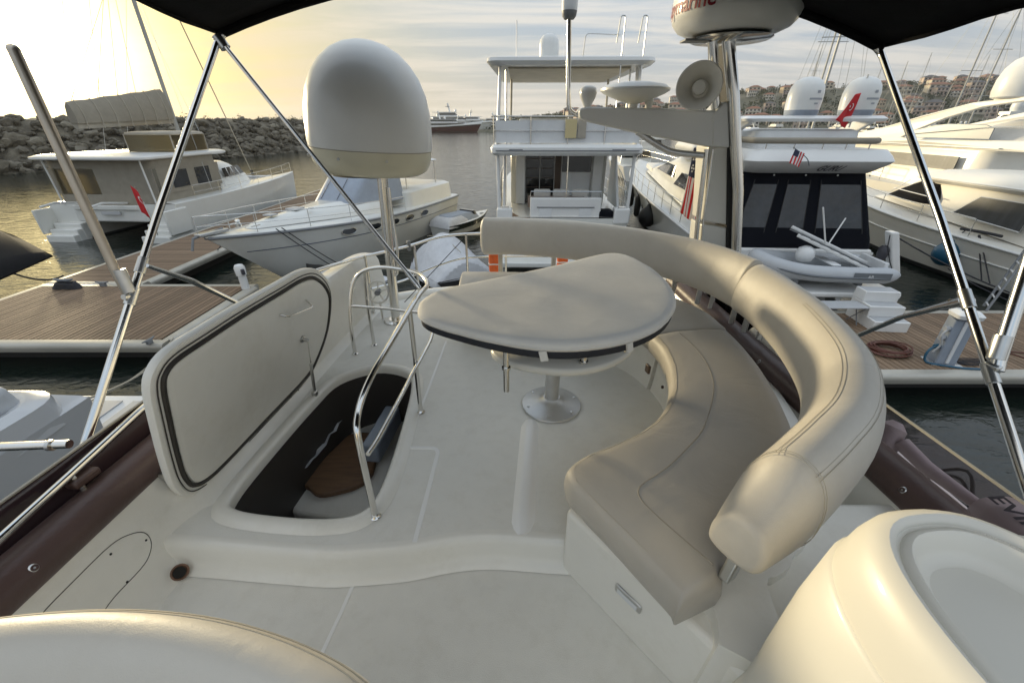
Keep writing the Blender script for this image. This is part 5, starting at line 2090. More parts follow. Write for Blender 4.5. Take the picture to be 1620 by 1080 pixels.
# cockpit enclosure: taupe cloth with clear panels
en = shell(ct_, 'enclosure', 'taupe_canvas', [rquad(.9, 5.6, 2.65, 2.75, 1.65, .35), rquad(1.0, 5.6, 2.72, 2.8, 2.22, .35)], caps=False, smooth=50)
shell(en, 'valance', 'taupe_canvas', [rquad(1.02, 5.6, 2.76, 2.84, 3.38, .35), rquad(1.05, 5.6, 2.78, 2.85, 3.80, .4)], caps=False, smooth=50)
for (y0, y1) in ((2.45, 2.72), (1.36, 1.55), (.10, .34), (-2.72, .10)):
    MB().slab([(1.0, y0, 2.2), (1.0, y1, 2.2), (1.03, y1, 3.4), (1.03, y0, 3.4)], (.03, 0, 0)).build('canvas_panel', 'taupe_canvas', en, smooth=0)
MB().slab([(1.2, -2.76, 2.2), (5.6, -2.80, 2.2), (5.6, -2.85, 3.4), (1.2, -2.80, 3.4)], (0, .03, 0)).build('canvas_panel', 'taupe_canvas', en, smooth=0)
for k in range(2):
    face_win(en, 'clear_panel', [(2.0 + 1.7 * k, -2.785, 2.4), (3.1 + 1.7 * k, -2.795, 2.4), (3.1 + 1.7 * k, -2.85, 3.25), (2.0 + 1.7 * k, -2.84, 3.25)], 'vinyl_window', n=(0, -1, 0))
for x0 in (1.2, 2.9, 4.7):
    MB().slab([(x0, 2.74, 2.2), (x0 + .4, 2.75, 2.2), (x0 + .4, 2.80, 3.4), (x0, 2.80, 3.4)], (0, .03, 0)).build('canvas_panel', 'taupe_canvas', en, smooth=0)
for (y0, y1) in ((1.55, 2.45), (.34, 1.36)):
    face_win(en, 'clear_panel', [(1.0, y0, 2.2), (1.0, y1, 2.2), (1.03, y1, 3.4), (1.03, y0, 3.4)], 'amber_vinyl', n=(-1, 0, 0))
shell(ct_, 'hard_top', 'white_paint', [rquad(.55, 6.6, 2.9, 2.9, 3.80, .5), rquad(.45, 6.7, 3.0, 3.0, 3.86, .5), rquad(.45, 6.7, 3.0, 3.0, 3.95, .5), rquad(.7, 6.5, 2.8, 2.8, 4.03, .5)])
for y in (-2.5, 2.5):
    MB().tube([(.85, y, 1.7), (.80, y, 3.8)], .04, 10).build('top_post', 'white_paint', ct_)
sal = shell(ct_, 'saloon', 'white_hull', [rquad(5.4, 9.9, 2.9, 2.1, 1.7, .8), rquad(5.4, 9.6, 2.85, 1.95, 2.4, .8), rquad(5.4, 8.4, 2.75, 1.7, 3.1, .7), rquad(5.4, 8.0, 2.6, 1.5, 3.3, .7)])
for k in range(4):
    face_win(sal, 'window', [(5.9 + .7 * k, -2.83 + .14 * k, 2.5), (6.45 + .7 * k, -2.72 + .14 * k, 2.5), (6.4 + .6 * k, -2.66 + .14 * k, 3.0), (5.9 + .6 * k, -2.78 + .14 * k, 3.0)], n=(.15, -1, .15))
# raised helm shelter with amber clear panels
hsx = shell(ct_, 'helm_shelter', 'sand_canvas', [rquad(3.2, 5.8, 1.35, 1.35, 4.86, .3), rquad(3.2, 5.8, 1.3, 1.3, 4.96, .3), rquad(3.5, 5.5, 1.0, 1.0, 5.02, .3)])
hsx.location = (0, -1.2, 0)
for (a_, b_) in (((3.25, -1.25), (3.25, 1.25)), ((5.7, -1.25), (5.7, 1.25))):
    face_win(hsx, 'clear_panel', [(a_[0], a_[1], 4.05), (b_[0], b_[1], 4.05), (b_[0], b_[1], 4.85), (a_[0], a_[1], 4.85)], 'amber_vinyl', n=(-1, 0, 0))
for y in (-1.27, 1.27):
    face_win(hsx, 'clear_panel', [(3.3, y, 4.05), (5.65, y, 4.05), (5.65, y, 4.85), (3.3, y, 4.85)], 'amber_vinyl', n=(0, -1, 0))
    for x in (3.25, 5.72):
        MB().tube([(x, y, 4.0), (x, y, 4.9)], .03, 8).build('shelter_post', 'sand_canvas', hsx)
# rig
MB().tube([(7.0, 0, 3.3), (6.9, 0, 21.5)], [.13, .10], 12, flat=.7).build('mast', 'mast_grey', ct_)
MB().tube([(6.75, 0, 5.55), (.9, 0.05, 5.30)], .13, 12, flat=1.2).build('boom', 'sand_canvas', ct_)
m = MB()
secs = []
for k in range(13):
    t = k / 12
    x = lerp(6.7, .85, t)
    h = lerp(1.55, .9, t) + .02 * math.sin(t * 22)
    zb = lerp(5.58, 5.36, t)
    w = .24 - .06 * t
    secs.append([V(x, -w, zb + .02), V(x, -w * 1.15, zb + h * .35), V(x, -w * .7, zb + h * .8), V(x, 0, zb + h), V(x, w * .7, zb + h * .8), V(x, w * 1.15, zb + h * .35), V(x, w, zb + .02)])
m.loft(secs, True, True)
sc_o = m.build('sail_cover', 'taupe_canvas', ct_, smooth=50)
for k in range(7):
    t = (k + .5) / 7
    x, h, zb, w = lerp(6.7, .85, t), lerp(1.55, .9, t), lerp(5.58, 5.36, t), .25 - .06 * t
    MB().tube([V(x, -w, zb - .22), V(x, -w * 1.18, zb + h * .35), V(x, -w * .73, zb + h * .8), V(x, 0, zb + h + .03), V(x, w * .73, zb + h * .8), V(x, w * 1.18, zb + h * .35), V(x, w, zb - .22)], .022, 5).build('cover_tie', 'sand_canvas', sc_o)
for k, x in enumerate((1.4, 2.8, 4.0, 5.2)):
    MB().tube([(6.85, 0, 13 + k), (x, .28, 6.3 + .12 * k), (x, .3, 5.3)], .012, 5).build('lazy_line', 'rope_pale', ct_)
for i, (a_, b_) in enumerate((((6.9, 0, 20.5), (12.9, 0, 2.0)), ((6.9, 0, 18), (4.2, -3.1, 2.0)), ((6.9, 0, 18), (4.2, 3.1, 2.0)), ((6.9, 0, 12), (5.4, -3.1, 2.0)), ((6.9, 0, 12), (5.4, 3.1, 2.0)), ((6.9, 0, 21.4), (1.0, 0.05, 5.45)))):
    MB().tube([a_, b_], .035 if i == 0 else .011, 6).build('furled_jib' if i == 0 else 'shroud', 'rope_pale' if i == 0 else 'steel', ct_)
for y in (-1, 1):
    MB().tube([(6.9, 0, 12.5), (6.5, y * 1.3, 12.9)], .03, 6).build('spreader', 'alu', ct_)
MB().lathe([(.13, 0), (.15, .05), (.06, .08), (.06, .2), (.15, .23), (.13, .28)], (12.9, 0, 1.95), 14).build('furler_drum', 'rubber', ct_)
MB().tube([(12.9, -2.5, 1.75), (12.9, 2.5, 1.75)], .12, 10).build('fore_beam', 'alu', ct_)
m = MB()
m.box((11.2, 0, 1.72), (3.2, 3.2, .02)).build('trampoline', 'mid_grey', ct_)
# davit arms and a dinghy oar bundle at the stern
for y in (-.9, 1.5):
    MB().tube([(.9, y, 1.8), (-.4, y, 2.0), (-1.1, y, 1.92)], .05, 8).build('davit_arm', 'white_paint', ct_)


def turk_flag(name, label, p00, p10, p01, p11, staff, amp=.03):
    r = thing(name, label, 'flag', staff[0])
    Gq = cloth_grid(p00, p10, p01, p11, 14, 14, amp, 1.0, seed=1)
    f = flag_grid_build(Gq, lambda u, v: 0, ['flag_red'], 'cloth', r)
    c_ = Gq[6][7]
    uu = (Gq[6][9] - Gq[6][5]).normalized()
    vv = (Gq[4][7] - Gq[8][7]).normalized()
    nn_ = uu.cross(vv).normalized()
    if nn_.y > 0:
        nn_ = -nn_
    s_ = (Gq[14][7] - Gq[0][7]).length * .12
    cc = c_ + nn_ * (amp + .01)
    cres = []
    for k in range(13):
        a_ = R(50) + R(260) * k / 12
        cres.append(cc + (uu * math.cos(a_) + vv * math.sin(a_)) * s_)
    for k in range(12, -1, -1):
        a_ = R(50) + R(260) * k / 12
        cres.append(cc + uu * s_ * .22 + (uu * math.cos(a_) + vv * math.sin(a_)) * s_ * .78)
    m = MB()
    n_ = 13
    m.v = cres + [p + nn_ * .003 for p in cres]
    for k in range(n_ - 1):
        m.f.append((k, k + 1, 2 * n_ - 2 - k, 2 * n_ - 1 - k))
        m.mi.append(0)
    m.build('crescent', 'flag_white', f, world=True, smooth=0, recalc=False)
    pts = []
    for k in range(10):
        r_ = s_ * (.42 if k % 2 == 0 else .17)
        a_ = k * math.pi / 5
        pts.append(cc + uu * s_ * 1.05 + uu * math.cos(a_) * r_ + vv * math.sin(a_) * r_)
    MB().slab(pts, nn_ * .003).build('star', 'flag_white', f, world=True, smooth=0)
    MB().tube(staff, .022, 8).build('staff', 'steel', r, world=True)
    return r


turk_flag('red_flag', 'red crescent flag drooping from the catamaran stern', at(206, 293, Y=20.0), at(219, 304, Y=20.2), at(224, 336, Y=20.0), at(238, 345, Y=20.2), [at(250, 372, Y=20.6), at(213, 295, Y=20.15)], amp=.05)

# ------------------------------------------------------------------ sports cruiser
sx0, sy0 = -5.2, 26.6
hd = math.atan2(13.1 - sy0, -9.8 - sx0)
ex = thing('sports_cruiser', 'long white sports cruiser with pale blue windscreen cover moored bow to the pontoon', 'motor yacht', (sx0, sy0, -.22), hd)
EL = math.hypot(13.1 - sy0, -9.8 - sx0)
hx_ = Hull(EL, 4.5, 1.85, 2.4, oh=2.9, fine=2.1, full=.40, st=.93, dip=.06, flare=.80)
hx_.build(ex, ['white_hull', 'blue_stripe', 'antifoul'], N=34)
for side in (-1, 1):
    MB().tube(hx_.line(lambda t, z: z - .06, .02, side=side), .045, 8).build('rub_rail', 'mid_grey', ex, smooth=80)
    MB().tube(hx_.line(lambda t, z: z * .70, .006, side=side, t1=.97), .014, 6).build('hull_stripe', 'blue_stripe', ex, smooth=80)
    for k, t in enumerate((.28, .38, .47, .56, .66)):
        a_ = hx_.line(lambda t_, z: z * .82, .0, N=2, side=side, t0=t, t1=t + .035)
        c_ = (a_[0] + a_[2]) / 2
        d_ = (a_[2] - a_[0]).normalized()
        pts = [c_ + d_ * .36 * math.cos(q) + V(0, 0, .14 * math.sin(q)) for q in [i * math.pi / 8 for i in range(16)]]
        o = MB().slab(pts, (0, side * .03, 0)).build('porthole', 'dark_glass', ex, smooth=0)
        MB().tube([p + V(0, side * .03, 0) for p in pts], .016, 6, closed=True).build('frame', 'steel', o)
# fore cabin trunk, crowned
shell(ex, 'foredeck_trunk', 'white_hull', [rquad(6.2, EL - 1.6, 1.75, .28, 1.95, .8, z1=2.35), rquad(6.2, EL - 1.9, 1.68, .22, 2.20, .8, z1=2.47), rquad(6.3, EL - 2.6, 1.4, .16, 2.52, .8, z1=2.55), rquad(6.4, EL - 3.4, .9, .1, 2.70, .7, z1=2.60)], smooth=60)
ws = shell(ex, 'windscreen_cover', 'blue_cover', [rquad(4.8, 8.7, 1.70, 1.0, 2.35, .6), rquad(4.8, 8.5, 1.66, .95, 2.6, .6), rquad(4.8, 7.4, 1.55, 1.0, 3.45, .6), rquad(4.9, 7.2, 1.42, .9, 3.50, .6)])
for y in (-.5, .35):
    MB().tube([(8.38, y, 2.70), (7.45, y, 3.46)], .012, 5).build('batten', 'print_dark', ws)
shell(ex, 'cockpit_coaming', 'white_hull', [rquad(.3, 5.2, 1.95, 1.95, 1.85, .5), rquad(.4, 5.2, 1.9, 1.9, 2.6, .5), rquad(.6, 5.1, 1.7, 1.75, 2.7, .5)])
shell(ex, 'bimini_top', 'white_matte', [rquad(1.4, 4.9, 1.6, 1.6, 3.80, .4), rquad(1.3, 5.0, 1.65, 1.65, 3.86, .4), rquad(1.6, 4.7, 1.4, 1.4, 3.96, .4)])
for x in (1.6, 4.6):
    for y in (-1.5, 1.5):
        MB().tube([(x, y, 2.6), (x, y, 3.82)], .03, 8).build('top_post', 'steel', ex)
for (x, y, s_) in ((10.4, 0.0, .30), (11.6, .0, .22), (10.2, .6, .1)):
    MB().box((x, y, 2.66 - (x - 10.4) * .02), (s_ * 1.6, s_ * 1.8, .05), ry=.02).build('deck_hatch', 'grey_plastic', ex, bevel=.02)
bow_pts = [p for p in ([V(EL * t, hx_.half(t) - .08, hx_.sheer(t) + .03) for t in [.42 + .06 * k for k in range(10)]] + [V(EL + .15, 0, hx_.sheer(1) + .05)] + [V(EL * t, -hx_.half(t) + .08, hx_.sheer(t) + .03) for t in [.96 - .06 * k for k in range(10)]])]
rails(ex, bow_pts, .62, .016, 2)
MB().box((EL - .3, 0, 2.5), (1.0, .28, .10)).build('anchor_roller', 'steel', ex, bevel=.02)
MB().tube([(EL - .7, 0, 2.55), (EL + .35, 0, 2.45), (EL + .5, 0, 2.1)], .04, 8).build('anchor', 'mid_grey', ex)
MB().lathe([(.10, 0), (.10, .10), (.06, .13), (.09, .2), (.05, .24)], (EL - 1.25, .05, 2.5), 16).build('windlass', 'chrome', ex)
for y in (-.5, .5):
    MB().tube([(EL - 1.7, y, 2.5), (EL - 1.35, y, 2.5)], .025, 8).build('cleat', 'chrome', ex)
Eb = Matrix.Translation(V(sx0, sy0, -.22)) @ Matrix.Rotation(hd, 4, 'Z')
rope('mooring_line', 'dark bow line from the sports cruiser down to the pontoon', Eb @ V(EL - 1.2, -.55, 2.45), (-12.7, 17.5, DZ), .15, .02, 'rope_dark')
rope('mooring_line', 'crossed dark line hanging from the sports cruiser side', Eb @ V(EL - 1.9, .95, 2.35), Eb @ V(EL - 3.9, 1.9, .1), .05, .018, 'rope_dark')
rope('mooring_line', 'second dark line hanging from the sports cruiser side', Eb @ V(EL - 2.1, 1.0, 2.35), Eb @ V(EL - 4.3, 1.95, .1), .08, .018, 'rope_dark')

# ------------------------------------------------------------------ runabout with dark hull
rb = thing('runabout', 'small open speedboat with dark green hull band and grey cover', 'speedboat', (-3.85, 22.1, 0), R(54))
rb.scale = (.82, .82, .82)
rh = Hull(4.9, 2.0, .78, 1.0, oh=.8, fine=2.0, full=.4, st=.9, flare=.82)
rh.build(rb, ['white_hull', 'white_hull', 'antifoul'], N=20)
mat('green_band', (.015, .025, .02), .25, coat=.4)
for side in (-1, 1):
    a_, b_ = rh.line(lambda t, z: z - .05, .012, side=side, t1=.985), rh.line(lambda t, z: z - .36, .012, side=side, t1=.985)
    m = MB()
    m.loft([[p, q] for p, q in zip(a_, b_)], False, False)
    m.build('hull_band', 'green_band', rb, smooth=60)
    MB().tube(rh.line(lambda t, z: z - .02, .015, side=side), .025, 8).build('rub_rail', 'rubber', rb, smooth=80)
shell(rb, 'cockpit_cover', 'blue_cover', [rquad(.1, 3.3, .86, .80, .80, .3), rquad(.2, 3.2, .80, .74, 1.0, .3), rquad(.5, 2.9, .55, .5, 1.28, .3)])
shell(rb, 'windscreen', 'dark_glass', [rquad(2.7, 3.2, .72, .6, 1.02, .2), rquad(2.6, 2.9, .66, .56, 1.36, .2)])
shell(rb, 'tarp', 'grey_tarp', [rquad(-.1, 1.9, .95, .92, .62, .2), rquad(0, 1.9, .9, .86, .95, .2), rquad(.3, 1.6, .6, .6, 1.22, .2)])
for y in (-.35, .35):
    MB().box((3.85, y, 1.0), (.3, .16, .03)).build('vent', 'mid_grey', rb, bevel=.01)


# ------------------------------------------------------------------ tarp-covered tenders
def tarp_tender(label, loc, rz, L, B, H, seed):
    r = thing('covered_tender', label, 'tender', loc, rz)
    h_ = Hull(L, B, .45, .6, oh=.4, fine=2.0, full=.4, st=.9)
    h_.build(r, ['rubber', 'rubber', 'antifoul'], N=14)
    m = MB()
    secs = []
    for i in range(17):
        t = i / 16
        b = h_.half(min(t, .985)) + .06
        x = L * t
        ridge = H * (.62 + .38 * math.exp(-((t - .42) / .22) ** 2)) * (1 - .45 * t ** 4)
        sec = []
        for k in range(13):
            q = k / 12 * 2 - 1
            z = ridge * (1 - abs(q) ** 1.7) + .42 * abs(q) ** 1.7
            wob = .10 * noise.noise(V(x * 2.2, q * 3, seed)) + .03 * noise.noise(V(x * 6, q * 8, seed + 4))
            sec.append(V(x + wob, b * q * (1 + wob), z + wob * (1 - abs(q))))
        sec = [V(sec[0].x, sec[0].y * 1.02, .22 + .05 * math.sin(i * 1.9))] + sec + [V(sec[-1].x, sec[-1].y * 1.02, .22 + .05 * math.sin(i * 2.3))]
        secs.append(sec)
    m.loft(secs, False, True)
    m.build('tarp', 'grey_tarp', r, smooth=80, sub=1)
    MB().tube([(x, 0, H * .9 - .2 * abs(x - L * .42)) for x in (L * .1, L * .42, L * .8)], .012, 6).build('ridge_line', 'rope_pale', r)
    return r


tarp_tender('small tender under a crumpled pale grey tarp beyond the aft rail', (-1.6, 14.2, 0), R(122), 4.6, 2.5, 1.75, 1)
tarp_tender('low covered boat with grey tarp left of the dome post', (-4.6, 13.4, 0), R(150), 3.8, 1.8, .95, 9)

# ------------------------------------------------------------------ tall white yacht, stern towards us
cy_ = thing('motor_yacht', 'tall white flybridge yacht seen stern on with hard top', 'motor yacht', (2.05, 17.0, 0), R(89))
hc_ = Hull(19, 5.5, 2.0, 3.0, oh=1.6, fine=2.3, full=.45, st=.96, flare=.88)
hc_.build(cy_, ['white_hull', 'blue_stripe', 'antifoul'], N=26)
MB().box((-.6, 0, .45), (1.4, 4.9, .22)).build('swim_platform', 'white_hull', cy_, bevel=.05)
# aft bulwark of the cockpit, side wings
bw_ = MB().box((.25, -.10, 2.30), (.30, 2.85, .95)).build('aft_bulwark', 'white_paint', cy_, bevel=.05, bseg=3)
for sy in (-1, 1):
    MB().box((.15, sy * 2.35, 2.1), (.5, .62, .6)).build('quarter_post', 'white_paint', cy_, bevel=.06, bseg=3)
    MB().tube([(.05, sy * 2.56, 2.1), (.10, sy * 2.60, 4.45)], .065, 10).build('deck_post', 'white_paint', cy_)
    MB().slab([(1.0, sy * 2.35, 2.2), (3.2, sy * 2.35, 2.2), (3.2, sy * 2.35, 4.4), (2.6, sy * 2.35, 4.3), (1.9, sy * 2.35, 3.3)], (0, sy * .12, 0)).build('side_wing', 'white_paint', cy_, bevel=.03)
    MB().box((2.9, sy * 1.72, 3.25), (.35, .42, 2.3)).build('door_pillar', 'white_paint', cy_, bevel=.03)
    rails(cy_, [V(.4 + .9 * k, sy * 2.62, 2.05) for k in range(7)], .9, .018, 1)
MB().tube([(.22, 1.32, 2.80), (.22, 1.30, 3.0), (.22, -1.5, 3.0), (.22, -1.52, 2.80)], .022, 8).build('bulwark_rail', 'chrome', cy_)
MB().tube([(.18, -.12, 1.9), (.18, -.10, 4.4)], .022, 8).build('centre_post', 'chrome', cy_)
MB().box((1.9, 0, 2.0), (3.4, 4.6, .08)).build('cockpit_floor', 'teak', cy_)
MB().box((1.1, 0.2, 2.48), (.7, 2.4, .40)).build('cockpit_settee', 'red_cushion', cy_, bevel=.06, bseg=3)
sl = MB().box((4.8, 0, 3.2), (3.4, 4.3, 2.4)).build('saloon', 'white_hull', cy_, bevel=.05)
for k, (y0, y1, z0, z1, mt) in enumerate(((1.48, .86, 2.1, 4.3, 'dark_glass'), (.82, .20, 2.1, 4.3, 'dark_glass'), (.16, -.12, 2.1, 4.3, 'wood_dark'), (-.16, -1.45, 3.45, 4.3, 'dark_glass'), (-.16, -1.45, 2.1, 3.40, 'white_matte'))):
    o = MB().box((3.09, (y0 + y1) / 2, (z0 + z1) / 2), (.06, abs(y0 - y1), z1 - z0)).build('saloon_door' if k < 3 else 'galley_window' if k == 3 else 'galley_panel', mt, cy_, bevel=.01)
    if k in (0, 1):
        for q in range(5):
            MB().box((3.05, (y0 + y1) / 2, 2.4 + .4 * q), (.03, abs(y0 - y1) * .86, .03)).build('glazing_bar', 'wood_dark', o)
shell(cy_, 'upper_deck', 'white_paint', [rquad(-.20, 9, 2.75, 2.7, 4.32, .35), rquad(-.30, 9, 2.85, 2.8, 4.42, .35), rquad(-.30, 9, 2.85, 2.8, 4.60, .35), rquad(-.2, 9, 2.78, 2.75, 4.70, .35)])
MB().box((.05, 0, 4.37), (.06, 5.2, .07)).build('deck_seam', 'mid_grey', cy_)
# dodger cloth and rail of the upper deck
dg = MB().box((-.04, 0, 5.12), (.03, 5.3, .74)).build('dodger', 'white_matte', cy_)
for sy in (-1, 1):
    MB().box((2.4, sy * 2.66, 5.12), (4.8, .03, .74)).build('dodger', 'white_matte', cy_)
pts = [V(4.5, 2.72, 4.7), V(2.2, 2.72, 4.7), V(-.10, 2.72, 4.7), V(-.10, 1.36, 4.7), V(-.10, 0, 4.7), V(-.10, -1.36, 4.7), V(-.10, -2.72, 4.7), V(2.2, -2.72, 4.7), V(4.5, -2.72, 4.7)]
rails(cy_, pts, .92, .022, 1)
MB().box((-.16, -.1, 5.22), (.04, .42, .62)).build('sign_plate', 'yellow_plate', cy_, bevel=.01)
MB().box((-.155, -.5, 5.22), (.03, .30, .62)).build('sign_plate', 'sand_canvas', cy_, bevel=.01)
# hard top
ht_ = shell(cy_, 'hard_top', 'white_paint', [rquad(.0, 7.2, 2.85, 2.6, 7.18, .55), rquad(-.10, 7.4, 2.98, 2.7, 7.30, .55), rquad(-.08, 7.3, 2.96, 2.7, 7.40, .55), rquad(.3, 7.0, 2.7, 2.5, 7.47, .55)])
MB().box((3.4, 0, 7.15), (5.6, 4.4, .06)).build('ceiling_panel', 'underside', ht_, bevel=.02)
for sy in (-1, 1):
    m = MB()
    m.loft([[V(.15, sy * 2.66, 4.7), V(.55, sy * 2.66, 4.7), V(.55, sy * 2.56, 4.7), V(.15, sy * 2.56, 4.7)], [V(.35, sy * 2.52, 7.2), V(.85, sy * 2.52, 7.2), V(.85, sy * 2.42, 7.2), V(.35, sy * 2.42, 7.2)]])
    m.build('top_pillar', 'white_paint', cy_, smooth=0, bevel=.02)
    MB().tube([(1.0, sy * 2.3, 4.7), (1.0, sy * 2.28, 7.15)], .035, 8).build('top_post', 'steel', cy_)
    MB().tube([(4.6, sy * 2.2, 4.7), (4.6, sy * 2.15, 7.15)], .05, 8).build('top_post', 'underside', cy_)
MB().box((5.6, 0, 5.15), (.8, 3.6, .9)).build('helm_console', 'white_matte', cy_, bevel=.08, bseg=3)
MB().lathe([(.33, 0), (.35, .05), (.36, .45), (.33, .62), (.24, .74), (.10, .79), (.01, .8)], (1.2, .72, 7.44), 28).build('satellite_dome', 'radome', cy_, smooth=50)
MB().tube([(1.0, 1.9, 7.4), (1.0, 1.9, 8.6)], .02, 6).build('whip_antenna', 'white_paint', cy_)
MB().tube(fillet([(.6, -.45, 7.4), (.6, -.5, 8.15), (.6, -1.7, 8.1)], .15), .018, 6).build('top_rail', 'steel', cy_)
for y in (-1.72, -2.45):
    MB().tube(fillet([(.1, y + .22, 7.8), (.1, y + .15, 8.55), (.1, y - .0, 8.55), (.0, y + .02, 5.8)], .12), .022, 8).build('ladder_rail', 'steel', cy_)
MB().box((.35, -1.75, 2.05), (.6, .62, .5)).build('quarter_bag', 'navy_canvas', cy_, bevel=.12, bseg=4)

for sy in (-1, 1):
    for k in range(6):
        MB().tube([(.55 + .28 * k, sy * 2.50, 2.1 + .05 * k), (.60 + .28 * k, sy * 2.54, 3.15 + .10 * k)], .014, 6).build('side_baluster', 'chrome', cy_)
    MB().tube(smoothpath([(.3, sy * 2.5, 2.6), (.8, sy * 2.54, 3.2), (1.6, sy * 2.55, 3.5), (2.4, sy * 2.5, 3.75)], 4), .018, 6).build('stair_rail', 'chrome', cy_)
    MB().box((-.31, sy * 1.9, 4.52), (.03, .5, .06)).build('deck_light', 'mid_grey', cy_, bevel=.01)
    MB().tube([(.0, sy * 2.62, 4.42), (9, sy * 2.83, 4.5)], .03, 6).build('rub_strip', 'mid_grey', cy_)
MB().box((-.325, 0, 4.50), (.03, 5.3, .035)).build('rub_strip', 'mid_grey', cy_)
for y in (-1.0, -.2, .6):
    MB().box((1.25, y + .2, 2.78), (.2, .7, .36), ry=-.15).build('scatter_cushion', 'cover_cloth', cy_, bevel=.08, bseg=4)
MB().box((.07, -.1, 2.42), (.04, 2.3, .03)).build('bulwark_seam', 'mid_grey', cy_)
for y in (-.9, .7):
    MB().box((.08, y, 2.2), (.03, .5, .36)).build('bulwark_locker', 'white_matte', cy_, bevel=.02)
for sy in (-1, 1):
    MB().tube([(.02, sy * 2.2, 2.43), (-.05, sy * 2.2, 2.46), (-.05, sy * 2.45, 2.46)], .03, 8).build('mooring_cleat', 'chrome', cy_)
# ------------------------------------------------------------------ yacht on the right of the arch (stern to the pontoon)
GX, GY, GR, GL = 9.05, 13.1, R(86.5), 24.0
gu = thing('flybridge_yacht', 'white flybridge yacht with navy cockpit canvas and two white domes on its arch', 'motor yacht', (GX, GY, 0), GR)
gh = Hull(GL, 5.1, 1.75, 2.75, oh=2.2, fine=2.2, full=.42, st=.97, flare=.84)
gh.build(gu, ['white_hull', 'blue_stripe', 'antifoul'], N=30)
MB().box((-.95, 0, .98), (1.9, 4.6, .16)).build('swim_platform', 'white_paint', gu, bevel=.05, bseg=3)
for y in (-1.5, 1.5):
    MB().box((-.3, y, .55), (.5, .16, .75), ry=.5).build('platform_arm', 'steel', gu, bevel=.02)
for side in (-1, 1):
    MB().tube(gh.line(lambda t, z: z - .05, .02, side=side), .05, 8).build('rub_rail', 'white_paint', gu, smooth=80)
    pts = [V(GL * t, side * (gh.half(t) - .07), gh.sheer(t) + .03) for t in [.16 + .06 * k for k in range(14)] + [.985]]
    rails(gu, pts, .75, .02, 1)
    for t in (.44, .52, .60):
        a_ = gh.line(lambda t_, z: z * .62, .0, N=2, side=side, t0=t, t1=t + .02)
        MB().lathe([(.10, 0), (.10, .02), (.08, .025)], a_[1], 16, axis=(0, side, 0)).build('porthole', 'dark_glass', gu)
# transom, cockpit bulwark
MB().box((.12, 0, 1.62), (.3, 4.9, .42)).build('transom_top', 'white_paint', gu, bevel=.06, bseg=3)
# navy canvas enclosure, wider at the foot
cvs = shell(gu, 'cockpit_canvas', 'navy_canvas', [rquad(.05, 2.3, 2.50, 2.3, 1.84, .25), rquad(.10, 2.3, 2.45, 2.3, 2.1, .25), rquad(.55, 2.3, 1.86, 1.9, 4.05, .25)], caps=False, smooth=35)
for (y0, y1) in ((1.9, 1.0), (.62, -.22), (-.62, -2.1)):
    f_ = lambda y, z: V(.10 + (.55 - .10) * (z - 2.1) / 1.95, y * (1 - .235 * (z - 2.1) / 1.95), z)
    face_win(cvs, 'clear_panel', [f_(y0, 2.45), f_(y1, 2.45), f_(y1, 3.72), f_(y0, 3.72)], 'vinyl_window', n=(-1, 0, .23))
    for yy in (y0, y1):
        MB().tube([f_(yy, 2.3) + V(-.01, 0, 0), f_(yy, 3.85) + V(-.01, 0, 0)], .014, 5).build('zip', 'rubber', cvs)
for y in (-1.9, -.95, 0, .95, 1.9):
    MB().lathe([(.03, 0), (.02, .02)], V(.53, y, 3.98), 8, axis=(-1, 0, .2)).build('snap', 'steel', cvs)
# saloon and foredeck
sal2 = shell(gu, 'superstructure', 'white_hull', [rquad(2.25, 18, 1.85, .8, 1.8, .9, z1=2.5), rquad(2.25, 16, 1.8, .85, 2.5, .9, z1=2.9), rquad(2.25, 11.2, 1.75, 1.2, 3.6, .8), rquad(2.25, 10.2, 1.7, 1.1, 3.9, .8)], smooth=50)
for side in (-1, 1):
    face_win(sal2, 'side_window', [(3.6, side * 1.80, 2.75), (8.4, side * 1.58, 2.75), (7.6, side * 1.52, 3.35), (3.6, side * 1.74, 3.35)], n=(.05, side, .15))
shell(sal2, 'windscreen', 'dark_glass', [rquad(9.2, 14.6, 1.45, .98, 2.96, .6), rquad(9.2, 11.9, 1.35, 1.16, 3.5, .6)])
shell(gu, 'sun_pad', 'cover_cloth', [rquad(15.4, 19, 1.0, .55, 2.62, .3), rquad(15.4, 19, 1.0, .55, 2.85, .3), rquad(15.5, 18.9, .9, .5, 2.9, .3)])
# flybridge overhang with the name
fo = shell(gu, 'flybridge_deck', 'white_paint', [rquad(.30, 9.2, 1.85, 1.5, 4.06, .45), rquad(-.12, 9.4, 2.10, 1.6, 4.34, .45), rquad(-.18, 9.4, 2.14, 1.62, 4.42, .45), rquad(-.10, 9.2, 2.08, 1.6, 4.56, .45), rquad(.05, 9.0, 1.98, 1.5, 4.72, .45)])
GM = Matrix.Translation(V(GX, GY, 0)) @ Matrix.Rotation(GR, 4, 'Z')
lettering('GURU', .24, fo, 'print_dark', lambda x, y: GM @ V(.14 - (y) * 1.35 - .06, .05 - x * 1.05, 4.15 + y * .92), shear=.35, bold=.006, cuts=False)
MB().tube(smoothpath([(2.6, 1.9, 4.95), (.5, 1.9, 4.95), (.15, 1.7, 4.95), (.1, 0, 4.95), (.12, -1.35, 4.95), (.3, -1.55, 4.95)], 4), .085, 10).build('coaming_bolster', 'taupe_canvas', gu, smooth=80)
for y in (-1.3, -.65, 0, .8, 1.6):
    MB().tube([(.15, y, 4.68), (.13, y, 4.93)], .018, 6).build('bolster_post', 'chrome', gu)
shell(gu, 'flybridge_seat', 'white_matte', [rquad(1.0, 3.0, 1.6, 1.6, 4.7, .3), rquad(1.0, 3.0, 1.55, 1.55, 5.18, .3), rquad(1.1, 2.9, 1.4, 1.4, 5.24, .3)])
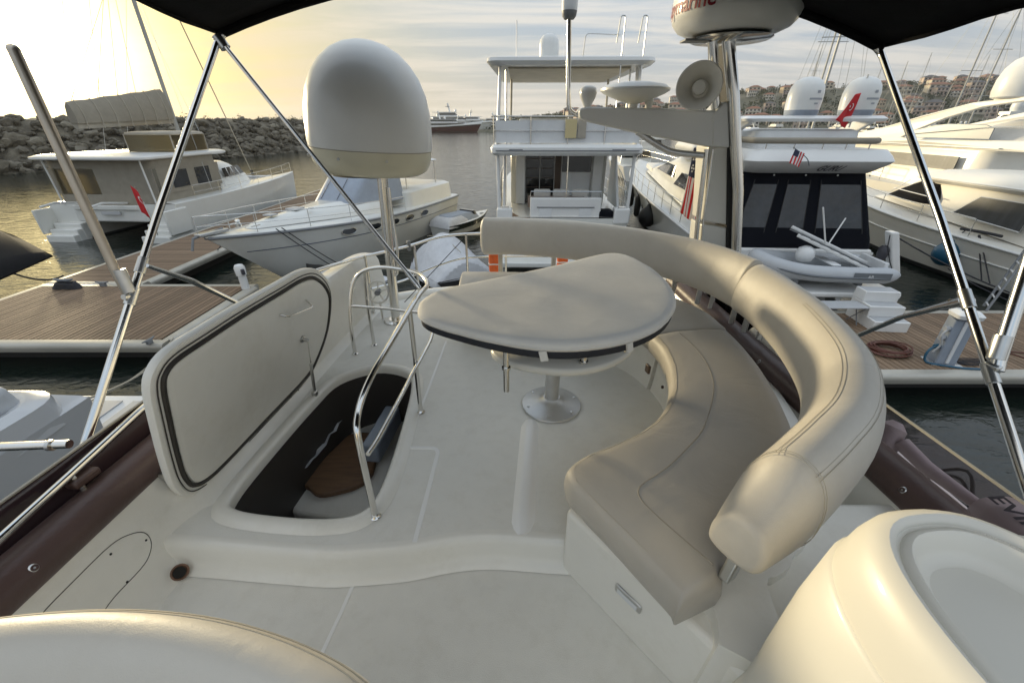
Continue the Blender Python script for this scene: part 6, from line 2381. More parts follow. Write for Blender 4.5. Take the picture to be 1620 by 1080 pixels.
# arch: raked legs and cross beam
for side in (-1, 1):
    m = MB()
    m.loft([[V(2.9, side * 1.95, 4.65), V(4.3, side * 1.95, 4.65), V(4.3, side * 1.8, 4.65), V(2.9, side * 1.8, 4.65)], [V(.9, side * 1.85, 5.48), V(1.7, side * 1.85, 5.52), V(1.7, side * 1.72, 5.52), V(.9, side * 1.72, 5.48)]])
    m.build('arch_leg', 'white_paint', gu, smooth=0, bevel=.04, bseg=3)
shell(gu, 'arch_beam', 'white_paint', [rquad(.80, 1.75, 2.05, 1.95, 5.44, .25), rquad(.76, 1.8, 2.1, 2.0, 5.52, .25), rquad(.85, 1.7, 2.0, 1.9, 5.60, .25)])
for y in (.28, -1.32):
    d = bpy.data.objects.new('satellite_dome', None)
    COL.objects.link(d)
    d.parent = gu
    d.location = (1.3, y, 5.59)
    MB().lathe([(.40, 0), (.44, .03), (.455, .14), (.46, .16)], (0, 0, 0), 40).build('dome_base', 'blue_cover', d, smooth=50)
    MB().lathe([(.46, .16), (.475, .40), (.47, .60), (.43, .78), (.34, .92), (.20, 1.0), (.02, 1.03)], (0, 0, 0), 40).build('dome_cap', 'radome', d, smooth=50)
    for (w, z, h) in ((.10, .62, .07), (.44, .44, .05), (.12, .32, .04)):
        m = MB()
        n_ = 8
        for k in range(n_ + 1):
            a_ = -w / .475 / 2 + w / .475 * k / n_
            for zz in (z - h / 2, z + h / 2):
                m.v.append(V(-.478 * math.cos(a_ + .25), -.478 * math.sin(a_ + .25), zz))
        for k in range(n_):
            m.f.append((2 * k, 2 * k + 2, 2 * k + 3, 2 * k + 1))
            m.mi.append(0)
        m.build('marking', 'print_grey', d, recalc=False)
turk_flag('red_flag', 'large red crescent flag between the two domes of the flybridge yacht', at(1362, 147, Y=13.9), at(1352, 150, Y=13.8), at(1337, 203, Y=13.9), at(1322, 190, Y=13.6), [at(1343, 202, Y=14.1), at(1374, 118, Y=14.1)], amp=.05)
sm = thing('small_us_flag', 'small striped american flag on the flybridge bolster of the white yacht', 'flag', at(1262, 248, Y=13.0))
Gq = cloth_grid(at(1258, 236, Y=12.6), at(1273, 243, Y=12.6), at(1249, 258, Y=12.55), at(1264, 265, Y=12.55), 14, 14, .02, 1.0)
flag_grid_build(Gq, lambda u, v: (2 if (u < .5 and v < .4) else (0 if int(u * 7) % 2 == 0 else 1)), ['flag_red', 'flag_white', 'flag_blue'], 'cloth', sm)
MB().tube(smoothpath([at(1280, 262, Y=12.95), at(1276, 250, Y=12.75), at(1255, 233, Y=12.62)], 4), .012, 6).build('staff', 'mid_grey', sm, world=True)

# fenders along its port side
def fender(name, label, p, kind='cyl', s=1.0, matn='rubber', top=None):
    r = thing(name, label, 'fender', p)
    if kind == 'cyl':
        MB().lathe([(.03, -.5), (.10, -.46), (.14, -.38), (.145, .35), (.11, .44), (.04, .5), (.03, .56)], (0, 0, 0), 16).build('body', matn, r, smooth=50)
    else:
        MB().lathe([(.02, -.36), (.16, -.32), (.29, -.20), (.35, -.02), (.33, .14), (.22, .30), (.10, .38), (.06, .46)], (0, 0, 0), 24).build('body', matn, r, smooth=60)
    r.scale = (s, s, s)
    if top is not None:
        a_ = (Vector(top) - Vector(p)) / s
        MB().tube([(0, 0, .45), a_], .018 / s, 6).build('lanyard', 'rope_dark', r)
    return r


def gside(t, z, side=1):
    b, zd = gh.half(t), gh.sheer(t)
    bw = b * (gh.flare - .35 * t ** 2)
    y = lerp(bw * 1.02, b, max(0, min(1, (z - .2) / (zd - .2))) ** .8)
    return GM @ V(GL * t, side * (y + .18), z)


fender('cylinder_fender', 'black cylinder fender hanging nearest the bow of the flybridge yacht', gside(.60, 1.25), top=gside(.60, 2.3), s=1.2)
fender('cylinder_fender', 'black cylinder fender hanging amidships on the flybridge yacht', gside(.48, 1.15), top=gside(.48, 2.1), s=1.2)
fender('ball_fender', 'big black ball fender on the flybridge yacht beside the american flag', gside(.36, 1.1) , 'ball', 1.4, top=gside(.36, 2.0))

# RIB on its swim platform
rib = thing('inflatable_tender', 'grey inflatable tender lying across the swim platform of the flybridge yacht', 'dinghy', (GX + .35, GY - 1.0, 1.26), R(-5))
tub = smoothpath([(1.75, -.68, .30), (.9, -.72, .28), (-.6, -.70, .30), (-1.5, -.52, .42), (-1.95, 0, .55), (-1.5, .52, .42), (-.6, .70, .30), (.9, .72, .28), (1.75, .68, .30)], 6)
rad = [.05 if k == 0 or k == len(tub) - 1 else min(.23, .10 + .05 * min(k, len(tub) - 1 - k)) for k in range(len(tub))]
MB().tube(tub, rad, 14).build('tube', 'tube_grey', rib, smooth=80)
MB().tube([p + V(0, 0, 0) + (V(p.x * .0, (1 if p.y > 0 else -1) * .225, -.02) if abs(p.y) > .3 else V(-.225, 0, -.02)) for p in tub[4:-4]], .035, 8).build('rub_strake', 'tube_dark', rib, smooth=80)
m = MB()
m.loft([rquad(-1.7, 1.5, .62, .62, .06, .3), rquad(-1.5, 1.5, .25, .3, -.06, .2)])
m.build('rigid_floor', 'white_matte', rib)
MB().box((1.42, 0, .35), (.10, 1.1, .5)).build('transom', 'white_matte', rib, bevel=.02)
MB().box((.85, -.95, .32), (1.0, .03, .20)).build('side_patch', 'tube_dark', rib, bevel=.01)
MB().lathe([(.05, -.2), (.2, -.15), (.26, .0), (.22, .2), (.08, .28)], (-.55, .05, .62), 20).build('covered_seat', 'white_matte', rib, smooth=60)
MB().box((.1, 0, .48), (.25, 1.0, .05)).build('thwart', 'white_matte', rib, bevel=.02)
MB().lathe([(.11, -.2), (.14, -.05), (.14, .12), (.08, .2)], (1.65, .1, .75), 16).build('outboard_cowl', 'print_dark', rib, smooth=50)
lettering('AB', .12, rib, 'white_matte', lambda x, y: parent_matrix(rib) @ V(.72 + x, -.97, .27 + y), bold=.002, cuts=False)
for x in (-.9, .9):
    MB().box((x, 0, -.03), (.14, 1.1, .16)).build('chock', 'mid_grey', rib, bevel=.02)

# folded gangway leaning over the platform, with its two white uprights
gw = thing('gangway', 'folded white gangway ladder raised beside the grey inflatable tender', 'gangway', at(1400, 432, Y=11.9))
ga, gb = at(1262, 372, Y=12.2), at(1402, 440, Y=11.5)
gd = (gb - ga).normalized()
gs_ = V(.12, .55, .12)
for q in (V(0, 0, 0), gs_):
    MB().tube([ga + q, gb + q], .035, 8, flat=1.4).build('side_rail', 'white_paint', gw, world=True)
for k in range(9):
    p = ga.lerp(gb, (k + .5) / 9)
    MB().box(p + gs_ / 2, ((gb - ga).length / 9 - .03, .60, .03), ry=-math.asin(gd.z)).build('tread', 'mid_grey', gw, world=True)
MB().tube([at(1306, 388, Y=12.0), at(1302, 328, Y=12.0)], .022, 8).build('upright', 'white_paint', gw, world=True)
MB().tube([at(1308, 390, Y=12.1), at(1338, 345, Y=12.3)], .02, 8).build('upright', 'white_paint', gw, world=True)
pp = thing('davit_post', 'square white post with dark rope at the stern corner of the yacht', 'post', at(1412, 440, Y=12.0))
m = MB()
m.loft([[q + V(a_, b_, 0) for a_, b_ in ((-.13, -.13), (.13, -.13), (.13, .13), (-.13, .13))] for q in (at(1413, 436, Y=12.0), at(1411, 366, Y=12.0))])
m.build('post', 'white_paint', pp, world=True, bevel=.04, smooth=0)
MB().tube([at(1408, 372, Y=11.8), at(1404, 392, Y=11.75), at(1408, 415, Y=11.8), at(1413, 432, Y=11.82)], .014, 6).build('rope', 'rope_dark', pp, world=True)

# ------------------------------------------------------------------ things on the right pontoon
sp_ = thing('boarding_steps', 'white moulded three step boarding block on the pontoon edge', 'steps', (9.85, 10.1, DZ))
sp_.scale = (.86, .86, .86)
for k in range(3):
    w, d_, z0 = 1.0, 1.30 - .40 * k, .0
    stp = MB().box((.0, .0 + .20 * k, .165 + .33 * k), (w, d_, .33)).build('step', 'white_paint', sp_, bevel=.02, bseg=2)
    MB().box((0, .20 * k, .332 + .33 * k), (w - .10, d_ - .10, .012)).build('tread_pad', 'grey_plastic', stp, bevel=.004)
sp_.rotation_euler = (0, 0, R(-6))
bn = thing('folding_table', 'low grey folding table beside the white boarding steps', 'table', (8.75, 10.15, DZ))
MB().box((0, 0, .52), (1.25, .5, .035)).build('top', 'grey_plastic', bn, bevel=.01)
for x in (-.5, .5):
    for s_ in (-1, 1):
        MB().tube([(x, -.2 * s_, .0), (x + .1, .2 * s_, .51)], .014, 6).build('leg', 'mid_grey', bn)
hc2 = thing('hose_coil', 'coiled brown hose lying on the pontoon behind the sofa', 'hose', at(1405, 556, z=DZ + .02))
cc = hc2.location
for k in range(9):
    r_ = .36 + .018 * (k % 4) - .03 * (k // 4)
    dx, dy = random.uniform(-.04, .04), random.uniform(-.04, .04)
    MB().tube([cc + V(dx + r_ * 1.15 * math.cos(q), dy + r_ * .8 * math.sin(q), .015 + .016 * k + .012 * math.sin(2 * q + k)) for q in [i * math.pi / 14 for i in range(28)]], .016, 6, closed=True).build('coil_turn', 'hose', hc2, world=True)
rope('hose_end', 'straight run of brown hose across the right pontoon boards', at(1560, 552, z=DZ + .03), at(1700, 566, z=DZ + .03), 0, .015, 'hose')
rope('hose_end', 'second run of brown hose near the pontoon edge', at(1555, 545, z=DZ + .03), at(1640, 572, z=DZ + .03), 0, .015, 'hose')
pd = thing('service_pedestal', 'grey shore power pedestal with white lamp cap on the pontoon', 'pedestal', at(1487, 572, z=DZ), R(-12))
m = MB()
m.loft([[V(-.20, -.16, 0), V(.20, -.16, 0), V(.20, .16, 0), V(-.20, .16, 0)], [V(-.20, -.10, 1.05), V(.20, -.10, 1.05), V(.20, .16, 1.12), V(-.20, .16, 1.12)]])
m.build('cabinet', 'blue_cover', pd, smooth=0, bevel=.03, bseg=3)
MB().box((.0, -.145, .55), (.07, .03, 1.0), rx=-.05).build('light_strip', 'white_matte', pd, bevel=.008)
shell(pd, 'lamp_cap', 'white_paint', [rquad(-.24, .24, .20, .20, 1.12, .1), rquad(-.25, .25, .21, .21, 1.20, .1), rquad(-.18, .18, .14, .14, 1.27, .1)])
for k in range(3):
    MB().lathe([(.05, -.07), (.06, 0), (.05, .06)], (-.25, -.05, .40 + .22 * k), 12, axis=(-1, -.4, 0)).build('socket', 'blue_ball' if k == 0 else 'grey_plastic', pd)
MB().tube(smoothpath([(-.30, -.08, .42), (-.42, -.12, .30), (-.42, -.14, .1), (-.30, -.2, .03), (.25, -.28, .03), (.6, -.25, .03)], 5), .025, 8).build('supply_cable', 'blue_ball', pd, smooth=80)
MB().tube(smoothpath([(-.26, -.1, .84), (-.36, -.16, .72), (-.30, -.18, .5), (-.36, -.16, .3)], 5), .02, 8).build('supply_cable', 'grey_plastic', pd, smooth=80)
MB().box((.0, -.04, .012), (.62, .40, .02)).build('foot_plate', 'alu', pd)
cl2 = thing('cable_loop', 'loose loops of dark cable beside the service pedestal', 'cable', at(1535, 575, z=DZ + .02))
for k in range(3):
    MB().tube([cl2.location + V(.26 * math.cos(q) * (1 + .2 * k), .09 * math.sin(q) + .04 * k, .015 + .012 * k) for q in [i * math.pi / 10 for i in range(20)]], .013, 6, closed=True).build('loop', 'rope_dark', cl2, world=True)

# ------------------------------------------------------------------ cream yacht at the right edge
YX, YY, YR = 19.1, 9.6, R(91)
y3 = thing('cabin_yacht', 'cream cabin yacht with dark side windows and blue ball fender', 'motor yacht', (YX, YY, 0), YR)
yh = Hull(15.5, 4.7, 1.55, 2.35, oh=1.6, fine=2.3, full=.45, st=.96, flare=.82)
yh.build(y3, ['cream_hull', 'boot', 'antifoul'], N=28)
YM = Matrix.Translation(V(YX, YY, 0)) @ Matrix.Rotation(YR, 4, 'Z')
for side in (-1, 1):
    MB().tube(yh.line(lambda t, z: z - .05, .02, side=side), .05, 8).build('rub_rail', 'white_paint', y3, smooth=80)
    MB().tube(yh.line(lambda t, z: z * .62, .015, side=side, t1=.95), .028, 8).build('hull_strake', 'white_paint', y3, smooth=80)
cab = shell(y3, 'cabin', 'cream_hull', [rquad(2.2, 12.3, 2.05, .75, 1.6, .9, z1=2.2), rquad(2.2, 11.6, 2.0, .8, 2.0, .9, z1=2.35), rquad(2.2, 9.2, 1.85, 1.25, 3.15, .8), rquad(2.2, 9.0, 1.8, 1.2, 3.25, .8)], smooth=50)
for (xa, xb, xc, xd) in ((4.35, 7.0, 6.3, 4.40), (2.6, 4.1, 4.1, 2.6)):
    wy = lambda x, z: 2.0 - .03 * (x - 2.2) + (-.13 - .002 * x) * (z - 2.0)
    face_win(cab, 'side_window', [(xa, wy(xa, 2.15) + .02, 2.15), (xb, wy(xb, 2.2) - .02 - .035 * max(0, xb - 4.2), 2.30), (xc, wy(xc, 3.0) - .03 - .02 * max(0, xc - 4.2), 3.0), (xd, wy(xd, 3.0), 3.02)], n=(.06, 1, .13), th=.03, frame=.018, matn='dull_glass')
# front windscreen under a dark mesh cover with white battens
mc = shell(cab, 'windscreen_cover', 'black_canvas', [rquad(8.2, 11.35, 1.72, .95, 2.40, .7), rquad(8.2, 10.7, 1.66, 1.0, 2.75, .7), rquad(8.2, 9.75, 1.56, 1.10, 3.18, .7)])
for q in (1.55, .9, .2):
    MB().tube([(11.2 - .25 * q, q * .75, 2.52), (9.9, q * .8, 3.18)], .02, 6).build('batten', 'white_paint', mc)
MB().tube([(8.3, 1.70, 2.72), (10.75, 1.06, 2.74)], .02, 6).build('batten', 'white_paint', mc)
hdt = shell(y3, 'roof', 'cream_hull', [rquad(1.4, 9.3, 2.0, 1.4, 3.24, .6), rquad(1.2, 9.7, 2.12, 1.5, 3.36, .6), rquad(1.3, 9.5, 2.08, 1.45, 3.48, .6), rquad(1.8, 8.8, 1.7, 1.2, 3.72, .6), rquad(2.6, 7.6, 1.2, .8, 3.80, .6)], smooth=55)
MB().tube([(2.0, 2.14, 3.42), (9.0, 1.58, 3.42)], .03, 8).build('grab_rail', 'white_paint', hdt)
fr = []
for t in [.36 + .07 * k for k in range(9)]:
    fr.append(V(15.5 * t, yh.half(t) - .08, yh.sheer(t) + .03))
rails(y3, fr, .62, .018, 2)
# fender board with ropes on its side
bl_ = fender('ball_fender', 'blue ball fender hanging on the cream yacht', at(1497, 402, X=16.75), 'ball', 1.25, 'blue_ball', top=at(1528, 364, X=17.05))
rope('fender_rope', 'dark rope coil along the cream yacht deck edge', at(1520, 362, X=17.05), at(1585, 374, X=17.05), -.02, .05, 'rope_dark')
rope('mooring_line', 'dark line down the cream yacht side left of the other', at(1548, 372, X=17.0), at(1553, 445, X=16.5), .0, .02, 'rope_dark')
rope('mooring_line', 'dark line down the cream yacht side right of the other', at(1550, 372, X=17.0), at(1566, 448, X=16.4), .0, .02, 'rope_dark')
rope('mooring_line', 'long dark line from the stern post across to the cream yacht', at(1414, 372, Y=12.0), at(1640, 478, Y=11.0), .12, .02, 'rope_dark')
rope('mooring_line', 'low dark line under the cream yacht hull', at(1500, 425, X=16.2), at(1640, 492, X=15.2), .1, .02, 'rope_dark')
lad = thing('finger_gangway', 'grey slatted boarding ladder at the right edge of the pontoon', 'ladder', at(1575, 480, z=DZ))
la, lb = at(1560, 492, Y=10.2), at(1640, 385, Y=10.6)
for q in (V(0, 0, 0), V(.28, .35, 0)):
    MB().tube([la + q, lb + q], .03, 8).build('stile', 'mid_grey', lad, world=True)
for k in range(8):
    p = la.lerp(lb, (k + .5) / 8)
    MB().tube([p, p + V(.28, .35, 0)], .022, 6).build('rung', 'alu', lad, world=True)

# ------------------------------------------------------------------ big cream flybridge yacht behind it
ZX, ZY, ZR = 24.4, 17.9, R(92)
y2 = thing('cream_flybridge_yacht', 'large cream flybridge yacht with swept arch and big dome', 'motor yacht', (ZX, ZY, 0), ZR)
zh = Hull(22, 5.8, 2.3, 3.1, oh=2.0, fine=2.3, full=.45, st=.97, flare=.86)
zh.build(y2, ['cream_hull', 'boot', 'antifoul'], N=24)
shell(y2, 'superstructure', 'cream_hull', [rquad(2.5, 18.5, 2.6, .8, 2.3, 1.0, z1=2.9), rquad(2.5, 17.0, 2.5, 1.0, 3.2, 1.0), rquad(2.5, 13.6, 2.45, 1.6, 4.2, 1.0), rquad(2.0, 13.0, 2.5, 1.5, 4.35, 1.0)], smooth=55)
shell(y2, 'windscreen', 'dark_glass', [rquad(11.5, 16.2, 2.0, 1.15, 3.3, .9), rquad(11.5, 13.9, 1.9, 1.55, 4.15, .9)])
# flybridge coaming sweeping from the arch down to the foredeck
for side in (-1, 1):
    prof = [(1.0, 4.3), (12.6, 4.25), (15.5, 3.55), (15.0, 4.05), (12.2, 4.75), (9.6, 5.15), (7.0, 5.75), (4.6, 6.25), (2.4, 6.42), (2.2, 6.25), (4.0, 6.05), (5.6, 5.60), (7.2, 5.0), (7.8, 4.72), (6.9, 4.62), (1.0, 4.75)]
    P = [V(x, side * (2.55 - .085 * max(0, x - 6)), z) for x, z in prof]
    MB().slab(P, (0, -side * .22, 0)).build('swept_coaming', 'cream_hull', y2, smooth=0, bevel=.05, bseg=3)
    pts = [V(6.6, side * 2.60, 4.72), V(7.4, side * 2.58, 4.78), V(7.2, side * 2.6, 5.02), V(5.9, side * 2.6, 5.32), V(5.2, side * 2.6, 5.38), V(3.4, side * 2.6, 5.34), V(3.0, side * 2.6, 5.2), V(3.0, side * 2.6, 4.74)]
    MB().slab(pts, (0, -side * .04, 0)).build('smoked_side_screen', 'blue_grey_hull', y2, smooth=0, bevel=.02)
MB().box((3.0, 0, 6.32), (1.5, 5.0, .16)).build('arch_beam', 'cream_hull', y2, bevel=.06, bseg=3)
MB().lathe([(.80, 0), (.92, .06), (.97, .30), (.96, .75), (.86, 1.15), (.66, 1.45), (.36, 1.63), (.02, 1.7)], (3.2, 1.95, 6.36), 40).build('satellite_dome', 'radome', y2, smooth=50)
MB().lathe([(.3, 0), (.4, .16)], (3.2, 1.95, 6.24), 24).build('dome_plinth', 'radome', y2)
m = MB()
secs = []
for k in range(11):
    t = k / 10
    x = 1.6 + 5.2 * t
    h = (1.0 * math.sin(math.pi * min(1, t * 1.15 + .12)) ** .6 if 0 < t < 1 else .35) + .12 * noise.noise(V(k, 2, 1))
    secs.append([V(x + .15 * noise.noise(V(k, q, 3)), -1.6 + 3.9 * q / 8, 4.55 + h * (1 - abs(q / 4 - 1) ** 3) + .10 * noise.noise(V(k * .9, q * .8, 5))) for q in range(9)])
m.loft(secs, False, False)
m.build('furniture_cover', 'cover_cloth', y2, smooth=60)
for side in (-1, 1):
    face_win(y2, 'side_window', [(4.0, side * 2.52, 3.35), (12.6, side * 1.86, 3.35), (11.4, side * 1.84, 3.95), (4.0, side * 2.50, 3.95)], n=(.07, side, .05), th=.05, matn='dull_glass')
    MB().tube([(2.4, side * 2.60, 4.40), (8.0, side * 2.42, 4.40), (13.0, side * 1.62, 4.38)], .03, 6).build('deck_moulding', 'white_paint', y2)
rails(y2, [V(22 * t, zh.half(t) - .1, zh.sheer(t) + .03) for t in [.35 + .07 * k for k in range(9)]], .75, .022, 1)
MB().tube([(1.2, 2.62, 5.3), (3.2, 2.62, 5.22), (7.3, 2.60, 4.85)], .025, 8).build('coaming_rail', 'chrome', y2)

# ------------------------------------------------------------------ grey boat lying alongside on our port side
nb_ = thing('neighbour_boat', 'pale grey boat alongside with rounded quarter and dark bimini corner', 'motor boat', (-8.1, 5.1, 0), R(-90))
nh = Hull(9, 3.6, 1.75, 2.1, oh=1.0, fine=2.1, full=.42, st=.95, flare=.86)
nh.build(nb_, ['grey_hull', 'boot', 'antifoul'], N=20)
MB().box((-.75, 0, .65), (1.5, 3.2, .14)).build('swim_platform', 'white_matte', nb_, bevel=.05)
shell(nb_, 'cockpit_coaming', 'grey_hull', [rquad(.15, 6, 1.74, 1.7, 1.6, .5), rquad(.2, 6, 1.70, 1.68, 2.0, .5), rquad(.35, 6, 1.58, 1.55, 2.08, .5), rquad(.45, 6, 1.45, 1.45, 2.03, .5), rquad(.5, 6, 1.42, 1.42, 1.65, .4)], smooth=50)
MB().box((.75, .75, 2.1), (.5, 1.3, .45), ry=.25).build('seat_back', 'tube_grey', nb_, bevel=.12, bseg=4)
for k in range(4):
    MB().box((-.7 + .01 * k, -1.2 + .8 * k, .735), (1.2, .6, .02)).build('platform_panel', 'grey_plastic', nb_, bevel=.006)
m = MB()
p0, p1, p2, p3 = at(-120, 330, z=3.55), at(22, 374, z=3.55), at(84, 406, z=3.45), at(-60, 470, z=3.2)
for j in range(7):
    for i in range(7):
        u, v = i / 6, j / 6
        q = p0.lerp(p1, u).lerp(p3.lerp(p2, u), v)
        m.v.append(q + V(0, 0, .12 * math.sin(math.pi * u) * math.sin(math.pi * v)))
for j in range(6):
    for i in range(6):
        a_ = j * 7 + i
        m.f.append((a_, a_ + 1, a_ + 8, a_ + 7))
        m.mi.append(0)
bt = m.build('bimini_cloth', 'black_canvas', nb_, world=True, smooth=60, recalc=False)
s_ = bt.modifiers.new('solid', 'SOLIDIFY')
s_.thickness = .03
for q in (p0, p3):
    MB().tube([q, V(q.x - .1, q.y - .3, 2.0)], .018, 8).build('bimini_leg', 'chrome', nb_, world=True)
rope('mooring_line', 'pale mooring line sagging from the grey boat to the left pontoon', (-6.5, 5.0, 1.72), at(262, 560, z=DZ + .02), .12, .018)
rope('mooring_line', 'thin second line below the pale mooring line', (-6.45, 4.9, 1.70), (-8.55, 9.2, DZ + .02), .2, .012)
rope('mooring_line', 'dark line lying from the pontoon cleat towards the black bimini', at(0, 424, z=1.6), at(100, 436, z=DZ + .1), .25, .03, 'rope_dark')
rp_ = thing('rope_pile', 'dark heap of mooring rope on the far corner of the left pontoon', 'rope', (-14.6, 12.75, DZ))
for k in range(6):
    MB().tube([V((.45 - .03 * k) * math.cos(q), .16 * math.sin(q), .04 + .03 * k + .02 * math.sin(3 * q)) for q in [i * math.pi / 9 for i in range(18)]], .03, 6, closed=True).build('turn', 'rope_dark', rp_)

bd = thing('dock_light', 'small white dock light at the far right corner of the left pontoon', 'light', (-8.75, 12.75, DZ))
MB().lathe([(.12, 0), (.12, .45), (.15, .47), (.16, .72), (.12, .80), (.03, .83)], (0, 0, 0), 20).build('housing', 'white_paint', bd, smooth=40)
MB().box((.13, -.09, .60), (.12, .10, .18), rz=-.6).build('lens', 'print_dark', bd, bevel=.02)
# ------------------------------------------------------------------ boats further off
rng = random.Random(21)


def motor_proto(L, B, fly, hullm='white_hull', dome=False):
    r = bpy.data.objects.new('moored_yacht', None)
    COL.objects.link(r)
    h = Hull(L, B, L * .11, L * .15, oh=L * .09, fine=2.2, full=.42, st=.95)
    h.build(r, [hullm, 'boot', 'antifoul'], N=12)
    z = L * .115
    w = B / 2
    shell(r, 'cabin', 'white_hull', [rquad(L * .2, L * .78, w * .85, w * .3, z, .5), rquad(L * .2, L * .70, w * .82, w * .35, z + L * .045, .5)])
    shell(r, 'window_band', 'dark_glass', [rquad(L * .2, L * .70, w * .815, w * .345, z + L * .045, .5), rquad(L * .2, L * .60, w * .76, w * .45, z + L * .10, .5)])
    shell(r, 'roof', 'white_hull', [rquad(L * .12, L * .60, w * .80, w * .5, z + L * .10, .5), rquad(L * .12, L * .60, w * .82, w * .5, z + L * .125, .5)])
    if fly:
        shell(r, 'flybridge', 'cream_hull', [rquad(L * .14, L * .52, w * .7, w * .5, z + L * .125, .4), rquad(L * .14, L * .48, w * .72, w * .5, z + L * .17, .4)])
        MB().box((L * .2, 0, z + L * .235), (L * .05, B * .72, L * .012)).build('arch', 'white_hull', r)
        for s_ in (-1, 1):
            MB().tube([(L * .28, s_ * w * .7, z + L * .16), (L * .2, s_ * w * .68, z + L * .235)], .09, 6).build('arch_leg', 'white_hull', r)
    if dome:
        for s_ in (-1, 1):
            MB().lathe([(.35, 0), (.42, .2), (.42, .5), (.3, .8), (.02, .95)], (L * .2, s_ * w * .4, z + L * .24), 16).build('dome', 'radome', r, smooth=50)
    return r


def sail_proto(L):
    r = bpy.data.objects.new('moored_sailboat', None)
    COL.objects.link(r)
    h = Hull(L, L * .29, L * .095, L * .12, oh=L * .1, fine=1.9, full=.4, st=.75)
    h.build(r, ['white_hull', 'blue_stripe', 'antifoul'], N=12)
    shell(r, 'cabin', 'white_hull', [rquad(L * .28, L * .68, L * .10, L * .05, L * .095, .4), rquad(L * .30, L * .64, L * .085, L * .04, L * .14, .4)])
    MB().tube([(L * .55, 0, L * .12), (L * .55, 0, L * 1.45)], [.10, .06], 8).build('mast', 'mast_grey', r)
    MB().tube([(L * .54, 0, L * .23), (L * .12, 0, L * .22)], .16, 8).build('boom', 'taupe_canvas', r)
    for zq in (.75, 1.1):
        MB().tube([(L * .55, -L * .09, L * zq), (L * .55, L * .09, L * zq)], .03, 6).build('spreader', 'mast_grey', r)
    for (a_, b_) in (((L * .55, 0, L * 1.43), (L * .98, 0, L * .13)), ((L * .55, 0, L * 1.43), (0, 0, L * .12)), ((L * .55, 0, L * 1.4), (L * .5, L * .13, L * .11)), ((L * .55, 0, L * 1.4), (L * .5, -L * .13, L * .11))):
        MB().tube([a_, b_], .014, 5).build('stay', 'mast_grey', r)
    return r


mp = [motor_proto(13, 4.2, True), motor_proto(16, 4.8, True, 'cream_hull', True), motor_proto(11, 3.7, False), motor_proto(19, 5.4, True, 'white_hull', True), motor_proto(14, 4.3, False, 'blue_grey_hull')]
sp2 = [sail_proto(12), sail_proto(14.5)]
desc = ['white flybridge yacht', 'cream flybridge yacht with twin domes', 'low white cabin cruiser', 'large white yacht with twin domes', 'blue grey cabin cruiser']
used = {}


def put(proto, key, loc, rz, s, name):
    o = proto if key not in used else copy_tree(proto)
    used[key] = 1
    o.location = loc
    o.rotation_euler = (0, 0, rz)
    o.scale = (s, s, s)
    return o


# rows of moored boats to the right, in front of the hill
rows = [(34, 27, 62, 5), (58, 30, 92, 9), (88, 36, 140, 13), (128, 50, 190, 15), (178, 60, 260, 17), (235, 80, 330, 16)]
ordn = ['first', 'second', 'third', 'fourth', 'fifth', 'sixth', 'seventh', 'eighth', 'ninth', 'tenth', 'eleventh', 'twelfth', 'thirteenth', 'fourteenth', 'fifteenth', 'sixteenth', 'seventeenth', 'eighteenth']
rown = ['nearest', 'second', 'third', 'fourth', 'fifth', 'farthest']
for ri, (yr, xa, xb, n) in enumerate(rows):
    for i in range(n):
        x = lerp(xa, xb, (i + .5) / n) + rng.uniform(-1, 1)
        y = yr + rng.uniform(-3, 3) - .05 * (x - xa)
        if rng.random() < .13:
            k = rng.randrange(2)
            o = put(sp2[k], ('s', k), (x, y, 0), R(rng.choice((88, 93, -88)) + rng.uniform(-3, 3)), rng.uniform(.9, 1.1), 'sail')
            tag(o, 'bare masted sailboat, %s from the left in the %s row below hill' % (ordn[i], rown[ri]), 'sailboat', 'boats moored below the hill')
        else:
            k = rng.choice((0, 0, 1, 2, 3, 4, 1))
            o = put(mp[k], ('m', k), (x, y, 0), R(rng.choice((90, 90, -90)) + rng.uniform(-4, 4)), rng.uniform(.85, 1.1), 'motor')
            tag(o, '%s, %s from left in the %s row below hill' % (desc[k], ordn[i], rown[ri]), 'yacht', 'boats moored below the hill')
# two more behind the tall white yacht
for i, (x, y, k, w_) in enumerate(((13.5, 46, 0, 'close to the red flag side of'), (19, 60, 1, 'farther off beyond'))):
    o = put(mp[k], ('m', k), (x, y, 0), R(90), 1.0, 'motor')
    tag(o, '%s seen %s the flybridge yacht rail' % (desc[k], w_), 'yacht', 'boats moored below the hill')
# the sailboats whose tall masts stand above the white flybridge yacht
for i, (x, y, s, lab) in enumerate(((27.5, 36, 1.35, 'sailboat with the tallest mast, rising left of the two white domes'), (33.5, 44, 1.2, 'sailboat mast right of the tallest one, above the left dome'), (44, 39, .85, 'sailboat with short mast between the bimini leg and the cream yacht'))):
    o = put(sp2[i % 2], ('s', i % 2), (x, y, 0), R(80 + 6 * i), s, 'sail')
    tag(o, lab, 'sailboat', 'boats moored below the hill')

# ------------------------------------------------------------------ superyachts across the harbour


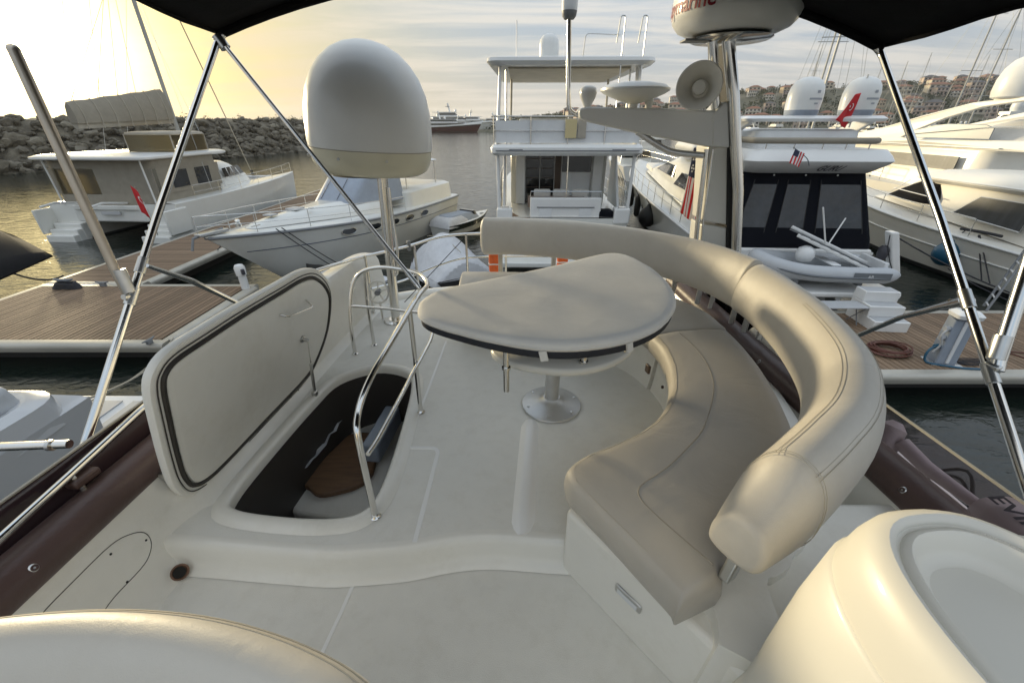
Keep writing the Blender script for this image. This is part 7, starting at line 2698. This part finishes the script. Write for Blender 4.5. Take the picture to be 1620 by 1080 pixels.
def superyacht(label, x, y, rz, L, hullm, decks=3, mast=True):
    r = thing('superyacht', label, 'yacht', (x, y, 0), rz, 'superyachts across the harbour')
    h = Hull(L, L * .19, L * .075, L * .125, oh=L * .08, fine=2.4, full=.5, st=.96)
    h.build(r, [hullm, 'boot', 'antifoul'], N=18)
    for sd_ in (-1, 1):
        MB().tube(h.line(lambda t, z: z - .05, .1, side=sd_), L * .012, 6).build('bulwark_cap', 'white_hull', r)
    z = L * .08
    x0, x1, w = L * .06, L * .72, L * .085
    for k in range(decks):
        dk = shell(r, 'deck_house', 'white_paint', [rquad(x0, x1, w, w * .5, z, L * .03), rquad(x0 + L * .01, x1 - L * .04, w * .96, w * .5, z + L * .05, L * .03)])
        shell(dk, 'window_band', 'dark_glass', [rquad(x0 + L * .02, x1 - L * .004, w * 1.005, w * .52, z + L * .018, L * .03), rquad(x0 + L * .02, x1 - L * .02, w * 1.0, w * .52, z + L * .038, L * .03)])
        MB().box(((x0 + x1) / 2 - L * .03, 0, z + L * .052), (x1 - x0 + L * .03, w * 2.2, L * .006)).build('overhang', 'white_paint', dk)
        z += L * .054
        x0 += L * .07
        x1 -= L * .11
        w *= .88
    if mast:
        mm = MB().tube([(x0 + L * .12, 0, z), (x0 + L * .09, 0, z + L * .11)], L * .012, 8).build('mast', 'white_paint', r)
        MB().lathe([(L * .012, 0), (L * .018, L * .012), (L * .016, L * .03), (.01, L * .04)], (x0 + L * .2, 0, z), 14).build('dome', 'radome', r)
        MB().box((x0 + L * .09, 0, z + L * .07), (L * .05, L * .05, L * .006)).build('radar_bar', 'mid_grey', mm)
    return r


superyacht('dark red hulled superyacht across the harbour, just right of the satellite dome', -62, 318, R(-8), 42, 'dark_red_hull', 2)
superyacht('white superyacht standing behind the dark red one', -66, 352, R(-10), 52, 'white_hull', 3)
superyacht('blue grey superyacht, right of the dark red hull', -28, 330, R(188), 34, 'blue_grey_hull', 2)
superyacht('pale superyacht between the blue grey one and the tall white yacht', -16, 350, R(184), 40, 'grey_hull', 3)
superyacht('white superyacht half hidden behind the tall white yacht', 6, 372, R(186), 46, 'white_hull', 3)
# ------------------------------------------------------------------ sea air
m = MB()
m.box((0, 1950, 59), (5300, 4700, 120))
hz = m.build('haze', 'rubber', smooth=0)
hm = bpy.data.materials.new('haze')
hm.use_nodes = True
t = hm.node_tree
t.nodes.clear()
pv = t.nodes.new('ShaderNodeVolumePrincipled')
pv.inputs['Color'].default_value = (.93, .94, .95, 1)
pv.inputs['Density'].default_value = .00013
pv.inputs['Anisotropy'].default_value = .3
om = t.nodes.new('ShaderNodeOutputMaterial')
t.links.new(pv.outputs[0], om.inputs['Volume'])
hz.data.materials.clear()
hz.data.materials.append(hm)
tag(hz, 'thin pale sea haze filling the air over the harbour', 'haze', kind='stuff')
SC.cycles.volume_bounces = 0
